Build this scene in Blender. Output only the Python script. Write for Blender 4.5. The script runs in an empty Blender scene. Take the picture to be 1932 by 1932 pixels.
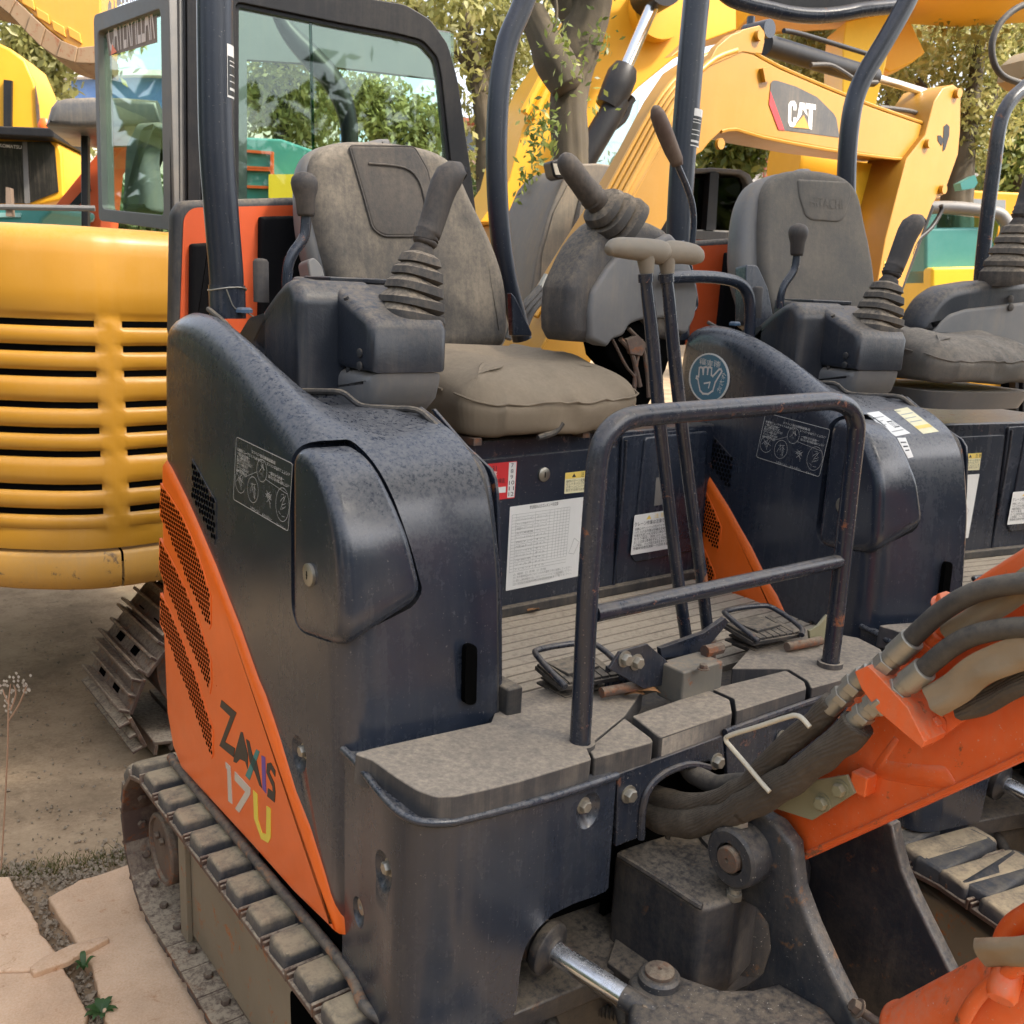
import bpy, bmesh, math, random
import numpy as np
from mathutils import Vector, Matrix, noise as mnoise
R_ = math.radians
random.seed(7); rng = np.random.default_rng(7)
SC = bpy.context.scene; COL = SC.collection

# ---------------------------------------------------------------- camera, sky, sun, exposure
PIT, ROL, AZ, HC, FP = R_(12.65), R_(2.5), R_(37.6), 1.4, 1850.0
cF = Vector((math.sin(AZ)*math.cos(PIT), math.cos(AZ)*math.cos(PIT), -math.sin(PIT)))
r0 = Vector((math.cos(AZ), -math.sin(AZ), 0)); u0 = r0.cross(cF)
cR = r0*math.cos(ROL)+u0*math.sin(ROL); cU = -r0*math.sin(ROL)+u0*math.cos(ROL)
CP = Vector((0, 0, HC))
cam = bpy.data.cameras.new("camera"); camo = bpy.data.objects.new("camera", cam); COL.objects.link(camo)
camo.matrix_world = Matrix(((cR.x, cU.x, -cF.x, CP.x), (cR.y, cU.y, -cF.y, CP.y), (cR.z, cU.z, -cF.z, CP.z), (0, 0, 0, 1)))
cam.sensor_width = 36; cam.lens = 36*FP/1932; cam.clip_start = 0.02; cam.clip_end = 600
cam.dof.use_dof = True; cam.dof.focus_distance = 1.75; cam.dof.aperture_fstop = 13
SC.camera = camo
SUN_EL, SUN_AZ = R_(48), R_(150)          # azimuth measured clockwise from +Y
W = bpy.data.worlds.new("World"); SC.world = W; W.use_nodes = True
wn = W.node_tree.nodes; wl = W.node_tree.links
sky = wn.new("ShaderNodeTexSky"); sky.sky_type = 'NISHITA'; sky.sun_disc = False
sky.sun_elevation = SUN_EL; sky.sun_rotation = SUN_AZ
sky.air_density = 1.0; sky.dust_density = 3.0; sky.ozone_density = 0.8
hz = wn.new('ShaderNodeHueSaturation'); hz.inputs['Saturation'].default_value = .42; wl.new(sky.outputs[0], hz.inputs['Color']); wl.new(hz.outputs[0], wn["Background"].inputs[0]); wn["Background"].inputs[1].default_value = 0.15
sl = bpy.data.lights.new("sun", 'SUN'); sl.energy = 2.3; sl.angle = R_(5); sl.color = (1, .90, .76)
so = bpy.data.objects.new("sun", sl); COL.objects.link(so)
sd = Vector((math.sin(SUN_AZ)*math.cos(SUN_EL), math.cos(SUN_AZ)*math.cos(SUN_EL), math.sin(SUN_EL)))
so.rotation_euler = sd.to_track_quat('Z', 'Y').to_euler(); so.location = (0, 0, 12)
SC.view_settings.view_transform = 'Standard'; SC.view_settings.look = 'None'
SC.view_settings.exposure = 1.75; SC.view_settings.gamma = 1.0

# ---------------------------------------------------------------- measuring helpers
def ray(x, y): return cF*FP + cR*(x-966) - cU*(y-966)
def U(x, y, X=None, Y=None, Z=None, D=None):
    d = ray(x, y)
    if X is not None: t = X/d.x
    elif Y is not None: t = Y/d.y
    elif Z is not None: t = (Z-HC)/d.z
    else: t = D/FP
    return CP+d*t
def pxm(p): return (p-CP).dot(cF)/FP       # metres per measuring unit at a point

class Fr:                                   # a working plane: origin, u, v, w (w points away from the camera)
    def __init__(s, o, u, v, w=None):
        s.o = Vector(o); s.u = Vector(u).normalized(); s.v = Vector(v).normalized()
        s.w = Vector(w).normalized() if w is not None else s.u.cross(s.v).normalized()
        n = s.u.cross(s.v)
        if s.w.dot(n) < 0 and w is None: s.w = -s.w
    def P(s, u, v, w=0): return s.o+s.u*u+s.v*v+s.w*w
    def px(s, pts):
        n = s.u.cross(s.v); out = []
        for x, y in pts:
            d = ray(x, y); t = (s.o-CP).dot(n)/d.dot(n); p = CP+d*t-s.o
            out.append((p.dot(s.u), p.dot(s.v)))
        return out
    def p3(s, x, y, w=0):
        u, v = s.px([(x, y)])[0]; return s.P(u, v, w)
def FX(x): return Fr((x, 0, 0), (0, 1, 0), (0, 0, 1), (1, 0, 0))
def FY(y): return Fr((0, y, 0), (1, 0, 0), (0, 0, 1), (0, 1, 0))
def FZ(z): return Fr((0, 0, z), (1, 0, 0), (0, 1, 0), (0, 0, -1))
def q(i, j, pts): return [(644*i+x/3, 644*j+y/3) for x, y in pts]
def FV(x, y, D, yaw=0):                     # vertical plane through a point at depth D, square to the view then yawed
    a = AZ+R_(yaw); o = U(x, y, D=D)
    return Fr(o, (math.cos(a), -math.sin(a), 0), (0, 0, 1), (math.sin(a), math.cos(a), 0))

def cr(pts, n=6, closed=False):             # Catmull-Rom through points of any dimension
    P = [np.array(p, float) for p in pts]; N = len(P); out = []
    g = (lambda i: P[i % N]) if closed else (lambda i: P[max(0, min(N-1, i))])
    for i in range(N if closed else N-1):
        a, b, c, d = g(i-1), g(i), g(i+1), g(i+2)
        for k in range(n):
            t = k/n
            out.append(.5*((2*b)+(c-a)*t+(2*a-5*b+4*c-d)*t*t+(3*b-a-3*c+d)*t**3))
    if not closed: out.append(P[-1])
    return [tuple(p) for p in out]
def rnd(poly, r, n=4):                      # round the corners of a 2-D polygon
    out = []; N = len(poly)
    for i in range(N):
        rr = r[i] if isinstance(r, (list, tuple)) else r
        p = Vector(poly[i]); a = Vector(poly[i-1])-p; b = Vector(poly[(i+1) % N])-p
        la, lb = a.length, b.length
        if rr <= 0 or la < 1e-9 or lb < 1e-9: out.append(tuple(p)); continue
        a.normalize(); b.normalize(); d = min(rr, la*.45, lb*.45)
        for k in range(n+1):
            t = k/n; s = p+a*d; e = p+b*d
            out.append(tuple(s*(1-t)**2+p*2*t*(1-t)+e*t*t))
    return out
def area(p): return .5*sum(p[i-1][0]*p[i][1]-p[i][0]*p[i-1][1] for i in range(len(p)))
def inset(poly, d):
    N = len(poly); sgn = 1 if area(poly) > 0 else -1; out = []
    for i in range(N):
        p = Vector(poly[i]); a = (p-Vector(poly[i-1])); b = (Vector(poly[(i+1) % N])-p)
        if a.length < 1e-9: a = b
        if b.length < 1e-9: b = a
        a.normalize(); b.normalize()
        na = Vector((-a.y, a.x))*sgn; nb = Vector((-b.y, b.x))*sgn
        m = na+nb
        if m.length < .3: m = na
        m.normalize(); k = max(.45, m.dot(na)); out.append(tuple(p+m*(d/k)))
    return out

class MB:
    def __init__(s): s.v = []; s.f = []
    def add(s, vs, fs):
        o = len(s.v); s.v += [tuple(v) for v in vs]; s.f += [tuple(i+o for i in f) for f in fs]; return s
    def box(s, c, sz, M=None):
        c = Vector(c); h = Vector(sz)/2; vs = []
        for a in (-1, 1):
            for b in (-1, 1):
                for d in (-1, 1):
                    l = Vector((a*h.x, b*h.y, d*h.z)); vs.append(c+(M @ l if M else l))
        return s.add(vs, [(0, 1, 3, 2), (4, 6, 7, 5), (0, 4, 5, 1), (2, 3, 7, 6), (0, 2, 6, 4), (1, 5, 7, 3)])
    def fbox(s, F, u0, u1, v0, v1, w0, w1):
        vs = [F.P(u, v, w) for u in (u0, u1) for v in (v0, v1) for w in (w0, w1)]
        return s.add(vs, [(0, 1, 3, 2), (4, 6, 7, 5), (0, 4, 5, 1), (2, 3, 7, 6), (0, 2, 6, 4), (1, 5, 7, 3)])
    def rings(s, R, cap=True, closed=False):
        n = len(R[0]); vs = [p for r in R for p in r]; fs = []
        for i in range(len(R)-1 if not closed else len(R)):
            j = (i+1) % len(R)
            for k in range(n): fs.append((i*n+k, i*n+(k+1) % n, j*n+(k+1) % n, j*n+k))
        if cap and not closed: fs += [tuple(range(n)), tuple(reversed(range((len(R)-1)*n, len(R)*n)))]
        return s.add(vs, fs)
    def tube(s, pts, r, seg=14, cap=True, sm=0):
        pts = [Vector(p) for p in pts]
        rs = list(r) if isinstance(r, (list, tuple)) else [r]*len(pts)
        if sm:
            z = cr([tuple(p)+(q_,) for p, q_ in zip(pts, rs)], sm); pts = [Vector(a[:3]) for a in z]; rs = [a[3] for a in z]
        t = (pts[1]-pts[0]).normalized(); n = t.orthogonal().normalized(); R = []
        for i, p in enumerate(pts):
            tt = (pts[min(i+1, len(pts)-1)]-pts[max(i-1, 0)])
            tt = tt.normalized() if tt.length > 1e-9 else t
            n = (n-tt*n.dot(tt)).normalized(); b = tt.cross(n); t = tt
            R.append([p+(n*math.cos(2*math.pi*k/seg)+b*math.sin(2*math.pi*k/seg))*rs[i] for k in range(seg)])
        return s.rings(R, cap)
    def prism(s, poly, F, w0, w1): return s.rings([[F.P(u, v, w0) for u, v in poly], [F.P(u, v, w1) for u, v in poly]])
    def pillow(s, poly, F, w0, w1, r=.01, n=4, both=False, mids=()):
        R = []
        for k in range(n+1):
            a = math.pi/2*k/n; ins = r*(1-math.sin(a)); w = w0+r*(1-math.cos(a))
            R.append([F.P(u, v, w) for u, v in (inset(poly, ins) if ins > 1e-6 else poly)])
        for w in mids: R.append([F.P(u, v, w) for u, v in poly])
        if both:
            for k in range(n, -1, -1):
                a = math.pi/2*k/n; ins = r*(1-math.sin(a)); w = w1-r*(1-math.cos(a))
                R.append([F.P(u, v, w) for u, v in (inset(poly, ins) if ins > 1e-6 else poly)])
        else: R.append([F.P(u, v, w1) for u, v in poly])
        return s.rings(R)
    def lathe(s, prof, o, ax, seg=24, cap=True):
        o = Vector(o); ax = Vector(ax).normalized(); n = ax.orthogonal().normalized(); b = ax.cross(n)
        return s.rings([[o+ax*h+(n*math.cos(2*math.pi*k/seg)+b*math.sin(2*math.pi*k/seg))*r for k in range(seg)] for r, h in prof], cap)
    def bolt(s, o, ax, r=.01, washer=True):
        if washer: s.lathe([(r*1.35, 0), (r*1.35, r*.2)], o, ax, 18)
        o2 = Vector(o)+Vector(ax).normalized()*r*.2
        return s.lathe([(r, 0), (r, r*.75), (r*.82, r*.95)], o2, ax, 6)
    def loft(s, cen, rad, nx, ny, sq=2, seg=24, cap=True):  # rings of superellipse section, axes per ring or fixed
        R = []
        for i, (c, r) in enumerate(zip(cen, rad)):
            ra, rb = r if isinstance(r, (list, tuple)) else (r, r); ring = []
            for k in range(seg):
                a = 2*math.pi*k/seg; ca, sa = math.cos(a), math.sin(a)
                ring.append(Vector(c)+nx*(ra*abs(ca)**(2/sq)*(1 if ca > 0 else -1))+ny*(rb*abs(sa)**(2/sq)*(1 if sa > 0 else -1)))
            R.append(ring)
        return s.rings(R, cap)

def obj(name, mb, mat, parent=None, bev=0, ang=38, sub=0, seg=2, label=None):
    me = bpy.data.meshes.new(name); ob = bpy.data.objects.new(name, me); COL.objects.link(ob)
    vs = mb.v
    if parent is not None:
        inv = WM[parent.name].inverted(); vs = [tuple(inv @ Vector(v)) for v in vs]
        root = parent
        ob.parent = parent
        WM[ob.name] = WM[parent.name].copy()
    else: WM[ob.name] = Matrix.Identity(4)
    me.from_pydata([tuple(v) for v in vs], [], mb.f)
    bm = bmesh.new(); bm.from_mesh(me)
    bmesh.ops.remove_doubles(bm, verts=bm.verts, dist=1e-6)
    bmesh.ops.recalc_face_normals(bm, faces=bm.faces); bm.to_mesh(me); bm.free()
    me.shade_smooth(); me.set_sharp_from_angle(angle=R_(ang))
    if bev:
        m = ob.modifiers.new("bevel", 'BEVEL'); m.width = bev; m.segments = seg; m.limit_method = 'ANGLE'; m.angle_limit = R_(35); m.harden_normals = True
    if sub:
        m = ob.modifiers.new("sub", 'SUBSURF'); m.levels = sub; m.render_levels = sub
    me.materials.append(mat)
    if label: ob['label'] = label
    return ob
WM = {}
def thing(name, label, cat, loc=(0, 0, 0), rz=0, group=None):
    o = bpy.data.objects.new(name, None); COL.objects.link(o); o.location = loc; o.rotation_euler = (0, 0, rz)
    WM[o.name] = Matrix.Translation(loc) @ Matrix.Rotation(rz, 4, 'Z')
    o.empty_display_size = .1
    o['label'] = label; o['category'] = cat
    if group: o['group'] = group
    return o
def tag(o, label, cat, group=None, kind=None):
    if kind: o['kind'] = kind
    if label: o['label'] = label
    if cat: o['category'] = cat
    if group: o['group'] = group
    return o
def copytree(o, par=None):
    c = o.copy(); COL.objects.link(c)
    if par is not None: c.parent = par
    WM[c.name] = WM[o.name].copy()
    for ch in [x for x in list(SC.objects) if x.parent == o]: copytree(ch, c)
    return c
def text(name, s, F, u, v, h, mat, parent, w=-.0006, wid=None, rot=0, off=0, shear=0, align='LEFT', ext=.0003):
    cu = bpy.data.curves.new(name, 'FONT'); cu.body = s; cu.align_x = align; cu.size = 1; cu.extrude = 0; cu.offset = off; cu.resolution_u = 3; cu.shear = shear
    t = bpy.data.objects.new(name, cu); COL.objects.link(t); dg = bpy.context.evaluated_depsgraph_get(); dg.update()
    me = bpy.data.meshes.new_from_object(t.evaluated_get(dg)); bpy.data.objects.remove(t)
    co = np.array([x.co[:] for x in me.vertices]) if len(me.vertices) else np.zeros((1, 3))
    sx = sy = h/.7
    if wid: sx = wid/max(1e-6, co[:, 0].max()-co[:, 0].min())
    mb = MB(); c, s_ = math.cos(rot), math.sin(rot)
    x0 = co[:, 0].min() if align == 'LEFT' else 0
    vs = [F.P(u+(x-x0)*sx*c-y*sy*s_, v+(x-x0)*sx*s_+y*sy*c, w) for x, y, _ in co]
    mb.add(vs, [tuple(p.vertices) for p in me.polygons]); bpy.data.meshes.remove(me)
    return obj(name, mb, mat, parent)

# ---------------------------------------------------------------- materials
def col(h):
    h = h.lstrip('#'); c = [int(h[i:i+2], 16)/255 for i in (0, 2, 4)]
    return tuple(((x+.055)/1.055)**2.4 if x > .04 else x/12.92 for x in c)+(1,)
MATS = {}
def mk(name, base, rough=.5, thr=(.36, .56), fmix=.75, rib=0, metal=0, dust=.2, dcol=(.27, .215, .15, 1), up=.6, streak=.25, speck=.0, rust=0, rcol=(.13, .045, .018, 1),
       bump=.15, bscale=40, var=.12, spec=.5, coat=0, grain=90, edge=0):
    m = bpy.data.materials.new(name); m.use_nodes = True; nt = m.node_tree; N = nt.nodes; L = nt.links
    bs = N["Principled BSDF"]; bs.inputs['Metallic'].default_value = metal
    bs.inputs['Specular IOR Level'].default_value = spec
    if coat: bs.inputs['Coat Weight'].default_value = coat; bs.inputs['Coat Roughness'].default_value = .15
    tc = N.new("ShaderNodeTexCoord"); geo = N.new("ShaderNodeNewGeometry")
    oi = N.new("ShaderNodeObjectInfo"); va = N.new("ShaderNodeVectorMath"); L.new(tc.outputs['Object'], va.inputs[0]); L.new(oi.outputs['Location'], va.inputs[1])
    OC = va.outputs[0]
    def nz(scale, det=4, rgh=.6, vec=None, dist=0):
        n = N.new("ShaderNodeTexNoise"); n.inputs['Scale'].default_value = scale; n.inputs['Detail'].default_value = det
        n.inputs['Roughness'].default_value = rgh; n.inputs['Distortion'].default_value = dist
        L.new(vec or OC, n.inputs['Vector']); return n.outputs[0]
    def ma(op, a, b=None, cl=False):
        n = N.new("ShaderNodeMath"); n.operation = op; n.use_clamp = cl
        for i, x in enumerate((a, b)):
            if x is None: continue
            if isinstance(x, (int, float)): n.inputs[i].default_value = x
            else: L.new(x, n.inputs[i])
        return n.outputs[0]
    def rmp(x, a, b):
        n = N.new("ShaderNodeMapRange"); n.inputs[1].default_value = a; n.inputs[2].default_value = b; L.new(x, n.inputs[0]); return n.outputs[0]
    def mix(f, a, b, typ='MIX'):
        n = N.new("ShaderNodeMix"); n.data_type = 'RGBA'; n.blend_type = typ
        if isinstance(f, (int, float)): n.inputs[0].default_value = f
        else: L.new(f, n.inputs[0])
        for i, x in ((6, a), (7, b)):
            if isinstance(x, tuple): n.inputs[i].default_value = x
            else: L.new(x, n.inputs[i])
        return n.outputs[2]
    big = nz(3.5, 5, .65); fine = nz(grain, 6, .75); mid = nz(17, 5, .7, dist=.6)
    mp = N.new("ShaderNodeMapping"); mp.inputs['Scale'].default_value = (55, 55, 2.5); L.new(OC, mp.inputs[0])
    st = nz(1, 5, .7, mp.outputs[0])
    sx = N.new("ShaderNodeSeparateXYZ"); L.new(geo.outputs['Normal'], sx.inputs[0])
    upf = rmp(sx.outputs[2], .15, .95)
    d = ma('MULTIPLY', ma('MULTIPLY', upf, up), rmp(ma('ADD', ma('MULTIPLY', fine, fmix), ma('MULTIPLY', mid, 1-fmix)), thr[0], thr[1]))
    side = ma('MULTIPLY', rmp(ma('MULTIPLY', st, ma('ADD', big, .5)), .48, .85), streak)
    d = ma('ADD', ma('ADD', d, side), ma('MULTIPLY', rmp(ma('MULTIPLY', big, ma('ADD', fine, .4)), .38, .66), dust), True)
    c = mix(rmp(big, .3, .7), tuple(x*(1-var) for x in base[:3])+(1,), tuple(min(1, x*(1+var)) for x in base[:3])+(1,))
    if rust:
        rf = rmp(nz(23, 6, .75, dist=.4), .62-rust*.35, .68-rust*.2)
        c = mix(rf, c, mix(fine, rcol, tuple(x*2.2 for x in rcol[:3])+(1,)))
    c = mix(d, c, dcol)
    if speck:
        sp = rmp(nz(260, 2, .5), .70, .74); c = mix(ma('MULTIPLY', sp, speck), c, (.5, .46, .4, 1))
    L.new(c, bs.inputs['Base Color'])
    ro = ma('ADD', ma('MULTIPLY', d, .45), ma('ADD', rough, ma('MULTIPLY', ma('SUBTRACT', mid, .5), .15)), True)
    if rust: ro = ma('ADD', ro, ma('MULTIPLY', rf, .3), True)
    L.new(ro, bs.inputs['Roughness'])
    if metal and dust: L.new(ma('MULTIPLY', ma('SUBTRACT', 1.0, d), metal), bs.inputs['Metallic'])
    bp = N.new("ShaderNodeBump"); bp.inputs['Strength'].default_value = bump; bp.inputs['Distance'].default_value = .002
    hh = ma('ADD', nz(bscale, 5, .6), ma('MULTIPLY', fine, .25))
    if rib:
        wv = N.new('ShaderNodeTexWave'); wv.wave_type = 'BANDS'; wv.bands_direction = 'DIAGONAL'; wv.inputs['Scale'].default_value = rib; wv.inputs['Distortion'].default_value = 1.5; L.new(OC, wv.inputs[0]); hh = ma('ADD', hh, ma('MULTIPLY', wv.outputs['Fac'], .5))
    L.new(hh, bp.inputs['Height']); L.new(bp.outputs[0], bs.inputs['Normal'])
    MATS[name] = m; return m
def glassmat(name, tint, refl=1.0, rough=.02):
    m = bpy.data.materials.new(name); m.use_nodes = True; nt = m.node_tree; N = nt.nodes; L = nt.links
    N.remove(N["Principled BSDF"]); o = N["Material Output"]
    t = N.new("ShaderNodeBsdfTransparent"); t.inputs[0].default_value = tint
    g = N.new("ShaderNodeBsdfGlossy"); g.inputs['Roughness'].default_value = rough
    lw = N.new("ShaderNodeLayerWeight"); lw.inputs[0].default_value = .5; pw = N.new("ShaderNodeMath"); pw.operation = 'POWER'; pw.inputs[1].default_value = 3.5; fr = N.new("ShaderNodeMath"); fr.operation = 'MULTIPLY_ADD'; fr.inputs[1].default_value = .7; fr.inputs[2].default_value = .045*refl; L.new(lw.outputs['Facing'], pw.inputs[0]); L.new(pw.outputs[0], fr.inputs[0]); mx = N.new("ShaderNodeMixShader")
    L.new(fr.outputs[0], mx.inputs[0]); L.new(t.outputs[0], mx.inputs[1]); L.new(g.outputs[0], mx.inputs[2]); L.new(mx.outputs[0], o.inputs[0]); return m

cover = mk('cover_paint', (.017, .023, .037, 1), .25, dust=.05, up=.55, streak=.09, bump=.06, speck=.2, dcol=(.215, .20, .18, 1), grain=150, coat=.2, thr=(.40, .60), fmix=.95)
steel_b = mk('steel_paint', (.014, .020, .034, 1), .25, dust=.05, up=.35, streak=.10, bump=.15, rust=.035, speck=.4)
cast_b = mk('cast_paint', (.018, .021, .029, 1), .38, dust=.2, up=.55, streak=.12, rust=.03, rcol=(.07, .035, .02, 1), bump=.5, bscale=60)
post_p = mk('post_paint', (.014, .019, .031, 1), .32, dust=.04, up=.2, streak=.0, bump=.06, speck=.25)
orange = mk('orange_paint', (.80, .135, .012, 1), .30, dust=.03, up=.3, streak=.07, bump=.1, spec=.4, dcol=(.55, .3, .18, 1))
orange_d = mk('orange_dusty', (.72, .105, .012, 1), .4, dust=.18, up=.45, streak=.16, speck=.5, bump=.45, rust=.05, var=.2, dcol=(.45, .25, .16, 1))
mat_r = mk('deck_rubber', (.04, .039, .042, 1), .65, dust=.15, up=.9, streak=.3, dcol=(.34, .28, .21, 1), bump=.3, bscale=35, thr=(.16, .66), fmix=.75, grain=110)
rubber = mk('rubber', (.02, .021, .024, 1), .6, dust=.2, up=.6, streak=.25, bump=.3)
boot = mk('boot_rubber', (.035, .033, .032, 1), .7, dust=.35, up=1.0, streak=.35, dcol=(.27, .215, .155, 1), bump=.3)
grip = mk('grip_rubber', (.032, .028, .027, 1), .62, dust=.28, up=.5, streak=.3, dcol=(.2, .16, .12, 1), bump=.25)
console = mk('console_plastic', (.018, .022, .031, 1), .33, dust=.08, up=.6, streak=.12, bump=.2, bscale=180, thr=(.38, .58))
gplast = mk('grey_plastic', (.13, .13, .132, 1), .45, dust=.15, up=.5, streak=.3, bump=.15)
fabric = mk('seat_fabric', (.06, .056, .052, 1), .85, dust=.45, up=.8, streak=.3, dcol=(.27, .225, .17, 1), bump=.3, bscale=220, thr=(.2, .6))
fabric_c = mk('seat_fabric_dark', (.042, .04, .04, 1), .8, dust=.45, up=.6, streak=.25, dcol=(.15, .125, .10, 1), bump=.3, bscale=220)
fabric2 = mk('seat_fabric_grey', (.105, .098, .088, 1), .85, dust=.4, up=.6, streak=.25, dcol=(.24, .2, .155, 1), bump=.3, bscale=220)
canvas = mk('seat_canvas', (.21, .168, .12, 1), .9, dust=.3, up=.35, streak=.2, dcol=(.28, .225, .16, 1), bump=.35, bscale=30, spec=.2)
khaki = mk('khaki_canvas', (.25, .175, .10, 1), .9, dust=.3, up=.3, streak=.1, bump=.4, bscale=90)
sleeve = mk('hose_sleeve', (.055, .042, .031, 1), .9, dust=.3, up=.5, streak=.1, dcol=(.17, .135, .095, 1), bump=.8, bscale=120, rib=95)
floor_r = mk('floor_rubber', (.17, .14, .11, 1), .8, dust=.5, up=.95, streak=0, thr=(.25, .55), dcol=(.40, .33, .245, 1), bump=.4, bscale=30)
black = mk('black_foam', (.006, .006, .007, 1), .95, dust=.02, up=.1, streak=.02, spec=.1)
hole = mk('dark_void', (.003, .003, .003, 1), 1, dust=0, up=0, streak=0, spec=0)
chrome = mk('chrome', (.75, .76, .78, 1), .16, metal=1, dust=.12, up=.25, streak=.05, bump=.05)
zinc = mk('zinc', (.36, .345, .30, 1), .38, metal=.9, dust=.3, up=.4, streak=.1, bump=.3)
rusty = mk('rusty_steel', (.085, .055, .042, 1), .7, dust=.3, up=.7, streak=.2, rust=.25, bump=.6)
shoe_s = mk('shoe_steel', (.10, .062, .05, 1), .6, dust=.4, up=.9, streak=.15, rust=.2, dcol=(.40, .32, .225, 1), bump=.5, metal=.3)
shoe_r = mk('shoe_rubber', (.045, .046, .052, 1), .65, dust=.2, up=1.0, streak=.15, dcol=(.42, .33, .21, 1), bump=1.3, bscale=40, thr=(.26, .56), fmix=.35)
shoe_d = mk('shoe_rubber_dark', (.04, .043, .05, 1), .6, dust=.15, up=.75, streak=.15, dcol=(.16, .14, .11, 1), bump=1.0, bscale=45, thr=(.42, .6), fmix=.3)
frame_g = mk('track_frame_paint', (.2, .165, .115, 1), .6, dust=.3, up=.4, streak=.3, rust=.15, rcol=(.22, .08, .025, 1), bump=.3)
olive = mk('olive_paint', (.24, .22, .13, 1), .45, dust=.2, up=.3, streak=.1, bump=.1)
ivory = mk('ivory_wire', (.6, .54, .42, 1), .45, dust=.2, up=.2, streak=.1, rust=.05)
hose = mk('hose_rubber', (.028, .026, .026, 1), .55, dust=.25, up=.5, streak=.1, dcol=(.2, .165, .12, 1), bump=.3, bscale=150)
beige = mk('beige_handle', (.17, .15, .12, 1), .6, dust=.3, up=.4, streak=.2, bump=.2)
yel = mk('yellow_paint', (.58, .28, .03, 1), .33, dust=.06, up=.25, streak=.08, dcol=(.5, .34, .17, 1), bump=.08, var=.06, spec=.5)
yel_o = mk('yellow_orange_paint', (.70, .34, .012, 1), .45, dust=.03, up=.1, streak=.04, bump=.05, var=.06)
yel_b = mk('bright_yellow_paint', (.82, .52, .03, 1), .42, dust=.02, up=.05, streak=.03, bump=.05, var=.08)
ydirt = mk('yellow_scuffed', (.54, .28, .05, 1), .5, dust=.2, up=.3, streak=.15, rust=.08, rcol=(.1, .06, .03, 1), bump=.15)
white = mk('white_film', (.72, .71, .68, 1), .5, dust=.12, up=.1, streak=.06, bump=.03)
cream = mk('cream_film', (.72, .66, .42, 1), .5, dust=.1, up=.1, streak=.05, bump=.03)
yfilm = mk('yellow_film', (.75, .55, .12, 1), .5, dust=.1, up=.1, streak=.05, bump=.03)
red = mk('red_film', (.58, .03, .035, 1), .4, dust=.05, up=.1, streak=.05, bump=.03)
bfilm = mk('blue_film', (.02, .15, .24, 1), .35, dust=.08, up=.1, streak=.08, bump=.03)
ink = mk('ink', (.02, .02, .022, 1), .6, dust=.02, up=0, streak=0)
inkg = mk('ink_grey', (.28, .28, .27, 1), .6, dust=.02, up=0, streak=0)
inkw = mk('ink_white', (.62, .61, .58, 1), .5, dust=.1, up=0, streak=.1)
decal_k = mk('decal_black', (.012, .014, .014, 1), .4, dust=.02, up=0, streak=.03)
teal = mk('teal_paint', (.06, .25, .23, 1), .45, dust=.1, up=.1, streak=.05)
redp = mk('red_paint', (.60, .085, .016, 1), .45, dust=.1, up=.1, streak=.05)
decal_t = mk('decal_teal', (.02, .2, .2, 1), .4, dust=.05, up=0, streak=.1)
decal_p = mk('decal_purple', (.12, .05, .3, 1), .4, dust=.05, up=0, streak=.1)
decal_s = mk('decal_silver', (.52, .47, .4, 1), .4, dust=.05, up=0, streak=.1)
decal_y = mk('decal_yellow', (.75, .6, .06, 1), .4, dust=.05, up=0, streak=.1)
# ================================================================ nearest mini excavator (parts keep their measured places)
M1 = thing('mini_excavator', 'nearest dusty black mini excavator with orange lower panel and tan canvas covered seat', 'excavator', (1.1, 1.4, 0), 0, 'open mini excavators parked in a row')
def m1(name, mb, mat, parent=None, **k): return obj(name, mb, mat, parent or M1, **k)
S = FX(.6)
hood_prof = [(1.13, .43), (1.135, .75), (1.15, .95), (1.175, 1.07), (1.215, 1.14), (1.29, 1.185), (1.39, 1.228), (1.5, 1.278), (1.6, 1.312), (1.72, 1.337), (1.83, 1.335), (1.885, 1.29), (1.905, 1.1), (1.93, .8), (1.93, .43)]
hp = [hood_prof[0]]+cr(hood_prof[1:-1], 4)+[hood_prof[-1]]
def dent_cut(o, cutters):
    """carve the pressed hollows into a panel and keep only the result"""
    tmp = []
    for c_ in cutters:
        me = bpy.data.meshes.new('cut'); co = bpy.data.objects.new('cut', me); COL.objects.link(co); inv = WM[o.name].inverted()
        me.from_pydata([tuple(inv @ Vector(v)) for v in c_.v], [], c_.f); bm = bmesh.new(); bm.from_mesh(me); bmesh.ops.recalc_face_normals(bm, faces=bm.faces); bm.to_mesh(me); bm.free()
        co.parent = o.parent; md = o.modifiers.new('b', 'BOOLEAN'); md.operation = 'DIFFERENCE'; md.object = co; md.solver = 'EXACT'; tmp.append(co)
    bpy.context.view_layer.update(); dg = bpy.context.evaluated_depsgraph_get(); dg.update()
    nm = bpy.data.meshes.new_from_object(o.evaluated_get(dg)); mats_ = list(o.data.materials)
    for m_ in list(o.modifiers): o.modifiers.remove(m_)
    for c_ in tmp: bpy.data.objects.remove(c_)
    if len(nm.vertices) > 8: o.data = nm
    if not o.data.materials: o.data.materials.append(mats_[0])
    o.data.shade_smooth(); o.data.set_sharp_from_angle(angle=R_(50))
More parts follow.
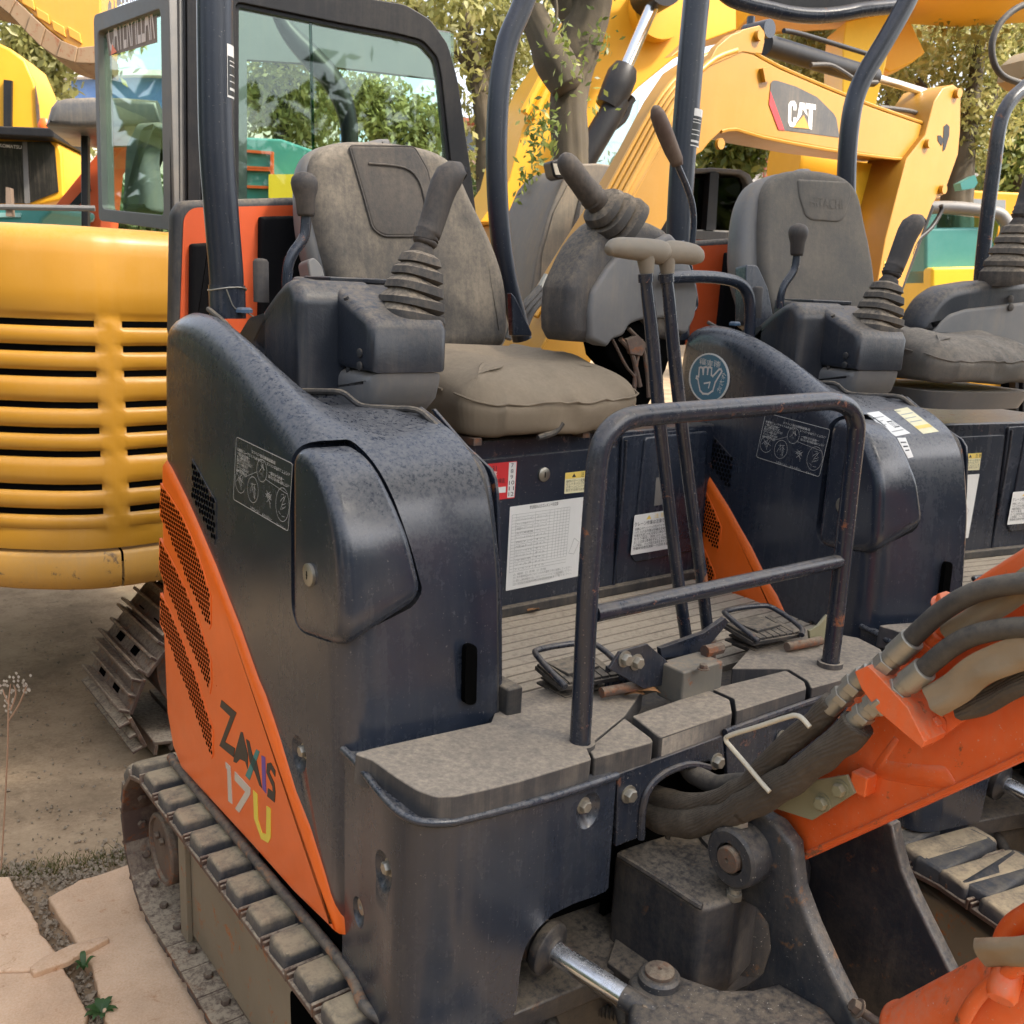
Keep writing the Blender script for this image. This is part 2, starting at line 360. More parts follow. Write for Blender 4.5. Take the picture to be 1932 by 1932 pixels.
def bowl(c, ax, up, R, dep, el=1.35):      # pressed bowl, longer below than above
    ax = Vector(ax).normalized(); up = Vector(up); up = (up-ax*up.dot(ax)).normalized(); sd_ = ax.cross(up); rho = (R*R+dep*dep)/(2*dep); g = MB(); Rg = []
    cc_ = Vector(c)+ax*(rho-dep)
    for i in range(1, 16):
        t = math.pi*i/16; ring = []
        for k in range(28):
            a = 2*math.pi*k/28; u_, v_ = math.sin(t)*math.cos(a)*rho, math.sin(t)*math.sin(a)*rho
            ring.append(cc_-ax*math.cos(t)*rho+sd_*u_+up*(v_*(el if v_ < 0 else 1.0)))
        Rg.append(ring)
    g.rings(Rg); return g
hg = MB().pillow(hp, S, 0, .262, .05, 7, mids=[.06, .075, .09, .105, .12, .135, .15, .17, .19, .21, .235])
def dip(v):                                 # the top falls away towards the consoles
    x, y, z = v
    if z < 1.14: return v
    k = float(np.interp(y, [1.28, 1.39, 1.48, 1.57, 1.66, 1.83, 1.9, 1.93], [0, .024, .07, .113, .108, .06, .04, 0])); t = max(0, min(1, (x-.635)/.115)); t = t*t*(3-2*t)
    return (x, y, z-k*t)
hg.v = [dip(v) for v in hg.v]
hood = m1('side_cover', hg, cover, ang=50)
# orange lower side panel with three curved grilles
op = q(0, 1, [(925, 680), (945, 655), (975, 700), (1010, 770), (1060, 870), (1110, 980), (1170, 1120), (1230, 1260), (1300, 1440), (1360, 1590), (1420, 1760), (1470, 1900)])+q(0, 2, [(1510, 60), (1590, 300), (1680, 600), (1760, 800), (1850, 1080), (1925, 1350), (1932, 1440)])+[(640, 1768), (560, 1690), (480, 1600), (347, 1455), (330, 1410), (318, 1340), (312, 1200), (309, 1000)]
opf = S.px(op)
opan = m1('lower_side_panel', MB().pillow(opf, S, -.008, .05, .022, 5), orange, ang=50)
def hexes(mb, band, F, w, pitch, r, ev=1.0):
    us = [p[0] for p in band]; vs = [p[1] for p in band]
    def inside(x, y):
        c = False
        for i in range(len(band)):
            (x1, y1), (x2, y2) = band[i-1], band[i]
            if (y1 > y) != (y2 > y) and x < (x2-x1)*(y-y1)/(y2-y1)+x1: c = not c
        return c
    row = 0; v = min(vs)
    while v < max(vs):
        u = min(us)+(pitch/2 if row % 2 else 0)
        while u < max(us):
            if inside(u, v): mb.add([F.P(u+r*math.cos(math.pi/3*k+math.pi/6), v+ev*r*math.sin(math.pi/3*k+math.pi/6), w) for k in range(6)], [tuple(range(6))])
            u += pitch
        v += pitch*.866*ev; row += 1
b1 = q(0, 1, [(935, 800), (985, 870), (1060, 990), (1130, 1150), (1190, 1330), (1222, 1440), (1222, 1600), (1214, 1625), (1150, 1500), (1060, 1290), (990, 1120), (930, 985)])
b2 = q(0, 1, [(928, 1110), (990, 1220), (1080, 1400), (1160, 1600), (1222, 1800), (1225, 1925)])+q(0, 2, [(1215, 60), (1195, 10)])+q(0, 1, [(1130, 1790), (1050, 1600), (960, 1380), (925, 1280)])
b3 = q(0, 1, [(932, 1420), (1000, 1540), (1080, 1740), (1140, 1900)])+q(0, 2, [(1190, 130), (1232, 260), (1232, 400), (1224, 425), (1150, 230), (1080, 30)])+q(0, 1, [(1000, 1760), (930, 1590)])
for b in (b1, b2, b3):
    bb = S.px(b); g = MB(); g.prism(bb, S, -.0092, -.004); gp = m1('grille', g, orange, opan, ang=60)
    g = MB(); hexes(g, [(a, c) for a, c in inset(bb, .004)], S, -.0096, .0098, .0042); m1('grille_holes', g, hole, gp)
g = MB(); vb = S.px(q(0, 1, [(1088, 665), (1225, 910), (1225, 1100), (1214, 1150), (1088, 880)])); g.prism(vb, S, -.0012, .003); vp = m1('side_vent', g, steel_b, hood)
g = MB(); hexes(g, inset(vb, .003), S, -.0018, .0125, .0054); m1('vent_holes', g, hole, vp)
# lettering on the orange panel, each character cut to its own outline
def letters(name, polys, mat):
    g = MB()
    for p in polys: g.prism(S.px(q(0, 2, p)), S, -.0088, -.007)
    m1(name, g, mat, opan)
letters('side_lettering', [[(1280, 92), (1365, 165), (1300, 330), (1356, 365), (1348, 415), (1268, 350), (1330, 185), (1272, 130)],
    [(1348, 440), (1352, 405), (1390, 272), (1400, 275), (1430, 400), (1428, 480), (1415, 440), (1385, 425), (1365, 448)],
    [(1420, 312), (1438, 325), (1455, 400), (1480, 440), (1510, 590), (1496, 575), (1470, 500), (1440, 440)],
    [(1586, 490), (1560, 445), (1540, 450), (1535, 500), (1570, 580), (1572, 610), (1545, 590), (1540, 635), (1582, 670), (1586, 610), (1580, 560), (1552, 500), (1560, 480), (1585, 525)]], decal_k)
letters('side_lettering', [[(1478, 370), (1496, 385), (1440, 545), (1416, 518)]], decal_t)
letters('side_lettering', [[(1508, 405), (1528, 415), (1534, 620), (1514, 595)]], decal_p)
letters('side_lettering', [[(1302, 442), (1330, 468), (1341, 680), (1318, 662), (1312, 480), (1305, 478)], [(1355, 495), (1445, 590), (1443, 625), (1380, 728), (1357, 705), (1415, 610), (1355, 545)]], decal_s)
letters('side_lettering', [[(1460, 600), (1484, 625), (1488, 770), (1510, 840), (1534, 850), (1536, 690), (1560, 705), (1560, 870), (1545, 898), (1505, 875), (1465, 760)]], decal_y)
# raised locker door wrapping the front corner
pf = rnd([(1.305, .885), (1.303, 1.176), (1.212, 1.163), (1.146, 1.075), (1.126, .912)], [.045, .06, .08, .14, .055], 8)
def slant(g_):                              # the door narrows upwards and its lower edge climbs across the front
    out = []
    for v in g_.v:
        x, y, z = v; d_ = max(0, x-.625)
        z += d_*.55*max(0, min(1, (1.08-z)/.18))
        d_ *= 1.0 if z < .98 else max(.5, 1-(z-.98)*2.2)
        out.append((x-max(0, x-.625)+d_, y, z))
    g_.v = out; return g_
cutp = slant(MB().pillow(inset(pf, -.0085), S, -.06, .130, .02, 4, both=True))
dent_cut(hood, [cutp, bowl(S.p3(564, 1419), (-1, 0, 0), (0, 0, 1), .026, .013)])
hbv = hood.modifiers.new('bevel', 'BEVEL'); hbv.width = .006; hbv.segments = 3; hbv.limit_method = 'ANGLE'; hbv.angle_limit = R_(50); hbv.use_clamp_overlap = True; hbv.harden_normals = True
g = slant(MB().pillow(inset(pf, .001), S, -.006, .121, .020, 6, both=True))
pod = m1('locker_door', g, cover, ang=60)
g = MB(); c = S.p3(593, 1083, -.0085); g.lathe([(.0165, 0), (.0165, .006), (.0125, .0075)], c+Vector((.004, 0, 0)), (-1, 0, 0), 28); lk = m1('lock', g, zinc, pod)
g = MB(); g.box(c+Vector((-.0038, 0, 0)), (.0006, .004, .0008)); g.box(c+Vector((-.0038, 0, 0)), (.0006, .0016, .012)); m1('keyhole', g, hole, lk)
# slot in the front face, bolt recess at the side
FF = FY(1.127)
sl_ = rnd(FF.px([(878, 1218), (900, 1218), (898, 1330), (877, 1330)]), .02, 5)
fr = FY(1.085)
def rec_bolt(F, x, y, R, rb, parent, dent=cover, n=None):
    c = F.p3(x, y, -.0012); ax = -F.w
    g = MB(); g.bolt(c-ax*.0125, ax, rb); m1('bolt', g, zinc, parent)
rec_bolt(S, 564, 1419, .026, .0095, hood)
# dark moulded seam down the front of the cover and rubber edging along it
seal_px = [(393, 583), (425, 610), (450, 640), (467, 661), (500, 700), (547, 734), (600, 738), (644, 740), (665, 755), (687, 767), (740, 771), (787, 774), (815, 796), (844, 824), (875, 855), (897, 877), (910, 905), (917, 944), (925, 1020), (932, 1100), (935, 1277), (937, 1355)]
Xs = [.70, .705, .715, .72, .735, .75, .765, .775, .79, .80, .82, .84, .85, .86, .862, .865, .865, .865, .865, .865, .865, .865]
sp = [U(x, y, X=X) for (x, y), X in zip(seal_px, Xs)]
g = MB(); g.tube(sp, .0052, 8, sm=3); m1('edge_rubber', g, rubber, hood)
g = MB(); g.tube([p+Vector((.008, .004, 0)) for p in sp[11:]], .006, 8, sm=3); m1('edge_rubber', g, steel_b, hood)
ES = FX(.885); ep = ES.px(q(1, 1, [(505, 385), (520, 382), (700, 590), (840, 720), (868, 780), (880, 880), (893, 1300), (895, 1900), (870, 1900), (860, 1300), (830, 850), (760, 700), (600, 530)]))
m1('inner_side_plate', MB().prism(ep, ES, 0, .006), steel_b, bev=.0015)
g = MB(); g.fbox(Fr((0, 0, 0), (1, 0, 0), (0, 1, 0), (0, 0, 1)), .87, .90, 1.12, 1.175, .735, .80); m1('corner_foot', g, rubber, hood, bev=.004)
SF = FY(1.1262)
g = MB(); slp = rnd([SF.px([(879, 1217)])[0], SF.px([(901, 1217)])[0], SF.px([(899, 1330)])[0], SF.px([(877, 1330)])[0]], .012, 6); g.prism(slp, SF, 0, .01); m1('vent_slot', g, hole, hood)
# white outline operating diagram on the cover side
DF = FX(.5988)
def quad(F, p4): return F.px(p4)
def bilin(c4, s, t):
    a, b, c, d = [Vector(p) for p in c4]; return tuple(a*(1-s)*(1-t)+b*s*(1-t)+c*s*t+d*(1-s)*t)
def line(mb, F, pts, wd, w=-.0006, closed=False):
    n = len(pts)
    for i in range(n if closed else n-1):
        a, b = Vector(pts[i]), Vector(pts[(i+1) % n]); d = (b-a)
        if d.length < 1e-6: continue
        d.normalize(); p = Vector((-d.y, d.x))*wd/2; a = a-d*wd/2; b = b+d*wd/2
        mb.add([F.P(*(a-p), w), F.P(*(b-p), w), F.P(*(b+p), w), F.P(*(a+p), w)], [(0, 1, 2, 3)])
def textrow(name, s, F, c4, s0, s1, t, h, mat, parent, w=-.0006, hmm=None):
    a = Vector(bilin(c4, s0, t)); b = Vector(bilin(c4, s1, t)); d = b-a
    H = (Vector(bilin(c4, 0, 0))-Vector(bilin(c4, 0, 1))).length*h
    return text(name, s, F, a.x, a.y, H, mat, parent, w, wid=d.length, rot=math.atan2(d.y, d.x)) if s else None
def diagram(F, c4, parent, mat):
    g = MB(); line(g, F, rnd(c4, .006, 3), .0009, closed=True)
    def circ(cs, ct, rs, rt, a0=0, a1=360, n=22): line(g, F, [bilin(c4, cs+rs*math.cos(R_(a0+(a1-a0)*k/n)), ct+rt*math.sin(R_(a0+(a1-a0)*k/n))) for k in range(n+1)], .0006)
    circ(.5, .32, .09, .17); circ(.36, .68, .10, .2); circ(.88, .66, .11, .25); circ(.12, .66, .1, .18, 30, 320)
    r2 = random.Random(3)
    for cs, ct, rs, rt in ((.5, .3, .05, .1), (.36, .68, .06, .13), (.88, .66, .06, .17), (.12, .66, .08, .13), (.64, .7, .07, .16)):
        for _ in range(9):
            p = [bilin(c4, cs+rs*r2.uniform(-1, 1), ct+rt*r2.uniform(-1, 1)) for _ in range(2)]
            m_ = ((p[0][0]*.6+p[1][0]*.4), (p[0][1]*.5+p[1][1]*.5)); line(g, F, [p[0], m_, p[1]], .0005)
    line(g, F, [bilin(c4, .2, .55), bilin(c4, .41, .38)], .0005); line(g, F, [bilin(c4, .58, .42), bilin(c4, .95, .47)], .0005)
    m1('sticker_drawing', g, mat, parent)
    for s, a, b, t in (('エンジン部点検開閉要領', .3, .72, .07), ('作業前にアームスイングを中立にし、エンジンを停止して下さい。', .03, .97, .14), ('―開け方の手順―', .03, .27, .20), ('キーで鍵を開けます。', .03, .28, .25), ('前方のロックレバーを引き上', .03, .33, .30),
                       ('げカバーを開けます。', .03, .25, .35), ('ストッパーを掛けます。', .03, .27, .41), ('閉める時は逆の手順。', .03, .24, .47), ('―閉め方の手順―', .62, .88, .25), ('開け方と逆の手順で閉めて下さい。', .62, .97, .31), ('フルオープン', .33, .5, .93), ('サイドカバー', .55, .72, .93), ('ストッパー', .8, .95, .95)):
        textrow('sticker_text', s, F, c4, a, b, t+.02, .038, mat, parent)
dc = DF.px(q(0, 1, [(1340, 540), (1658, 692), (1633, 1075), (1322, 893)]))
m1d = m1('diagram_sticker', MB().prism(inset(rnd(dc, .006, 3), .001), DF, 0, .002), cover, hood)
diagram(DF, dc, m1d, inkw)

# ---- front steel box with rounded corner
rim_px = [(669, 1432), (676, 1442), (690, 1460), (708, 1484), (728, 1508), (748, 1527), (770, 1541), (795, 1549), (825, 1551), (855, 1549), (880, 1543), (910, 1536), (950, 1526), (984, 1518), (1000, 1514), (1040, 1503), (1080, 1490), (1120, 1477), (1163, 1462)]
def rimz(x): return .752-(x-669)/(855-669)*.017 if x < 855 else .735-(x-855)/(1163-855)*.017
plan = [U(x, y, Z=rimz(x)) for x, y in rim_px]
plan = [Vector((p.x, p.y, p.z)) for p in plan]; plan = [Vector((plan[0].x, 1.16, .753))]+plan[1:]
pl = [Vector(p) for p in cr([tuple(p) for p in plan], 4)]
def zb_at(p):
    y0 = U(0, 0, D=1); x = (Vector((p.x, p.y, .5))-CP); X_ = 966+FP*x.dot(cR)/x.dot(cF)
    tb = [(600, 1900), (979, 1905), (984, 1815), (991, 1788), (1001, 1768), (1011, 1755), (1041, 1725), (1080, 1706), (1120, 1692), (1140, 1683), (1151, 1668), (1160, 1600)]
    if X_ < 976: return None
    for (a, ya), (b, yb) in zip(tb, tb[1:]):
        if a <= X_ <= b: return U(X_, ya+(yb-ya)*(X_-a)/(b-a), Y=p.y).z
    return U(X_, 1600, Y=p.y).z
g = MB(); rows = []; npl = []
for i in range(len(pl)-1):
    for k in range(3): npl.append(pl[i].lerp(pl[i+1], k/3))
npl.append(pl[-1]); hold = None; cols = []
for p in npl:
    zb = zb_at(p); zb = .395 if zb is None else zb
    hold = p; cols.append([Vector((p.x, p.y, zb+(p.z-zb)*t)) for t in (0, .5, .9, 1)])
vs = [v for c_ in cols for v in c_]; fs = [(i*4+k, i*4+k+1, i*4+5+k, i*4+4+k) for i in range(len(cols)-1) for k in range(3)]
g.add(vs, fs); bx = m1('front_box', g, cover, ang=70)
md = bx.modifiers.new('solid', 'SOLIDIFY'); md.thickness = .022; md.offset = -1; md.use_rim = True
cx_ = sum(p.x for p in pl)/len(pl)
g = MB(); lip = [Vector((p.x, p.y, p.z+.001)) for p in pl]; g.tube([p+Vector((-.002, -.003, 0)) for p in lip], .0058, 10); m1('box_rim', g, cover, bx)
g = MB(); ins = [Vector((p.x+.02, p.y+.02, .5)) for p in pl]
BFr = Fr((0, 1.0, 0), (1, 0, 0), (0, 0, 1), (0, 1, 0))
def near_front(x, y):
    best = min(range(len(npl)), key=lambda i: abs(pr_x(npl[i])-x)); return npl[best]
def pr_x(p): x = Vector((p.x, p.y, .55))-CP; return 966+FP*x.dot(cR)/x.dot(cF)
def boxF(x, y):
    p = near_front(x, y); i = min(range(len(npl)), key=lambda k: (npl[k]-p).length); a, b = npl[max(0, i-2)], npl[min(len(npl)-1, i+2)]
    d = (b-a).normalized(); n = Vector((-d.y, d.x, 0)); n = n if n.dot(Vector((.5, .8, 0))) > 0 else -n
    return Fr((p.x, p.y, 0), (d.x, d.y, 0), (0, 0, 1), n)
bcut = []
for x, y, R, rb in ((722, 1640, .026, .0095), (1110, 1525, .024, .0095)): Fb = boxF(x, y); bcut.append(bowl(Fb.p3(x, y), -Fb.w, (0, 0, 1), R, .013))
bcut.append(bowl(boxF(677, 1718).p3(677, 1718), -boxF(677, 1718).w, (0, 0, 1), .020, .012))
dent_cut(bx, bcut)
for x, y, R, rb in ((722, 1640, .026, .0095), (1110, 1525, .026, .0095)): rec_bolt(boxF(x, y), x, y, R, rb, bx)
g = MB(); F_ = boxF(677, 1712); c = F_.p3(677, 1712, .008); g.lathe([(.012, 0), (.012, .005), (.005, .0055), (.0045, .003), (0, .003)], c, -F_.w, 24); m1('lock', g, zinc, bx)
# base plate of the revolving frame with its worn tubular edge
g = MB(); bpl = rnd([(.612, 1.95), (.612, 1.05), (.66, .95), (1.0, .92), (1.45, .92), (1.78, 1.0), (1.815, 1.1), (1.815, 1.95), (1.5, 2.1), (.9, 2.1)], .05, 5)
g.prism(bpl, FZ(.385), -.006, .03); m1('frame_plate', g, cast_b, bev=.004)
g = MB(); e = [U(x, y, Z=.405) for x, y in [(322, 1428), (333, 1448), (488, 1634), (644, 1821)]]; e.append(Vector((.592, 1.05, .40))); e.append(Vector((.645, .955, .393)))
g.tube([Vector((p.x+.003, p.y, p.z)) for p in e], .0088, 12, sm=5); m1('frame_edge_tube', g, mk('worn_tube', (.05, .05, .055, 1), .4, dust=.35, up=.6, streak=.2, rust=.28, rcol=(.2, .09, .04, 1), bump=.4), ang=60)
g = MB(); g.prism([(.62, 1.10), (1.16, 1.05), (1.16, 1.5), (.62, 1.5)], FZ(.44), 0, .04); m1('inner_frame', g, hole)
# ---- dusty rubber deck mats
MF = FZ(.748); MA = Fr((.6, 1.13, .776), (1, 0, -.07), (0, 1, 0)); MA.w = Vector((-.07, 0, -1)).normalized()
mats = [[(668, 1420), (700, 1411), (800, 1389), (925, 1362), (941, 1320), (1010, 1302), (1180, 1262), (1216, 1300), (1181, 1350), (1108, 1409), (1118, 1433), (1060, 1451), (984, 1474), (920, 1490), (860, 1503), (822, 1504), (785, 1491), (745, 1466), (700, 1434), (672, 1424)],
        [(1108, 1411), (1178, 1353), (1230, 1392), (1234, 1400), (1120, 1432)],
        [(1190, 1350), (1335, 1300), (1378, 1319), (1383, 1345), (1247, 1392), (1238, 1387)],
        [(1340, 1299), (1483, 1264), (1519, 1286), (1523, 1300), (1388, 1343), (1384, 1318)],
        [(1378, 1262), (1420, 1215), (1480, 1180), (1550, 1190), (1620, 1203), (1662, 1224), (1672, 1240), (1655, 1258), (1600, 1280), (1530, 1299), (1522, 1284), (1487, 1262)]]
for k, mp_ in enumerate(mats):
    MP = MF if k else MA; pp = rnd(inset(MP.px(mp_), .0012), .004, 2)
    g = MB(); g.prism(pp, MP, 0, .048 if k else .044); m1('deck_mat', g, mat_r, ang=50, bev=.013, seg=4)
g = MB(); g.prism([(.9, 1.03), (1.83, 1.0), (1.83, 1.62), (.9, 1.62)], FZ(.70), 0, .03); m1('deck_plate', g, cast_b)
# grooved floor
y = 1.16; g = MB(); prof = []
while y < 1.61:
    prof += [(y, .712), (y+.029, .712), (y+.0305, .7075), (y+.0335, .7075)]; y += .035
prof += [(1.615, .712), (1.615, .69), (1.16, .69)]
g.prism([(a, b) for a, b in prof], FX(.89), 0, .93); m1('floor_mat', g, floor_r, ang=30)
# centre front panels, bolts
F1 = FY(.945)
g = MB(); g.prism(F1.px([(1166, 1461), (1364, 1388), (1368, 1432), (1340, 1437), (1300, 1440), (1262, 1452), (1235, 1470), (1217, 1495), (1210, 1530), (1207, 1580), (1162, 1598)]), F1, 0, .008); cfp = m1('arch_panel', g, steel_b, bev=.002)
g = MB(); g.tube([F1.p3(x, y, -.003) for x, y in [(1207, 1580), (1209, 1530), (1217, 1495), (1235, 1470), (1262, 1452), (1300, 1441), (1335, 1447)]], .006, 8, sm=3); m1('panel_rim', g, steel_b, cfp)
g = MB(); g.prism(F1.px([(1370, 1384), (1604, 1300), (1640, 1290), (1640, 1400), (1560, 1470), (1375, 1500)]), F1, .001, .009); cf2 = m1('front_panel', g, steel_b, bev=.002)
g = MB(); g.tube([F1.p3(x, y, .0) for x, y in [(1368, 1382), (1450, 1352), (1604, 1298)]], .006, 8, sm=2); m1('panel_rim', g, steel_b, cf2)
for x, y, pr_ in ((1185, 1498, cfp), (1351, 1436, cfp), (1473, 1392, cf2)):
    g = MB(); g.bolt(F1.p3(x, y), (0, -1, 0), .0105); m1('bolt', g, zinc, pr_)
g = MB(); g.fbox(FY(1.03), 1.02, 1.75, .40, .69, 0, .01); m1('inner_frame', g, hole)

# ---- seat base with lids and stickers
B = FY(1.62)
g = MB(); g.fbox(B, .89, 1.88, .70, 1.10, .004, .40); base = m1('seat_base', g, steel_b, bev=.006)
lid = B.px([(890, 868), (1112, 846), (1108, 1118), (1092, 1122), (900, 1172)]); g = MB(); g.prism(rnd(B.px([(860, 872), (1162, 842), (1152, 1118), (900, 1165)]), .006, 3), B, -.006, .004); lidp = m1('base_lid', g, cover, base, bev=.002)
g = MB(); g.prism(rnd(B.px([(1172, 824), (1312, 808), (1300, 1085), (1160, 1112)]), .008, 3), B, -.004, .004); sidep = m1('side_lid', g, cover, base, bev=.002)
g = MB(); g.pillow(rnd(B.px([(1212, 825), (1330, 812), (1318, 1035), (1195, 1060), (1188, 1052)]), .01, 3), B, -.010, -.003, .004); sp2 = m1('manual_pocket', g, cover, sidep)
g = MB(); g.prism(B.px([(1232, 900), (1246, 898), (1244, 950), (1228, 953)]), B, -.0108, -.0102); m1('pocket_window', g, gplast, sp2)
g = MB(); g.tube([B.p3(x, y, -.006) for x, y in [(1178, 830), (1176, 880), (1165, 1000), (1153, 1115)]], .0035, 8); m1('hinge', g, steel_b, base)
g = MB(); g.fbox(FY(1.60), .89, 1.86, .712, .735, 0, .02); m1('base_trim', g, rubber, base, bev=.004)
g = MB(); c = B.p3(1022, 894, -.006); g.lathe([(.0155, 0), (.0155, .004), (.012, .006)], c, (0, -1, 0), 26); lk2 = m1('lock', g, zinc, lidp)
g = MB(); g.box(c+Vector((0, -.0063, 0)), (.0025, .0006, .012)); m1('keyhole', g, hole, lk2)
BS = FY(1.6132)
def sticker(name, F, px4, mat, parent, r=.002, w=-.0003, label=None):
    c4 = F.px(px4); p = MB().prism(rnd(c4, r, 2), F, w, w+.0006); return m1(name, p, mat, parent, label=label), c4
st, c4 = sticker('maintenance_chart', BS, q(1, 1, [(955, 937), (1400, 877), (1360, 1325), (930, 1413)]), white, lidp)
g = MB()
for k in range(20): t = .1+.036*k; line(g, BS, [bilin(c4, .03, t), bilin(c4, .76, t)], .0006, -.0007)
for s_ in (.03, .08, .32, .5, .56, .60, .64, .68, .72, .76): line(g, BS, [bilin(c4, s_, .1), bilin(c4, s_, .79 if s_ < .5 else .70)], .0006, -.0007)
line(g, BS, [bilin(c4, .79, .68), bilin(c4, .85, .5), bilin(c4, .92, .56), bilin(c4, .86, .7), bilin(c4, .79, .68)], .0008, -.0007)
m1('chart_grid', g, inkg, st)
textrow('chart_heading', '給油脂およびエレメントの交換', BS, c4, .24, .6, .055, .035, ink, st, -.0008)
for k, s_ in enumerate(['フロントジョイントピン', 'スイング部グリース', '旋回ベアリング', '走行減速機', 'エンジンオイルパン', '燃料タンク', '作動油タンク', 'エンジンオイル', 'クーラント', '冷却水', 'フィルタ', 'エレメント']):
    textrow('chart_text', s_, BS, c4, .09, .3, .175+.036*1.5*k, .022, inkg, st, -.0008); textrow('chart_text', 'グリース' if k < 4 else 'オイル', BS, c4, .34, .47, .175+.036*1.5*k, .022, inkg, st, -.0008)
for k, s_ in enumerate(['△ 補給  □ 清掃  ○ 交換', '注1 本作業時間以外にもピンのみ作業終了時に給脂してください。', '注2 慣らし運転時期までは、フロントジョイントピンに毎日給脂して下さい。', '注3 初回の給脂時期は取扱説明書をご覧ください。']):
    textrow('chart_text', s_, BS, c4, .08, .5 if k == 0 else .85, .83+.04*k, .022, inkg, st, -.0008)
st, c4 = sticker('inspection_sticker', BS, q(1, 1, [(800, 697), (995, 677), (980, 887), (800, 905)]), red, lidp)
g = MB(); g.prism([bilin(c4, .76, .02), bilin(c4, .98, .02), bilin(c4, .98, .97), bilin(c4, .76, .97)], BS, -.0007, -.0004); m1('sticker_column', g, white, st)
g = MB(); g.prism([bilin(c4, .3, .66), bilin(c4, .7, .66), bilin(c4, .7, .82), bilin(c4, .3, .82)], BS, -.0007, -.0004); m1('sticker_field', g, white, st)
for k, n_ in enumerate('7 8 9 10 11 12'.split()): textrow('sticker_number', n_, BS, c4, .82 if len(n_) < 2 else .79, .9 if len(n_) < 2 else .95, .155+.155*k, .11, ink, st, -.0011)
textrow('sticker_text', '31', BS, c4, .27, .4, .2, .13, ink, st, -.0008); textrow('sticker_text', '済', BS, c4, .24, .42, .4, .16, white, st, -.0008); textrow('sticker_text', '定期自主検査', BS, c4, .05, .66, .54, .1, ink, st, -.0008)
st, c4 = sticker('caution_sticker', BS, q(1, 1, [(1268, 745), (1400, 730), (1395, 850), (1262, 863)]), cream, lidp)
g = MB(); g.prism([bilin(c4, 0, 0), bilin(c4, 1, 0), bilin(c4, 1, .3), bilin(c4, 0, .3)], BS, -.0007, -.0004); m1('sticker_band', g, yfilm, st)
g = MB(); g.prism([bilin(c4, .28, .24), bilin(c4, .45, .24), bilin(c4, .365, .06)], BS, -.0011, -.0008); m1('warning_triangle', g, ink, st)
textrow('sticker_text', '注 意', BS, c4, .66, .98, .25, .18, ink, st, -.0011)
for k, s_ in enumerate(['操作パターン変更は', 'セレクタバルブのレ', 'パターンにレバーを', '音がする所で止めて']): textrow('sticker_text', s_, BS, c4, .05, .95, .47+.14*k, .1, ink, st, -.0008)
BS2 = FY(1.609)
st, c4 = sticker('crane_notice', BS2, q(1, 1, [(1660, 985), (1885, 950), (1868, 1170), (1638, 1210)]), white, sp2)
g = MB(); g.prism([bilin(c4, .3, .15), bilin(c4, .42, .15), bilin(c4, .36, .05)], BS2, -.0009, -.0004); m1('warning_triangle', g, yfilm, st)
textrow('sticker_text', '注 意', BS2, c4, .5, .75, .14, .09, yfilm, st, -.0008); textrow('sticker_text', 'クレーン作業は法律で禁じら', BS2, c4, .02, .98, .28, .085, ink, st, -.0008)
for k, s_ in enumerate(['本機にバケットフック及びワイヤ等で荷を', 'つり上げる作業は労働安全衛生規則', '作業の性質上やむを得ない時のみ行う事', 'を行う場合、荷をつり上げ質量', 'ること主要な事項を守ること作業指揮者', 'この場合、フック等の金具を有するもの', '労働安全衛生規則一六四条を厳守']): textrow('sticker_text', s_, BS2, c4, .04, .96, .39+.082*k, .055, ink, st, -.0008)
# ================================================================ seat
seat = thing('seat', '', ''); 
for k_ in ('label', 'category'): del seat[k_]
seat.parent = M1; WM[seat.name] = WM[M1.name].copy()
SB = Fr((0, 1.90, 1.2), (1, 0, 0), (0, .16, 1), (0, 1, -.16))
bp_ = [(592, 330), (600, 292), (620, 270), (655, 261), (700, 260), (760, 264), (820, 276), (862, 300), (882, 335), (900, 375), (925, 425), (948, 480), (962, 530), (967, 580), (966, 635), (950, 655), (900, 662), (830, 662), (760, 650), (700, 620), (655, 570), (622, 500), (602, 420), (592, 370)]
bpp = cr(SB.px(bp_), 3, True)
g = MB(); g.pillow(bpp, SB, 0, .095, .042, 7, both=True); brest = obj('backrest', g, fabric, seat, ang=70)
g = MB(); rp = rnd(SB.px([(657, 275), (780, 277), (806, 322), (812, 352), (826, 430), (812, 446), (722, 446), (702, 432), (682, 360)]), .012, 4); g.pillow(rp, SB, -.006, .02, .006, 3); obj('back_pad', g, fabric_c, brest)
g = MB(); g.tube([SB.P(a, b, -.003) for a, b in rp+[rp[0]]], .0022, 6); obj('piping', g, fabric_c, brest)
g = MB(); g.tube([SB.p3(x, y, -.0085) for x, y in [(692, 310), (760, 318), (788, 345), (800, 390)]], .0022, 6, sm=4); obj('piping', g, fabric_c, brest)
sh = cr(SB.px([(585, 350), (590, 300), (612, 270), (660, 258), (700, 257), (760, 260), (700, 400), (700, 560), (660, 560), (612, 510), (590, 430)]), 4, True)
g = MB(); g.pillow(sh, SB, .03, .11, .03, 5, both=True); obj('seat_shell', g, gplast, seat, ang=60)
g = MB(); g.prism(rnd(SB.px([(580, 492), (592, 484), (608, 500), (618, 540), (620, 600), (600, 600)]), .01), SB, .0, .05); obj('recliner', g, gplast, seat, bev=.004)
g = MB(); g.prism(FY(1.98).px([(965, 552), (972, 560), (1004, 628), (1004, 634), (968, 634)]), FY(1.98), 0, .02); obj('seat_bracket', g, cover, seat, bev=.003)
cu = rnd([(1.105, 1.60), (1.16, 1.565), (1.35, 1.548), (1.52, 1.565), (1.575, 1.61), (1.585, 1.8), (1.57, 1.99), (1.12, 1.99), (1.095, 1.8)], .045, 5)
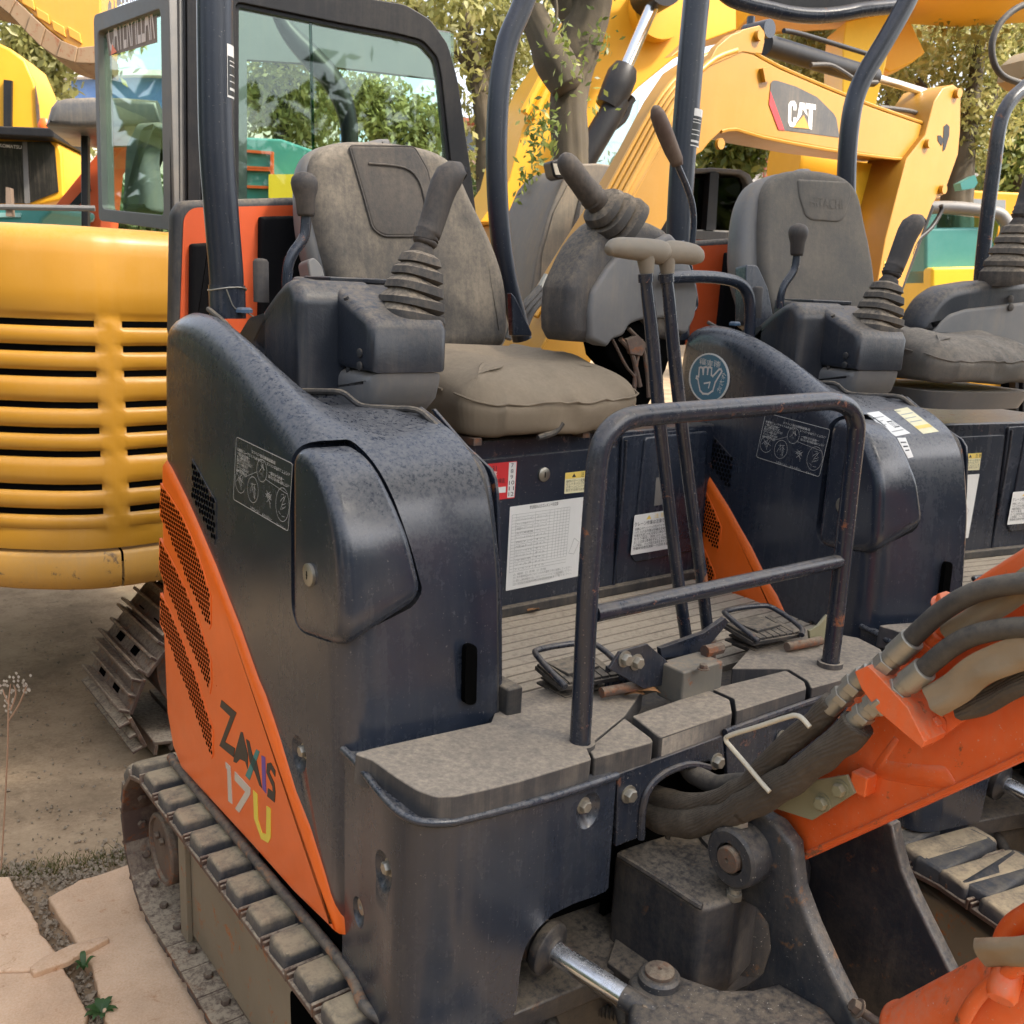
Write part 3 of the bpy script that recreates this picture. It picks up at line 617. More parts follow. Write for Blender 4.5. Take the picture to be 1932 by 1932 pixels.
cu = [tuple(Vector(cu[i]).lerp(Vector(cu[(i+1) % len(cu)]), k/3)) for i in range(len(cu)) for k in range(3)]
def ringz(ins, z, dz=0):
    out = []
    for x, y in (inset(cu, ins) if ins else cu):
        rg_ = 1-abs(mnoise.noise(Vector((x*7+y*9, y*5, z*6))))*3; rg2 = 1-abs(mnoise.noise(Vector((x*13-y*8, y*9+4, z*9))))*3
        n = mnoise.noise(Vector((x*9, y*9, z*11)))*.008+max(0, rg_)*.007+max(0, rg2)*.005
        cx, cy = 1.335, 1.78; d = Vector((x-cx, y-cy)); l = d.length; d = d/l if l > 1e-6 else d
        t = max(0, (1.75-y)/.2)
        out.append(Vector((x+d.x*n, y+d.y*n, z+n*.9-dz*t+.028*max(0, min(1, (y-1.6)/.35))*max(0, min(1, (z-1.12)/.08)))))
    return out
g = MB(); R = [ringz(.03, 1.105), ringz(.012, 1.112), ringz(.004, 1.125), ringz(0, 1.145), ringz(-.004, 1.165), ringz(0, 1.185, .012), ringz(.005, 1.203, .018), ringz(.02, 1.222, .024), ringz(.045, 1.236, .026), ringz(.08, 1.244, .024), ringz(.12, 1.249, .018)]
for t_, z_ in ((.7, 1.251), (.4, 1.253), (.12, 1.253)): R.append([Vector((1.335+(p.x-1.335)*t_, 1.78+(p.y-1.78)*t_, z_+(p.z-1.249)*t_*.8)) for p in R[10]])
R_c2 = R; g.rings(R); cush = obj('cushion', g, canvas, seat, ang=180, sub=1)
g = MB(); sr = ringz(-.002, 1.196, .018); g.tube([p+Vector((0, -.001, 0)) for p in sr[:]], .0026, 6); obj('seam', g, canvas, cush)
for a in (3, 12, 22, 30):
    pass
g = MB(); g.tube([FY(1.56).p3(x, y) for x, y in [(1015, 826), (1045, 815), (1058, 797)]], [.006, .008, .010], 8, sm=3); obj('adjust_lever', g, rubber, seat)
for x in (1.13, 1.42): obj('slide_rail', MB().box((x, 1.62, 1.103), (.02, .06, .014)), rusty, seat)

# ---- fixed console beside the entry-less side
CS = FX(.745)
cprof = CS.px([(466, 652), (474, 618), (492, 582), (515, 548), (530, 530), (540, 525), (549, 530), (556, 548), (560, 566), (560, 742)])
g = MB(); g.pillow(rnd(cprof, [0, .02, .02, .02, .015, .005, .01, .01, .01, 0], 3), CS, 0, .15, .022, 5); cons = m1('control_console', g, console, ang=50)
g = MB(); g.prism(rnd(CS.px([(440, 650), (470, 600), (500, 590), (500, 680)]), .01), CS, .0, .1); m1('console_foot', g, console, cons)
JY = 1.48
JB = FY(JY)
jb = JB.px([(700, 600), (735, 612), (843, 620), (845, 722), (836, 748), (803, 777), (760, 772), (722, 764), (705, 730)])
ju = [p[0] for p in jb]
XJ = min(ju)-.002
JS = FX(XJ)
jside = JS.px([(645, 545), (655, 537), (700, 598), (706, 612), (707, 766), (690, 766), (640, 735)])
# console block: side profile swept across, split into a dark upper and a pale lower moulding
u0, u1 = min(ju), max(ju); zt = JB.px([(843, 618)])[0][1]; zs = JB.px([(845, 702)])[0][1]; z0 = JB.px([(803, 780)])[0][1]
Yb = JY+.32
g = MB(); g.pillow([(JY+.002, zs), (JY, zt-.005), (JY+.012, zt+.012), (JY+.15, zt+.066), (Yb, zt+.078), (Yb, zs)], Fr((u0, 0, 0), (0, 1, 0), (0, 0, 1), (1, 0, 0)), 0, u1-u0, .016, 4, both=True); jc = m1('joystick_console', g, console, ang=50)
g = MB(); g.pillow([(JY+.006, zs-.001), (JY+.008, zs-.02), (JY+.02, z0+.02), (JY+.06, z0-.012), (Yb, z0-.012), (Yb, zs-.001)], Fr((u0+.002, 0, 0), (0, 1, 0), (0, 0, 1), (1, 0, 0)), 0, u1-u0-.006, .02, 5, both=True); jl = m1('console_lower', g, gplast, jc, ang=50)
g = MB(); c = Vector((u0-.0005, JY+.035, (zs+zt)/2-.02)); g.lathe([(.008, 0), (.008, .003), (.006, .004)], c+Vector((0, 0, .012)), (-1, 0, 0), 16); g.lathe([(.008, 0), (.008, .003), (.006, .004)], c-Vector((0, 0, .010)), (-1, 0, 0), 16); m1('push_buttons', g, rubber, jc)
g = MB(); g.fbox(Fr((0, 0, 0), (1, 0, 0), (0, 1, 0), (0, 0, 1)), u0+.02, u1-.01, JY+.19, JY+.30, zt+.070, zt+.080); m1('console_plate', g, console, jc, bev=.003)
g = MB(); g.tube([U(x, y, Y=JY+.1) for x, y in [(652, 560), (658, 590), (658, 740)]], .005, 8, sm=3); m1('console_seam', g, rubber, cons)
def axes(cs, i):
    a = (Vector(cs[min(i+1, len(cs)-1)])-Vector(cs[max(0, i-1)])).normalized()
    ny = Vector((0, 1, 0)); ny = (ny-a*ny.dot(a)).normalized(); nx = ny.cross(a); return nx if nx.x > 0 else -nx, ny
def stick(name, F, lst, mat, parent, sq=2, seg=24, kx=1, ky=1, ang=50, sub=0, mk_=obj):
    cs = [F.p3(x, y) for x, y, r in lst]; R = []
    for i, (x, y, r) in enumerate(lst):
        nx, ny = axes(cs, i); m = pxm(cs[i])*r; ring = []
        for k in range(seg):
            a = 2*math.pi*k/seg; ca, sa = math.cos(a), math.sin(a)
            ring.append(cs[i]+nx*(m*kx*abs(ca)**(2/sq)*(1 if ca > 0 else -1))+ny*(m*ky*abs(sa)**(2/sq)*(1 if sa > 0 else -1)))
        R.append(ring)
    g = MB(); g.rings(R); return mk_(name, g, mat, parent, ang=ang)
BY = FY(JY+.07)
BL = [(771, 614, 49), (771, 606, 51), (772, 590, 49), (774, 583, 38), (776, 579, 47), (777, 565, 46), (779, 556, 34), (781, 552, 42), (783, 537, 40), (785, 529, 29), (787, 525, 37), (789, 510, 35), (791, 502, 24), (792, 498, 31), (794, 484, 27), (796, 478, 18), (797, 470, 17)]
def joystick(F, dx, dy, sc, parent, lean=None, nm='joystick'):
    f = lambda L: [(dx+(x-772)*sc, dy+(y-612)*sc, r*sc) for x, y, r in L]
    j = stick('bellows', F, f([(x, y, r*1.2) for x, y, r in BL]), boot, parent, sq=3.4, seg=32, ang=35)
    stick('lever_collar', F, f([(796, 490, 20), (797, 468, 21), (799, 462, 17), (801, 452, 24)]), grip, j)
    stick('hand_grip', F, f([(800, 462, 21), (802, 456, 25), (803, 452, 22), (804, 449, 25), (806, 444, 22), (807, 441, 25), (810, 436, 24), (816, 418, 24.5), (823, 395, 25), (830, 372, 25.5), (838, 350, 27), (846, 336, 28), (856, 328, 25), (866, 326, 20), (874, 328, 14), (878, 331, 6)]), grip, j, seg=24, ang=80)
    return j
joystick(BY, 772, 612, 1, jc)
# blade lever with round knob, small stub lever
LV = FY(1.72)
lb = MB(); lb.tube([LV.p3(x, y) for x, y in [(542, 545), (542, 520), (545, 497), (553, 478), (566, 460), (574, 445), (577, 420), (577, 400)]], .0098, 14, sm=4); bl = m1('blade_lever', lb, steel_b, cons)
stick('lever_knob', LV, [(577, 408, 15), (577, 402, 17), (576, 375, 19), (575, 358, 24), (574, 345, 25.5), (573.5, 335, 23), (573, 327, 15), (573, 324, 5)], grip, bl, ang=80)
FYs = FY(1.78)
stick('stub_lever', FYs, [(493, 570, 14.5), (492, 494, 14.5), (492, 489, 11), (492, 487.5, 5)], grip, cons, ang=60)
g = MB(); g.lathe([(.016, 0), (.016, .006), (.012, .010)], U(461, 590, Y=1.86)+Vector((.0, 0, 0)), (0, 0, 1), 6); m1('filler_cap', g, mk('cap_blue', (.05, .11, .19, 1), .5), cons)

# ---- tilted console on the entry side, cut down to a frame over an open mechanism
RC = FY(1.66)
ro = [(1078, 560), (1080, 540), (1095, 505), (1118, 460), (1150, 423), (1178, 411), (1215, 413), (1262, 433), (1290, 465), (1306, 505), (1318, 550), (1312, 600), (1296, 632), (1290, 640), (1240, 640), (1215, 600), (1160, 610), (1150, 640), (1085, 645), (1075, 600)]
g = MB(); rp = cr(RC.px(ro), 2, True); g.pillow(rp, RC, 0, .12, .03, 5, both=True); rcn = m1('raised_console', g, mk('shell_plastic', (.045, .042, .042, 1), .6, dust=.3, up=.8, streak=.35, bump=.5, bscale=220), ang=60)
gi = [(1108, 640), (1106, 590), (1112, 550), (1140, 505), (1160, 480), (1190, 470), (1260, 440), (1285, 468), (1300, 508), (1312, 552), (1306, 598), (1290, 630), (1262, 625), (1252, 600), (1205, 603), (1182, 612), (1172, 632), (1150, 640), (1140, 655)]
g = MB(); g.pillow(rnd(RC.px(gi), .008, 2), RC, -.012, .03, .01, 4); m1('console_cover', g, gplast, rcn, ang=60)
g = MB(); g.pillow(RC.px([(1153, 640), (1170, 615), (1200, 605), (1250, 602), (1262, 627), (1290, 633), (1270, 700), (1235, 770), (1205, 765), (1200, 720), (1160, 675)]), RC, .02, .1, .01, 3); m1('console_cavity', g, hole, rcn)
g = MB()
for pts, r in (([(1175, 640), (1195, 665), (1205, 700), (1212, 730)], .006), ([(1190, 620), (1215, 650), (1225, 700), (1228, 750)], .005), ([(1215, 640), (1205, 690), (1200, 730)], .004), ([(1160, 640), (1185, 690), (1203, 715), (1200, 745)], .0035)):
    g.tube([RC.p3(x, y, .008) for x, y in pts], r, 8, sm=4)
m1('console_hoses', g, rusty, rcn)
g = MB(); g.prism(RC.px([(1182, 640), (1205, 632), (1222, 650), (1212, 672), (1190, 668)]), RC, .0, .012); m1('console_bracket', g, rusty, rcn, bev=.002)
g = MB(); g.tube([RC.p3(x, y, .0) for x, y in [(1288, 455), (1302, 500), (1310, 540), (1314, 575), (1305, 590)]], .0045, 8, sm=4); m1('latch_wire', g, cover, rcn)
TJ = FY(1.68)
tb = stick('bellows', TJ, [(1172, 428, 58), (1164, 418, 56), (1160, 414, 42), (1156, 410, 50), (1148, 401, 47), (1145, 397, 33), (1141, 394, 42), (1134, 386, 38), (1131, 382, 22)], boot, rcn, sq=2.6, seg=28, ang=35)
stick('hand_grip', TJ, [(1134, 392, 22), (1124, 378, 22), (1122, 376, 25), (1119, 372, 22), (1116, 369, 25), (1113, 366, 22), (1108, 360, 23), (1095, 343, 22), (1082, 325, 22), (1072, 311, 21), (1066, 303, 18), (1061, 298, 13), (1058, 295, 5)], grip, tb, seg=22, ang=80)
# tall lock lever beside the console
TL = FY(1.62)
tl = m1('lock_lever', MB().tube([TL.p3(x, y) for x, y in [(1272, 290), (1280, 315), (1295, 350), (1306, 385), (1309, 420), (1306, 460)]], .0072, 12, sm=4), steel_b)
stick('lever_sleeve', TL, [(1278, 312, 11), (1276, 302, 13), (1268, 285, 14.5), (1256, 255, 15.5), (1248, 235, 15.5), (1240, 215, 14), (1236, 204, 9), (1234, 200, 3)], mk('old_grip', (.07, .04, .03, 1), .6, dust=.2, bump=.2), tl, ang=80)

# ---- travel levers with T handles
TV = FY(1.16)
for k, (pts, hx) in enumerate((([(1299, 1235), (1280, 1100), (1262, 950), (1243, 780), (1232, 650), (1222, 560), (1218, 520)], ([(1147, 471), (1160, 464), (1190, 466), (1228, 470), (1248, 475), (1254, 482)], [1, 1, 1, 1, 1, 1])), ([(1338, 1215), (1322, 1080), (1305, 950), (1285, 790), (1270, 650), (1262, 560), (1257, 520)], ([(1244, 476), (1262, 473), (1290, 474), (1312, 479), (1322, 486)], [1]*5)))):
    g = MB(); g.tube([TV.p3(x, y) for x, y in pts], [.0115]*5+[.0105, .0095], 14, sm=3); lv = m1('travel_lever', g, steel_b)
    g = MB(); a, b = TV.p3(pts[-1][0]+1, pts[-1][1]+12), TV.p3(pts[-1][0], pts[-1][1]-4); g.tube([a, b], .0125, 14); m1('lever_nut', g, steel_b, lv)
    hh = hx[0]; n = len(hh)
    g = MB(); rr = [.008, .0145, .017, .0185, .019, .012] if n == 6 else [.013, .0185, .018, .016, .008]
    g.tube([TV.p3(x, y+3) for x, y in hh], rr, 16, sm=4); st_x = pts[-1][0]; g.tube([TV.p3(st_x+3, 520), TV.p3(st_x, 480)], [.0105, .016], 14); m1('lever_handle', g, beige, lv, ang=80)
    g = MB(); p = TV.p3(*pts[0]); g.tube([p+Vector((0, 0, .01)), p-Vector((0, 0, .07))], .013, 12); m1('lever_root', g, rusty, lv)
# ---- valve box, bracket plates, pedals
Z7 = .745
def at(x, y, z=Z7): return U(x, y, Z=z)
p = at(1300, 1300); g = MB(); g.box((p.x, p.y, .765), (.10, .058, .062)); vb_ = m1('lever_box', g, mk('box_galv', (.12, .115, .10, 1), .5, dust=.35, up=.7, streak=.2, rust=.1), bev=.004)
g = MB(); g.bolt(U(1327, 1262, Z=.80), (0, 0, 1), .0075); m1('bolt', g, rusty, vb_)
g = MB(); PB = FY(1.08)
g.prism(PB.px([(1170, 1230), (1222, 1215), (1262, 1250), (1262, 1290), (1215, 1300), (1150, 1262)]), PB, 0, .006)
br = m1('bracket_plate', g, steel_b, bev=.001)
for x, y in ((1178, 1243), (1200, 1249)): m1('bolt', MB().bolt(PB.p3(x, y), (0, -1, 0), .0105), zinc, br)
g = MB(); g.prism(PB.px([(1262, 1230), (1345, 1200), (1385, 1172), (1392, 1180), (1350, 1230), (1352, 1290), (1335, 1290), (1330, 1240), (1265, 1250)]), PB, .02, .03); g.fbox(PB, *[sorted([PB.px([(1190, 1215)])[0][0], PB.px([(1370, 1180)])[0][0]])[k] for k in (0, 1)], .735, .79, .05, .056); m1('bracket_plate', g, steel_b, bev=.001)
g = MB(); g.tube([PB.p3(1333, 1228, -.01), PB.p3(1335, 1300, -.01)], .009, 10); g.tube([PB.p3(1320, 1225, -.012), PB.p3(1350, 1218, -.012)], .011, 8); m1('linkage', g, rusty)
def pedal(cx, cy, rot, s=1):
    c = at(cx, cy); M = Matrix.Rotation(R_(rot), 3, 'Z') @ Matrix.Rotation(R_(5), 3, 'X')
    g = MB(); 
    for k in range(7): g.box(c+M @ Vector(((k-3)*.0165*s, 0, .034)), (.0145*s, .078*s, .006), M)
    g.box(c+M @ Vector((0, 0, .028)), (.118*s, .084*s, .008), M); pd = m1('pedal', g, rubber, bev=.0015)
    g = MB(); g.box(c+Vector((0, .01, .016)), (.07, .06, .05)); 
    for h in (.002, .012, .022): g.box(c+Vector((0, .01, h)), (.095-h, .08-h, .005))
    m1('pedal_boot', g, rubber, pd, bev=.002)
    g = MB(); g.tube([c+M @ Vector(v) for v in [(-.055, -.05, .036), (-.06, .03, .052), (-.045, .055, .054), (.04, .055, .054), (.068, .04, .05), (.072, -.03, .040), (.055, -.052, .034)]], .0055, 10, sm=3); m1('pedal_guard', g, steel_b, pd)
    g = MB(); g.tube([c+M @ Vector((.01, -.062, .02)), c+M @ Vector((.10, -.062, .02))], .009, 12); m1('pedal_pivot', g, rusty, pd)
pedal(1085, 1298, -8, 1.0); pedal(1432, 1215, -8, 1.05)
# ---- front hand rail
HR = FY(.995)
hr = m1('hand_rail', MB().tube([HR.p3(x, y) for x, y in [(1094, 1404), (1100, 1300), (1109, 1120), (1121, 950), (1128, 868), (1140, 828), (1162, 802), (1195, 787), (1260, 780), (1400, 769), (1540, 758), (1575, 758), (1600, 768), (1613, 790), (1615, 820), (1606, 900), (1589, 1060), (1573, 1200), (1566, 1253)]], .0158, 18, sm=4), steel_b, ang=80)
m1('rail_crossbar', MB().tube([HR.p3(1122, 1158), HR.p3(1592, 1057)], .0128, 16), steel_b, hr)
for x, y in ((1093, 1405), (1566, 1252)):
    c = HR.p3(x, y); m1('rail_grommet', MB().lathe([(.0172, 0), (.0172, .009), (.0235, .009), (.0235, 0)], Vector((c.x, c.y, c.z-.004)), (0, 0, 1), 28), mat_r, hr)
# ---- canopy posts
PL = FY(1.90)
pl_ = m1('canopy_post', MB().tube([PL.p3(x, y) for x, y in [(404, -420), (405, -60), (406, 120), (409, 280), (419, 420), (427, 520), (430, 600)]], .0325, 32, sm=5), post_p, ang=80)
m1('post_collar', MB().tube([PL.p3(428, 538), PL.p3(430, 600)], .0350, 24), cover, pl_)
g = MB(); cc = PL.p3(429, 545); g.tube([cc+Vector((.0365*math.cos(a/10*math.pi*2), .0365*math.sin(a/10*math.pi*2), .004*math.sin(a))) for a in range(11)], .0016, 6, sm=3); g.tube([PL.p3(x, y, -.036) for x, y in [(414, 545), (420, 560), (430, 580), (455, 590), (470, 600)]], .0012, 6, sm=4); m1('tie_wire', g, zinc, pl_)
PS = FY(1.90-.034)
def poststick(x0, x1, y0, y1, F, rad, cen, parent):
    # label wrapped on the round post: columns of points on the tube's surface
    g = MB(); n = 8; rows_ = []
    for k in range(n+1):
        x = x0+(x1-x0)*k/n; col_ = []
        for y in (y0, y1):
            p = F.p3(x, y); cx_ = cen.x; dx = max(-rad*.999, min(rad*.999, (p-Vector((cen.x, 0, 0))).x)); col_.append(p)
        rows_.append(col_)
    return rows_
def wraplabel(c0, c1, rad, a0, a1, h0, h1, mat, parent, name='rating_label', n=10):
    c0 = Vector(c0); c1 = Vector(c1); ax = (c1-c0).normalized(); e1 = Vector((1, 0, 0)); e1 = (e1-ax*e1.dot(ax)).normalized(); e2 = ax.cross(e1)
    R = []
    for h in (h0, h1): R.append([c0+ax*h+(e1*math.cos(R_(a0+(a1-a0)*k/n))+e2*math.sin(R_(a0+(a1-a0)*k/n)))*rad for k in range(n+1)])
    vs = R[0]+R[1]; g = MB(); g.add(vs, [(k, k+1, n+2+k, n+1+k) for k in range(n)]); return m1(name, g, mat, parent)
c0, c1 = PL.p3(407, 185), PL.p3(406, 85)
def wl3(rad, a0, a1, f0, f1, mat, nm, par): L_ = (c1-c0).length; return wraplabel(c0, c1, rad, a0, a1, f0*L_, f1*L_, mat, par, nm)
lab = wl3(.0331, -72, -6, 0, 1, white, 'rating_label', pl_)
wl3(.0334, -70, -8, .04, .78, decal_k, 'label_panel', lab)
for f_ in (.14, .3, .42, .6, .68): wl3(.0337, -62, -24 if f_ != .14 else -14, f_, f_+(.05 if f_ == .14 else .018), inkw, 'label_print', lab)
tF = Fr(c0, Vector((math.cos(R_(52)), math.sin(R_(-38))*1, 0)), (0, 0, 1))
PR = FY(2.08)
m1('canopy_post', MB().tube([PR.p3(x, y) for x, y in [(1060, -150), (1010, -50), (982, 20), (957, 80), (944, 150), (938, 230), (937, 320), (942, 420), (955, 520), (975, 600), (985, 640)]], .0265, 32, sm=4), post_p, ang=80)
# ---- entry side grab loop
GL = FY(1.62)
m1('grab_loop', MB().tube([GL.p3(x, y) for x, y in [(1250, 524), (1310, 522), (1360, 525), (1395, 535), (1412, 558), (1415, 600), (1410, 680), (1402, 750)]], .0145, 16, sm=4), steel_b, ang=80)
# ---- opened engine hood standing up behind the seat
HF = FY(2.13)
ho = rnd(HF.px([(326, 640), (330, 400), (345, 378), (560, 372), (860, 368), (880, 640)]), .02, 5)
g = MB(); g.pillow(ho, HF, .0, .05, .014, 4, both=True); hat = m1('raised_engine_hood', g, rubber, ang=60)
hi = rnd(HF.px([(338, 640), (346, 410), (362, 392), (560, 387), (850, 383), (866, 640)]), .015, 4)
g = MB(); g.prism(hi, HF, -.002, .01); hl = m1('hood_lining', g, redp, hat)
for P4 in ([(354, 640), (356, 460), (392, 458), (392, 640)], [(484, 640), (486, 409), (700, 404), (700, 640)]):
    g = MB(); g.pillow(rnd(HF.px(P4), .006, 2), HF, -.022, .0, .008, 3); m1('foam_pad', g, black, hl)

# ================================================================ tracks
zc, rr_, Yr, Yf, pit = .2, .195, 1.945, .60, .0905
Lr = Yr-Yf; per = 2*Lr+2*math.pi*rr_; NS = 43; pit = per/NS
def trackpt(s):
    s %= per
    if s < Lr: return Vector((0, Yr-s, zc+rr_)), Vector((0, -1, 0)), Vector((0, 0, 1))
    s -= Lr
    if s < math.pi*rr_: a = math.pi/2+s/rr_; n = Vector((0, math.cos(a), math.sin(a))); return Vector((0, Yf, zc))+n*rr_, Vector((0, -math.sin(a), math.cos(a))), n
    s -= math.pi*rr_
    if s < Lr: return Vector((0, Yf+s, zc-rr_)), Vector((0, 1, 0)), Vector((0, 0, -1))
    s -= Lr; a = -math.pi/2+s/rr_; n = Vector((0, math.cos(a), math.sin(a))); return Vector((0, Yr, zc))+n*rr_, Vector((0, -math.sin(a), math.cos(a))), n
def blob_pad(w, l, h, seed):
    r_ = random.Random(seed); g = MB(); R = []
    for z, i_ in ((0, 0), (h*.7, .001), (h*.92, .003), (h, .008)):
        pl2 = rnd([(-w/2+i_, -l/2+i_), (w/2-i_, -l/2+i_), (w/2-i_, l/2-i_), (-w/2+i_, l/2-i_)], .010, 3)
        R.append([Vector((x+r_.uniform(-.0016, .0016), y+r_.uniform(-.0016, .0016), z+(r_.uniform(-.0015, .0015) if z else 0))) for x, y in pl2])
    g.rings(R); return g
sg = MB(); sg.box((0, 0, -.038), (.21, .080, .010)); sg.box((0, .0415, -.033), (.21, .007, .022)); sg.box((0, -.041, -.034), (.21, .006, .018))
shoe0 = obj('track_shoe', sg, shoe_s, bev=.0025); 
pads = [obj('rubber_pad', blob_pad(.202, .064, .027, k), shoe_r, ang=60) for k in range(4)]
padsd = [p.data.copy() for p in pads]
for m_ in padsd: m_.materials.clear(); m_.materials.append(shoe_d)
bg = MB(); bg.bolt((-.065, 0, -.044), (0, 0, -1), .0095, False); bolt0 = obj('bolt', bg, rusty)
inv1 = WM[M1.name].inverted()
first = [True]
for side, x0 in (('near', .652), ('far', 1.748)):
    for k in range(NS):
        p, t, n = trackpt(k*pit+.035); o = p+Vector((x0, 0, 0)); xax = t.cross(n)
        M = Matrix.Translation(o) @ Matrix((xax, t, n)).transposed().to_4x4()
        M = M @ Matrix.Translation((0, 0, .0))
        s_ = shoe0 if first[0] else shoe0.copy(); p_ = pads[k % 4].copy(); b_ = bolt0.copy()
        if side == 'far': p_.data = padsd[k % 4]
        if not first[0]: COL.objects.link(s_)
        first[0] = False
        s_.parent = M1; s_.matrix_local = inv1 @ M @ Matrix.Diagonal((-1 if xax.x < 0 else 1, 1, 1, 1)); WM[s_.name] = WM[M1.name]
        for c_, dz in ((p_, -.033), (b_, 0)):
            COL.objects.link(c_); c_.parent = s_; c_.matrix_local = Matrix.Translation((0, 0, dz)); WM[c_.name] = WM[M1.name]
for o_ in pads+[bolt0]: bpy.data.objects.remove(o_)
for x0 in (.575, 1.67):
    g = MB(); tf = Fr((x0+.02, 0, 0), (0, 1, 0), (0, 0, 1), (1, 0, 0))
    g.pillow(rnd([(.62, .07), (1.0, .07), (1.83, .07), (1.83, .315), (1.1, .315), (.62, .29)], .02, 3), tf, 0, .13, .006, 3); tfr = m1('track_frame', g, frame_g)
    g = MB(); g.prism(rnd(tf.px([(548, 1870), (570, 1862), (640, 1932), (640, 2000), (560, 2000), (550, 1932)]) if x0 < 1 else [(1.0, .15), (1.2, .15), (1.2, .25), (1.0, .25)], .01, 4), tf, -.001, .01); m1('frame_opening', g, hole, tfr)
    g = MB(); g.fbox(tf, 1.79, 1.83, .06, .33, -.012, .0); m1('frame_bracket', g, frame_g, tfr, bev=.002)
    g = MB(); g.lathe([(.070, .03), (.078, .03), (.078, .0), (.074, -.004), (.068, -.003), (.066, .003), (.0, .005)], (x0+.005, 1.93, .205), (1, 0, 0), 40); g.lathe([(.078, .0), (.078, .05), (.13, .055), (.13, .12)], (x0+.015, 1.93, .205), (1, 0, 0), 40); wh = m1('idler_wheel', g, rusty, ang=30)
    g = MB(); g.bolt((x0+.008, 1.955, .225), (-1, 0, 0), .008, False); g.bolt((x0+.008, 1.925, .225), (-1, 0, 0), .008, False); m1('wheel_bolts', g, rusty, wh)
    for yy in (.8, 1.05, 1.3, 1.55): m1('track_roller', MB().lathe([(.055, 0), (.055, .1)], (x0+.03, yy, .10), (1, 0, 0), 20), rusty)
g = MB(); g.box((1.2, 1.3, .25), (.9, .7, .2)); m1('undercarriage', g, cast_b, bev=.02)
# ================================================================ digging gear in front
def zz(px, py, sz, pts): return [((px+x*sz/1932)*1932/3024, (py+y*sz/1932)*1932/3024) for x, y in pts]
ZA = lambda p: zz(2350, 1650, 674, p)
ZB = lambda p: zz(1850, 2050, 700, p)
ZC = lambda p: zz(2450, 2400, 574, p)
ZD = lambda p: zz(1450, 0, 700, p)
ZE = lambda p: zz(0, 100, 560, p)
cast_l = mk('cast_worn', (.024, .028, .036, 1), .4, dust=.15, up=.4, streak=.12, rust=.02, rcol=(.08, .04, .02, 1), bump=.6, bscale=70, speck=.6)
# nose of the main frame carrying the swing post
NF = FZ(.545)
np_ = NF.px([(1157, 1603), (1200, 1588), (1300, 1558), (1440, 1560), (1440, 1640), (1380, 1700), (1325, 1712), (1308, 1703), (1230, 1652), (1168, 1614)])
g = MB(); g.prism(np_, NF, 0, .17); nose = m1('frame_nose', g, cast_b, bev=.012, seg=3)
g = MB(); g.tube([NF.P(*uv, -.001) for uv in NF.px([(1168, 1614), (1230, 1652), (1308, 1703), (1325, 1712)])], .0055, 8, sm=3); m1('weld_bead', g, cast_b, nose)
g = MB(); g.lathe([(.10, .36), (.10, .52), (.085, .55), (.0, .55)], (1.215, .90, 0), (0, 0, 1), 32); m1('king_post', g, cast_l)
g = MB(); g.prism(FZ(.46).px([(1168, 1700), (1300, 1790), (1345, 1800), (1330, 1850), (1240, 1812), (1150, 1750)]), FZ(.40), 0, .02); m1('lower_bracket', g, cast_b, bev=.003)
# swing post
L1 = FX(1.085)
lug = [(1346, 1590), (1358, 1556), (1385, 1540), (1425, 1534), (1462, 1556), (1493, 1597), (1496, 1630), (1502, 1680), (1528, 1750), (1568, 1840), (1618, 1940), (1680, 2060), (1470, 2080), (1380, 1960), (1345, 1890), (1405, 1864), (1436, 1838), (1451, 1790), (1446, 1745), (1425, 1715), (1392, 1698), (1362, 1680)]
g = MB(); g.pillow(L1.px(lug), L1, 0, .032, .007, 3, both=True); post = m1('swing_post', g, cast_l, ang=50)
g = MB(); rc = L1.p3(1386, 1619); rc = FX(1.045).p3(1376, 1621); g.lathe([(.022, .006), (.024, .0), (.040, .0), (.0445, .004), (.0455, .02), (.0455, .075)], rc, (1, 0, 0), 40, cap=False); m1('pin_boss', g, cast_l, post, ang=40)
g = MB(); g.lathe([(.0195, .03), (.0195, .0), (.0175, -.002), (.0035, -.002), (.003, .002), (0, .002)], rc+Vector((-.004, 0, 0)), (1, 0, 0), 32); m1('pivot_pin', g, rusty, post, ang=40)
for x, y, ax in ((1396, 1553, (0, .15, 1)), (1385, 1687, (0, .1, -1))):
    g = MB(); g.bolt(FX(1.067).p3(x, y)-Vector(ax)*.006, ax, .0125, False); g.lathe([(.009, 0), (.009, .008)], FX(1.067).p3(x, y)-Vector(ax)*.012, ax, 12); m1('bolt', g, zinc, post)
L2 = FX(1.262)
g = MB(); g.pillow(L2.px([(1480, 1600), (1560, 1560), (1640, 1530), (1682, 1558), (1690, 1600), (1702, 1645), (1722, 1692), (1748, 1745), (1775, 1800), (1800, 1850), (1860, 1960), (1700, 2060), (1560, 1960), (1500, 1760)]), L2, 0, .026, .005, 3, both=True); m1('post_cheek', g, cast_b, post, ang=50)
AF = FZ(.452)
arm = AF.px([(1186, 1842), (1196, 1828), (1250, 1822), (1300, 1842), (1360, 1862), (1420, 1862), (1470, 1850), (1560, 1900), (1640, 2000), (1560, 2080), (1330, 2060), (1230, 2010), (1190, 1960)])
g = MB(); g.pillow(arm, AF, 0, .07, .012, 4); m1('swing_arm', g, cast_l, post, ang=50)
c = AF.p3(1243, 1852); g = MB(); g.lathe([(.030, 0), (.030, .010), (.026, .014), (0, .014)], c, (0, 0, 1), 36); bs_ = m1('arm_boss', g, cast_l, post, ang=40)
g = MB(); g.lathe([(.021, .014), (.021, .019), (.018, .021), (.003, .021), (.002, .018), (0, .018)], c, (0, 0, 1), 32); m1('arm_pin', g, rusty, bs_, ang=40)
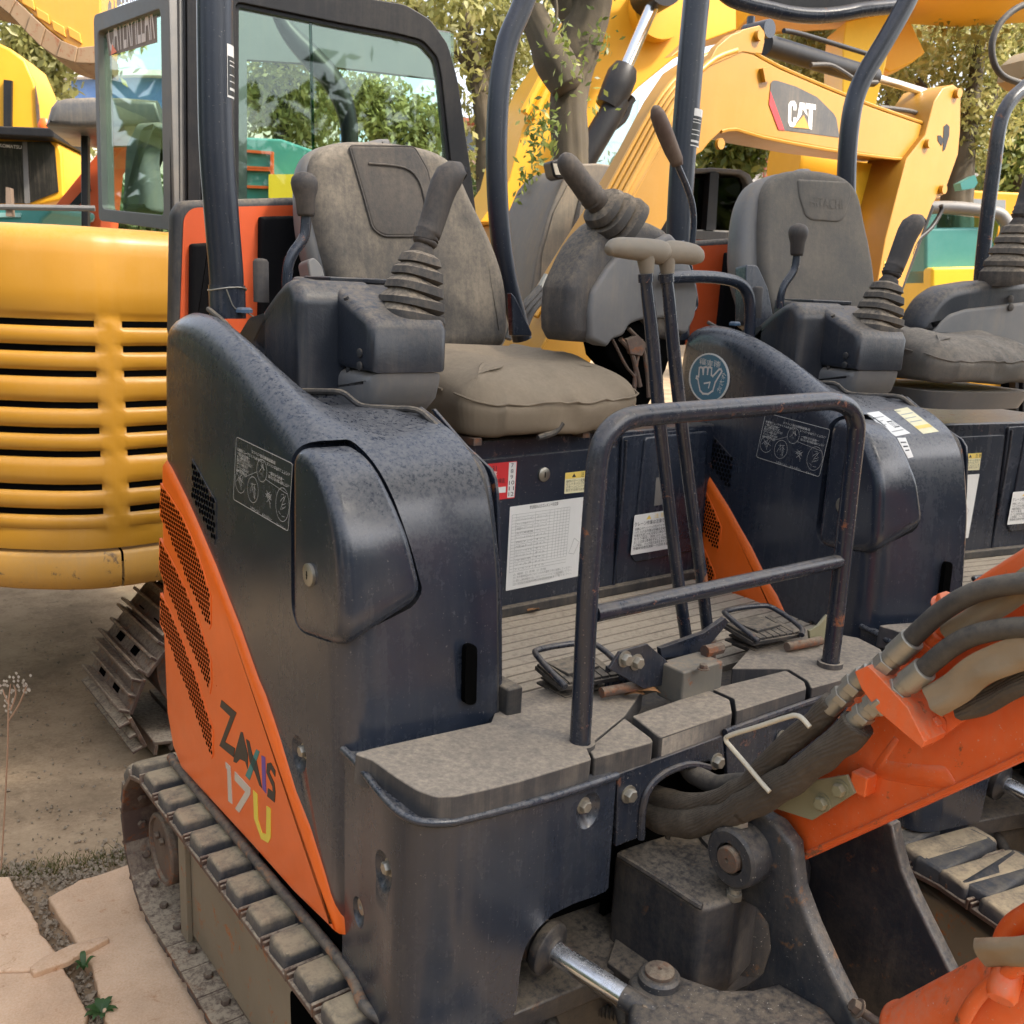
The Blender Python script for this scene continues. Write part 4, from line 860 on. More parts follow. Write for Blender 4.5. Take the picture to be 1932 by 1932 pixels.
g = MB(); g.bolt(AF.p3(1216, 1893)+Vector((0, 0, -.01)), (-.5, -.7, .3), .010, False); m1('bolt', g, rusty, post)
# swing cylinder
a = U(1031, 1786, Z=.455); b = U(1216, 1906, Z=.438); d = (b-a).normalized()
g = MB(); g.lathe([(.017, -.006), (.038, -.006), (.040, .0), (.040, .008), (.037, .011), (.024, .013), (.0195, .018)], a, d, 36); g.lathe([(.034, -.2), (.034, -.012)], a, d, 28); gl = m1('swing_cylinder', g, cast_b, ang=40)
g = MB(); g.tube([a, a+d*(b-a).length*.80], .0165, 24); m1('piston_rod', g, chrome, gl)
g = MB(); g.tube([a+d*(b-a).length*.80, a+d*(b-a).length*1.1], .0172, 20); m1('rod_eye', g, cast_l, gl)
g = MB(); 
cp_ = cr([tuple(U(x, y, Z=.30)) for x, y in [(1030, 1888), (1090, 1898), (1150, 1910), (1230, 1935), (1330, 1970)]], 18)
g.tube(cp_, [.0115 if k % 2 else .0085 for k in range(len(cp_))], 12); m1('corrugated_hose', g, hose, ang=30)
g = MB(); g.tube([U(x, y, Z=.33) for x, y in [(960, 1870), (1010, 1890), (1040, 1930), (1050, 2000)]], .012, 10, sm=4); m1('drain_hose', g, hose)
g = MB(); g.tube([U(x, y, Z=.34) for x, y in [(1100, 1820), (1150, 1850), (1180, 1940)]], .010, 10, sm=4); m1('drain_hose', g, hose)
# boom
BX = FX(1.125)
bo = [(1440, 1560), (1480, 1480), (1540, 1420), (1600, 1330), (1650, 1262), (1720, 1190), (1800, 1120), (1860, 1078), (1932, 1032), (2080, 930), (2300, 800), (2420, 1180), (2120, 1348), (1932, 1437), (1760, 1515), (1500, 1632), (1460, 1620)]
g = MB(); g.pillow(BX.px(bo), BX, 0, .125, .006, 3, both=True); boom = m1('boom', g, orange_d, ang=50)
g = MB(); g.pillow(rnd(BX.px(q(2, 2, [(1070, 480), (1110, 420), (1200, 300), (1230, 330), (1150, 440), (1300, 462), (1490, 470), (1545, 560), (1555, 590), (1500, 600), (1300, 580), (1100, 540)])), .006, 2), BX, -.0012, .001, .0012, 1); m1('weld_patch', g, orange_d, boom, ang=60)
g = MB(); g.tube([BX.P(u, v, -.001) for u, v in BX.px([(1500, 1622), (1760, 1505), (1932, 1426), (2120, 1337)])], .0045, 8); m1('weld_bead', g, orange_d, boom)
G1 = FX(1.098)
g = MB(); g.prism(G1.px([(1445, 1499), (1453, 1487), (1597, 1462), (1613, 1497), (1532, 1548), (1457, 1524)]), G1, 0, .005); gp_ = m1('guard_plate', g, olive, boom, bev=.001)
for x, y in ((1553, 1514), (1587, 1489)): m1('bolt', MB().bolt(G1.p3(x, y), (-1, 0, 0), .0095), olive, gp_)
g = MB(); g.fbox(G1, *sorted([G1.px([(1600, 1470)])[0][0], G1.px([(1632, 1480)])[0][0]]), *sorted([G1.px([(1600, 1455)])[0][1], G1.px([(1610, 1500)])[0][1]]), .004, .03); m1('mounting_block', g, orange_d, boom, bev=.003)
W1 = FX(1.04)
m1('wire_guard', MB().tube([W1.p3(x, y) for x, y in [(1452, 1494), (1436, 1476), (1410, 1445), (1378, 1408), (1370, 1397), (1376, 1388), (1430, 1371), (1485, 1353), (1502, 1350), (1514, 1356), (1528, 1372)]], .0034, 12, sm=4), ivory, gp_)
HX = FX(1.07)
def wtube(pts, r, seg=20, sm=6, amp=.0022, fr=26):
    g = MB(); g.tube(pts, r, seg, sm=sm)
    g.v = [tuple(Vector(v)+Vector((mnoise.noise(Vector(v)*fr), mnoise.noise(Vector(v)*fr+Vector((9, 0, 0))), mnoise.noise(Vector(v)*fr+Vector((0, 7, 0)))))*amp*1.6) for v in g.v]; return g
m1('hose_sleeve', wtube([HX.p3(x, y) for x, y in [(1195, 1512), (1225, 1530), (1265, 1548), (1320, 1549), (1375, 1535), (1420, 1512), (1455, 1492), (1490, 1470)]], [.022, .024, .0255, .0225, .0215, .022, .0215, .02], amp=.003), sleeve, ang=180)
m1('hose_sleeve', wtube([FX(1.078).p3(x, y) for x, y in [(1190, 1480), (1220, 1490), (1260, 1510), (1330, 1515), (1400, 1490), (1432, 1458), (1480, 1412), (1530, 1368), (1575, 1325)]], [.016, .018, .018, .016, .0165, .0165, .0165, .0165, .0175]), sleeve, ang=180)
m1('hose_sleeve', wtube([FX(1.066).p3(x, y) for x, y in [(1400, 1530), (1450, 1500), (1500, 1466), (1555, 1425), (1600, 1388), (1618, 1366)]], [.0175, .0195, .0205, .0205, .020, .0205], 24), sleeve, ang=180)
m1('hose_sleeve', wtube([FX(1.11).p3(x, y) for x, y in [(1290, 1440), (1310, 1462), (1350, 1478), (1400, 1478), (1440, 1470)]], .0145), hose, ang=180)
m1('cable_tie', MB().tube([HX.P(*uv, -.003) for uv in HX.px([(1300, 1520), (1285, 1540), (1268, 1562), (1262, 1580)])], .0045, 8, sm=4), sleeve)
def fitting(F, pa, pb, segs, mat=zinc):
    a = F.p3(*pa); b = F.p3(*pb); d = (b-a); L_ = d.length; d.normalize()
    f0 = None
    for t0, t1, r, n in segs:
        g = MB(); g.lathe([(r*.94, L_*t0), (r, L_*t0+.001), (r, L_*t1-.001), (r*.94, L_*t1)], a, d, n)
        f0 = m1('hose_fitting' if f0 is None else 'fitting_nut', g, mat, f0, ang=30)
fit = [(0, .3, .0125, 20), (.3, .45, .0155, 6), (.45, .6, .0125, 20), (.6, .78, .016, 6), (.78, 1.0, .013, 20)]
F7 = FX(1.072); F8 = FX(1.066)
fitting(F7, (1565, 1338), (1632, 1272), fit); fitting(F8, (1603, 1368), (1672, 1312), fit)
fit2 = [(0, .18, .018, 6), (.18, .32, .0145, 20), (.32, .5, .0155, 6), (.5, .62, .0135, 20), (.62, 1.0, .0155, 24)]
fitting(F7, (1638, 1284), (1722, 1206), fit2); fitting(F8, (1658, 1330), (1746, 1262), fit2)
m1('hydraulic_hose', MB().tube([F7.p3(x, y) for x, y in [(1712, 1214), (1735, 1190), (1775, 1155), (1830, 1122), (1890, 1105), (1960, 1100), (2060, 1110)]], .0122, 16, sm=6), hose, ang=180)
m1('hydraulic_hose', MB().tube([F8.p3(x, y) for x, y in [(1738, 1268), (1760, 1248), (1800, 1217), (1850, 1195), (1932, 1184), (2040, 1195)]], .0122, 16, sm=6), hose, ang=180)
g = MB(); g.prism(FX(1.05).px([(1612, 1267), (1636, 1256), (1650, 1268), (1680, 1300), (1712, 1335), (1745, 1400), (1738, 1412), (1700, 1380), (1656, 1342), (1625, 1300)]), FX(1.05), 0, .05); bk = m1('bulkhead_bracket', g, orange_d, boom, bev=.0015)
g = MB(); g.prism(FX(1.098).px([(1700, 1330), (1720, 1310), (1800, 1270), (1880, 1290), (1895, 1305), (1840, 1345), (1757, 1405), (1738, 1414), (1720, 1395)]), FX(1.098), 0, .006); m1('bracket_foot', g, orange_d, bk, bev=.001)
m1('bolt', MB().bolt(FX(1.097).p3(1765, 1363), (-1, 0, 0), .0105), orange_d, bk)
fitting(FX(1.10), (1715, 1240), (1772, 1195), [(0, .25, .014, 6), (.25, .5, .012, 16), (.5, .7, .015, 6), (.7, 1, .012, 16)], orange_d)
m1('steel_pipe', MB().tube([FX(1.105).p3(x, y) for x, y in [(1760, 1205), (1830, 1160), (1960, 1110)]], .010, 12, sm=3), orange_d, boom)
m1('bolt', MB().bolt(FX(1.13).p3(1783, 1142), (-.3, -.3, .9), .0125), orange_d, boom)
def cloth(name, px, F, th, mat, amp=.003, par=None):
    p = F.px(px); p = rnd(p, .004, 2); g = MB(); g.pillow(p, F, 0, th, th*.45, 4, both=True)
    ob = m1(name, g, mat, par, ang=60); return ob
def wrapband(name, c, w, F, mat, n=14, amp=.007, bulge=.0055):  # a cloth strap running along a centre line, curved round what it covers
    cs = cr([tuple(F.px([p])[0])+(ww,) for p, ww in zip(c, w)], n); g = MB(); R = []
    for i, (u, v, ww) in enumerate(cs):
        a = Vector(cs[max(0, i-1)][:2]); b = Vector(cs[min(len(cs)-1, i+1)][:2]); d = (b-a).normalized(); nn = Vector((-d.y, d.x)); ring = []
        for k in range(11):
            t = -1+2*k/10; off = mnoise.noise(Vector((u*22, v*22, t*1.2)))*amp
            ring.append(F.P(u+nn.x*t*ww, v+nn.y*t*ww, -bulge*(1-t*t)+off))
        for k in range(10, -1, -1):
            t = -1+2*k/10; off = mnoise.noise(Vector((u*22, v*22, t*1.2)))*amp
            ring.append(F.P(u+nn.x*t*ww, v+nn.y*t*ww, -bulge*(1-t*t)+off+.0028))
        R.append(ring)
    g.rings(R); return m1(name, g, mat, None, ang=60)
wrapband('canvas_wrap', [(1785, 1198), (1840, 1165), (1890, 1135), (1960, 1085), (2050, 1040)], [.0125, .0135, .015, .016, .016], FX(1.09), khaki)
wrapband('canvas_wrap', [(1757, 1325), (1800, 1300), (1850, 1262), (1932, 1230), (2040, 1200)], [.019, .019, .0185, .019, .02], FX(1.062), khaki)
wrapband('canvas_wrap', [(1805, 1345), (1850, 1330), (1900, 1300), (1960, 1270), (2050, 1240)], [.010, .013, .014, .016, .02], FX(1.08), sleeve)
# boom cylinder low at the right
LC = FX(1.11)
a = LC.p3(1712, 1958); b = LC.p3(2200, 1718); d = (b-a).normalized()
g = MB(); g.lathe([(.030, -.004), (.043, 0), (.045, .004), (.045, .010), (.0425, .014), (.0425, (b-a).length)], a, d, 36); bc = m1('boom_cylinder', g, orange_d, ang=40)
g = MB(); g.lathe([(.026, -.22), (.026, 0)], a, d, 24); m1('cylinder_eye', g, rusty, bc)
FB = FX(1.055); m1('steel_pipe', MB().tube([FB.p3(x, y) for x, y in [(1798, 1990), (1815, 1930), (1845, 1880), (1880, 1850), (1930, 1820), (2000, 1790)]], .0085, 12, sm=5), orange_d, bc)
g = MB(); c = FB.p3(1895, 1858); g.lathe([(.017, -.02), (.017, .012), (.014, .018), (0, .018)], c, (-.7, -.2, -.6), 20); m1('port_boss', g, orange_d, bc, ang=40)
m1('hydraulic_hose', MB().tube([FX(1.10).p3(x, y) for x, y in [(1893, 1790), (1900, 1765), (1915, 1745), (1940, 1728), (1990, 1700)]], .0135, 16, sm=5), orange_d, bc)
wrapband('canvas_wrap', [(1850, 1798), (1880, 1797), (1932, 1796), (1990, 1790)], [.0165, .0168, .0165, .017], FX(1.05), khaki, bulge=.01)
g = MB(); g.tube([FX(1.09).p3(x, y) for x, y in [(1622, 1906), (1650, 1925), (1700, 1950)]], .006, 10); g.bolt(FX(1.088).p3(1620, 1903), (-.6, .5, .5), .010); m1('grease_bolt', g, rusty)
# latch bracket at the far end of the deck
EF = FY(1.08)
g = MB(); g.prism(EF.px([(1527, 1190), (1545, 1180), (1562, 1160), (1564, 1210), (1558, 1232), (1535, 1232), (1530, 1212)]), EF, 0, .006); lb_ = m1('latch_bracket', g, olive, bev=.001)
g = MB(); g.lathe([(.018, 0), (.018, .010)], EF.p3(1542, 1238, -.012), (0, 1, 0), 24); m1('latch_roller', g, zinc, lb_)
# dry leaves and twigs on the deck
dryleaf = mk('dry_leaf', (.28, .13, .045, 1), .6, dust=.1, up=.1, streak=0, bump=.2)
twig_m = mk('twig_bark', (.07, .045, .03, 1), .8, dust=.1, bump=.3)
def leaf(x, y, z, s, rot, lab, mat=dryleaf, cat='leaf', group='dry leaves on the deck'):
    c = U(x, y, Z=z); g = MB(); R = []
    for i in range(9):
        t = i/8; w = math.sin(math.pi*t**.8)*.34*s; row = []
        for k in range(5):
            v = -1+k/2; row.append(Vector((t*s-.5*s, v*w, .18*s*abs(v)*w/s*2+.10*s*math.sin(t*3.1)+.002)))
        R.append(row)
    M = Matrix.Rotation(rot, 3, 'Z') @ Matrix.Rotation(.12, 3, 'Y'); vs = [c+M @ p for r in R for p in r]
    fs = [(i*5+k, i*5+k+1, i*5+6+k, i*5+5+k) for i in range(8) for k in range(4)]; g.add(vs, fs)
    o = obj('dry_leaf', g, mat, ang=180); md = o.modifiers.new('solid', 'SOLIDIFY'); md.thickness = .0006; tag(o, lab, cat, group); return o
leaf(1178, 1302, .746, .030, .6, 'smallest pale brown dry leaf right of the left pedal')
leaf(1197, 1313, .746, .036, 2.4, 'curled orange brown dry leaf between left pedal and lever box')
leaf(1225, 1308, .750, .042, -.5, 'largest orange brown dry leaf touching the lever box')
leaf(1006, 1153, .716, .040, .2, 'pale tan dry leaf lying against the foot of the seat base')
for k, (pts, lab) in enumerate((([(1470, 1140), (1500, 1150), (1530, 1175)], 'thin dark twig on the boards right of the levers'), ([(1020, 1262), (1060, 1250), (1085, 1255)], 'short thin twig on the grooved floor behind the left pedal'))):
    o = obj('twig', MB().tube([U(x, y, Z=.7165) for x, y in pts], [.0016, .0013, .0008], 6, sm=3), twig_m); tag(o, lab, 'twig')
# ================================================================ second mini excavator, same model, turned a little
M2 = M1.copy(); COL.objects.link(M2); M2.location = (2.3, 1.225, 0); M2.rotation_euler = (0, 0, R_(-12))
M2['label'] = 'second mini excavator with blue round hand sticker and grey uncovered seat'
WM[M2.name] = Matrix.Translation((2.3, 1.225, 0)) @ Matrix.Rotation(R_(-12), 4, 'Z')
CH = {}
for o_ in SC.objects:
    if o_.parent: CH.setdefault(o_.parent.name, []).append(o_)
SKIP = {'raised_console', 'seat', 'canopy_post', 'hand_grip_x', 'hose_sleeve', 'inspection_sticker', 'canvas_wrap', 'lock_lever_x'}
MAP2 = {}
def cp2(o, par, depth):
    nm = o.name.split('.')[0]
    if nm in SKIP: return
    c = o.copy(); COL.objects.link(c); c.parent = par; WM[c.name] = WM[M2.name].copy(); MAP2.setdefault(nm, c)
    for ch in CH.get(o.name, []): cp2(ch, c, depth+1)
for o_ in CH[M1.name]: cp2(o_, M2, 1)
def remat(o, m): o.data = o.data.copy(); o.data.materials.clear(); o.data.materials.append(m)
T2 = WM[M2.name]; R2 = T2.to_3x3()
def FR2(o, u, v, w):     # plane given in the first machine's place, carried over to the second
    o = T2 @ (Vector(o)-Vector((1.1, 1.4, 0))); return Fr(o, R2 @ Vector(u), R2 @ Vector(v), R2 @ Vector(w))
S2 = FR2((.6, 1.4, 0), (0, 1, 0), (0, 0, 1), (1, 0, 0))
def m2(name, mb, mat, parent=None, **k): return obj(name, mb, mat, parent or M2, **k)
B2 = FR2((1.2, 1.66, 1.2), (1, 0, 0), (0, 0, 1), (0, 1, 0))
# round blue sticker with a hand
cc = (1339, 713)
circ = lambda rx, ry, n=36: [(cc[0]+rx*math.cos(2*math.pi*k/n), cc[1]+ry*math.sin(2*math.pi*k/n)) for k in range(n)]
rs_ = m2('round_sticker', MB().prism(S2.px(circ(38, 47)), S2, -.0022, -.0004), white)
m2('sticker_disc', MB().prism(S2.px(circ(35, 44)), S2, -.0027, -.0023), bfilm, rs_)
g = MB()
hand = q(2, 1, [(100, 150), (108, 146), (118, 150), (122, 185), (126, 148), (138, 145), (147, 150), (146, 185), (152, 148), (162, 146), (170, 152), (168, 190), (176, 198), (212, 158), (222, 158), (228, 170), (190, 232), (176, 280), (150, 298), (120, 296), (104, 278), (96, 240), (92, 215), (82, 208), (84, 198), (96, 200)])
hp2 = S2.px(hand); line(g, S2, hp2, .005, -.0030, closed=True); line(g, S2, S2.px(q(2, 1, [(128, 238), (160, 232), (152, 262)])), .004, -.0030); m2('hand_emblem', g, white, rs_)
t_ = S2.px([(1322, 676), (1362, 683)]); text('sticker_text', '標準操', S2, t_[0][0], t_[0][1], .012, white, rs_, -.0031, wid=abs(Vector(t_[1])-Vector(t_[0])) if False else (Vector(t_[1])-Vector(t_[0])).length, rot=math.atan2(t_[1][1]-t_[0][1], t_[1][0]-t_[0][0]))
t_ = S2.px([(1372, 706), (1360, 742)]); text('sticker_text', '作方式', S2, t_[0][0], t_[0][1], .012, white, rs_, -.0031, wid=(Vector(t_[1])-Vector(t_[0])).length, rot=math.atan2(t_[1][1]-t_[0][1], t_[1][0]-t_[0][0]))
# paper labels on the locker door, laid on its curved surface
from mathutils.bvhtree import BVHTree
def lay(name, px4, targets, mat, n=8, off=.0012, prints=None, parent=None):
    dg = bpy.context.evaluated_depsgraph_get(); dg.update(); trees = []
    for t in targets:
        e = t.evaluated_get(dg); me = e.to_mesh(); M = e.matrix_world
        trees.append(BVHTree.FromPolygons([M @ v.co for v in me.vertices], [tuple(p.vertices) for p in me.polygons])); e.to_mesh_clear()
    def hit(x, y):
        d = ray(x, y).normalized(); best = None
        for t in trees:
            l, nn, i, ds = t.ray_cast(CP, d)
            if l is not None and (best is None or ds < best[1]): best = (l, ds, nn)
        return best
    def patch(c4, off_):
        vs = []; last = None
        for i in range(n+1):
            for j in range(n+1):
                x, y = bilin(c4, i/n, j/n); h = hit(x, y)
                if h: last = h[0]-d_(x, y)*off_
                vs.append(last if last is not None else U(x, y, D=2.2))
        return MB().add(vs, [(i*(n+1)+j, i*(n+1)+j+1, (i+1)*(n+1)+j+1, (i+1)*(n+1)+j) for i in range(n) for j in range(n)])
    d_ = lambda x, y: ray(x, y).normalized()
    o = obj(name, patch(px4, off), mat, parent or M2, ang=180)
    for s0, s1, t0, t1, m in prints or []:
        obj('label_print', patch([bilin(px4, s0, t0), bilin(px4, s1, t0), bilin(px4, s1, t1), bilin(px4, s0, t1)], off+.0006), m, o, ang=180)
    return o
tg = [o_ for k_, o_ in MAP2.items() if k_ in ('locker_door', 'side_cover', 'cover_groove')]
bpy.context.view_layer.update()
lay('paper_label', q(2, 1, [(1030, 407), (1110, 395), (1290, 520), (1205, 538)]), tg, white, prints=[(.1, .85, .2, .24, inkg), (.1, .5, .35, .38, inkg), (.1, .4, .5, .53, inkg), (.08, .9, .8, .84, inkg), (.62, .92, .42, .46, ink), (.62, .92, .66, .70, ink), (.60, .63, .42, .7, ink), (.92, .95, .42, .7, ink), (.7, .73, .5, .7, ink), (.8, .83, .46, .7, ink)])
lay('paper_label', q(2, 1, [(1195, 388), (1272, 372), (1452, 510), (1362, 524)]), tg, cream, prints=[(.02, .98, .68, .8, yfilm), (.05, .9, .2, .23, inkg), (.05, .8, .35, .38, inkg), (.05, .85, .5, .53, inkg)])
lay('paper_label', q(2, 1, [(1213, 546), (1262, 545), (1307, 655), (1276, 662)]), tg, white, prints=[(.15, .85, .2, .26, ink), (.2, .85, .4, .47, ink), (.2, .8, .6, .66, ink)])
# lowered entry-side console with its joystick
C2 = FV(1850, 600, 2.62, -25.6)
ob_ = rnd(C2.px([(1740, 628), (1752, 590), (1772, 560), (1800, 540), (1855, 531), (1932, 526), (2060, 526), (2060, 705), (1900, 700), (1888, 690), (1860, 648), (1800, 640)]), .02, 4)
g = MB(); g.pillow(ob_, C2, 0, .10, .03, 5, both=True); lc2 = m2('lowered_console', g, console, ang=60)
g = MB(); g.pillow(rnd(C2.px([(1756, 632), (1772, 608), (1790, 592), (1820, 582), (1932, 569), (2050, 568), (2050, 698), (1902, 696), (1888, 682), (1862, 645), (1800, 636)]), .01, 3), C2, -.005, .03, .01, 3); m2('console_cover', g, gplast, lc2, ang=60)
g = MB()
for y in (564, 580): g.lathe([(.010, 0), (.010, .004), (.007, .006)], C2.p3(1902, y, -.006), -C2.w, 16)
m2('push_buttons', g, rubber, lc2)
def m2obj(name, g, mat, parent, **k): return obj(name, g, mat, parent, **k)
joystick(FV(1897, 500, 2.62, -25.6), 1905, 530, .78, lc2)
# grey seat, with side bolsters and an embossed head panel
st2 = bpy.data.objects.new('seat', None); COL.objects.link(st2); st2.parent = M2; WM[st2.name] = WM[M2.name].copy()
SBo = T2 @ (Vector((1.3, 1.86, 1.2))-Vector((1.1, 1.4, 0)))
SB2 = Fr(SBo, R2 @ Vector((1, 0, 0)), R2 @ Vector((0, .16, 1)), R2 @ Vector((0, 1, -.16)))
b2_ = cr(SB2.px([(1441, 470), (1442, 405), (1450, 352), (1475, 326), (1512, 319), (1560, 322), (1598, 334), (1622, 362), (1636, 420), (1650, 490), (1656, 550), (1652, 595), (1635, 612), (1560, 618), (1490, 615), (1462, 590), (1446, 540)]), 4, True)
br2 = obj('backrest', MB().pillow(b2_, SB2, 0, .095, .022, 6, both=True), fabric2, st2, ang=70)
hp_ = rnd(SB2.px([(1503, 338), (1602, 343), (1606, 368), (1592, 412), (1582, 420), (1530, 416), (1518, 408), (1506, 370)]), .01, 4)
obj('head_panel', MB().pillow(hp_, SB2, -.004, .02, .006, 3), fabric2, br2)
e_ = SB2.px([(1527, 392), (1588, 396)]); text('embossed_name', 'HITACHI', SB2, e_[0][0], e_[0][1], .03, fabric2, br2, -.0052, wid=(Vector(e_[1])-Vector(e_[0])).length, rot=math.atan2(e_[1][1]-e_[0][1], e_[1][0]-e_[0][0]))
obj('seat_shell', MB().pillow(cr(SB2.px([(1412, 500), (1414, 430), (1424, 375), (1445, 338), (1480, 321), (1510, 318), (1560, 322), (1590, 500), (1560, 600), (1450, 600), (1425, 560)]), 4, True), SB2, .03, .11, .03, 5, both=True), gplast, st2, ang=60)
obj('recliner', MB().prism(rnd(SB2.px([(1408, 498), (1430, 500), (1450, 545), (1462, 610), (1450, 640), (1408, 610)]), .01), SB2, .0, .05), cover, st2, bev=.004)
cA = Vector((1.335, 1.78, 1.18)); cB = U(1772, 672, D=2.58)
def mv(p): return cB+R2 @ ((Vector(p)-cA)*.80)
g = MB(); g.rings([[mv(p) for p in r_] for r_ in R_c2]); cu2 = obj('cushion', g, fabric2, st2, ang=180, sub=1)
g = MB(); g.tube([mv(p) for p in sr], .0022, 6); obj('seam', g, fabric2, cu2)
pan = [mv((x, y, 1.085)) for x, y in cu]; pan2 = [mv((1.335+(x-1.335)*.9, 1.78+(y-1.78)*.9, 1.03)) for x, y in cu]
g = MB(); g.rings([pan2, pan]); obj('seat_pan', g, gplast, st2, ang=60)
# its canopy posts
def fr2y(y): return FR2((1.2, y, 1.2), (1, 0, 0), (0, 0, 1), (0, 1, 0))
Pq = fr2y(1.9); lp2 = obj('canopy_post', MB().tube([Pq.p3(x, y) for x, y in [(1330, -160), (1318, -40), (1306, 80), (1296, 200), (1287, 320), (1281, 430), (1278, 540), (1278, 640)]], .032, 32, sm=5), post_p, M2, ang=80)
lF0, lF1 = Pq.p3(1293, 278), Pq.p3(1301, 208)
def wl2(rad, a0, a1, f0, f1, mat, nm, par):
    c0 = lF0.lerp(lF1, f0); c1 = lF0.lerp(lF1, f1); ax = (c1-c0).normalized(); e1 = cR.copy(); e1 = (e1-ax*e1.dot(ax)).normalized(); e2 = ax.cross(e1); e2 = e2 if e2.dot(cF) < 0 else -e2; n = 10; vs = []
    for c in (c0, c1): vs += [c+(e1*math.cos(R_(a0+(a1-a0)*k/n))+e2*math.sin(R_(a0+(a1-a0)*k/n)))*rad for k in range(n+1)]
    return obj(nm, MB().add(vs, [(k, k+1, n+2+k, n+1+k) for k in range(n)]), mat, par)
lb2 = wl2(.0326, 12, 92, 0, 1, white, 'rating_label', lp2); wl2(.0329, 14, 90, .03, .8, decal_k, 'label_panel', lb2)
for f_ in (.1, .3, .42, .62, .7): wl2(.0332, 30, 78, f_, f_+(.06 if f_ == .1 else .02), inkw, 'label_print', lb2)
Pr2 = fr2y(2.0); obj('canopy_post', MB().tube([Pr2.p3(x, y) for x, y in [(1800, -160), (1742, -60), (1705, 15), (1668, 80), (1632, 140), (1612, 190), (1602, 250), (1597, 330), (1598, 420), (1606, 520), (1615, 600)]], .0265, 32, sm=4), post_p, M2, ang=80)
# ================================================================ background machines
def FL(xa, Da, xb, Db, y0=540):          # vertical plane through two plan points given by column and distance
    a = U(xa, y0, D=Da); b = U(xb, y0, D=Db); u = Vector((b.x-a.x, b.y-a.y, 0)).normalized(); w = Vector((-u.y, u.x, 0))
    if w.dot(cF) < 0: w = -w
    return Fr((a.x, a.y, 0), u, (0, 0, 1), w)
def ringp(mb, outer, inner, F, w0, w1):
    n = len(outer); O0 = [F.P(u, v, w0) for u, v in outer]; O1 = [F.P(u, v, w1) for u, v in outer]; I0 = [F.P(u, v, w0) for u, v in inner]; I1 = [F.P(u, v, w1) for u, v in inner]
    vs = O0+O1+I0+I1; fs = []
    for i in range(n):
        j = (i+1) % n; fs += [(i, j, 2*n+j, 2*n+i), (n+j, n+i, 3*n+i, 3*n+j), (j, i, n+i, n+j), (2*n+i, 2*n+j, 3*n+j, 3*n+i)]
    return mb.add(vs, fs)
def slab(name, px, F, w0, w1, mat, par=None, r=0, rd=0, **k):
    p = F.px(px); p = rnd(p, rd, 3) if rd else p; g = MB()
    g.pillow(p, F, w0, w1, r, 3, both=True) if r else g.prism(p, F, w0, w1); return obj(name, g, mat, par, **k)
glass = glassmat('cab_glass', (.72, .86, .78, 1), 1.05)
glass_d = glassmat('dark_glass', (.10, .10, .09, 1), 1.1)
ycat = mk('yellow_cat_paint', (.43, .205, .016, 1), .36, dust=.05, up=.15, streak=.06, dcol=(.55, .38, .2, 1), bump=.05, var=.05)
frame_k = mk('cab_frame_dark', (.012, .012, .014, 1), .45, dust=.04, up=.1, streak=.05, spec=.3)
frame_gr = mk('cab_roof_grey', (.11, .11, .11, 1), .45, dust=.15, up=.3, streak=.15)
int_g = mk('cab_interior_grey', (.13, .135, .14, 1), .8, dust=.05)
# ---------------- large yellow excavator at the left
XL = thing('excavator', 'big yellow excavator with louvred rear hood and glazed black cab at the left', 'excavator', (.75, 3.2, 0))
colx = [-420, -300, -200, -100, -50, 0, 50, 100, 150, 187, 195, 214, 232, 240, 280, 330, 380, 440, 520]
colD = [3.0, 2.8, 2.72, 2.68, 2.66, 2.65, 2.65, 2.655, 2.67, 2.69, 2.695, 2.71, 2.725, 2.73, 2.77, 2.82, 2.88, 2.96, 3.08]
P_ = [Vector(U(x, 800, D=d)[:2]) for x, d in zip(colx, colD)]
def outw(i):
    a = P_[max(0, i-1)]; b = P_[min(len(P_)-1, i+1)]; d = (b-a).normalized(); n = Vector((-d.y, d.x)); return n if n.dot(Vector((cF.x, cF.y))) < 0 else -n
zAt = lambda y, x=100, D=2.655: U(x, y, D=D).z
slots = [607, 655, 703, 764, 814, 860, 927, 976]
rows = [(418, -.50), (420, -.3), (424, -.10), (428, -.045), (438, -.018), (455, -.005), (480, .0), (540, .004), (583, .006), (590, .0)]
ys = 590
for k, s_ in enumerate(slots):
    nx = slots[k+1] if k+1 < len(slots) else 1020
    rows += [(s_-6.5, -.008), (s_+6.5, -.008), (s_+9, .0), ((s_+nx)/2-9, .006), ((s_+nx)/2+9, .005), (nx-10, .0)]
rows += [(1026, .004), (1040, .006), (1052, .004), (1055, -.01)]
g = MB(); vs = []
for y, o in rows:
    z = zAt(y)
    for i in range(len(P_)):
        flat = 1 if (colx[i] > 187 and colx[i] < 240 and 590 < y < 1025) else 0
        oo = (.006 if flat else o) if o > -.04 else o
        n = outw(i); vs.append(Vector((P_[i].x+n.x*oo, P_[i].y+n.y*oo, z)))
nC = len(P_); g.add(vs, [(r*nC+i, r*nC+i+1, (r+1)*nC+i+1, (r+1)*nC+i) for r in range(len(rows)-1) for i in range(nC-1)])
hd = obj('rear_hood', g, ycat, XL, ang=60)
def band(name, y0, y1, xs, off, mat, par, th=.0):
    g = MB(); vs = []
    for y in (y0, y1):
        for x in xs:
            D = np.interp(x, colx, colD); p = U(x, 800, D=D); i = min(range(len(colx)), key=lambda k: abs(colx[k]-x)); n = outw(i); vs.append(Vector((p.x+n.x*off, p.y+n.y*off, zAt(y))))
    n_ = len(xs); g.add(vs, [(i, i+1, n_+i+1, n_+i) for i in range(n_-1)]); return obj(name, g, mat, par)
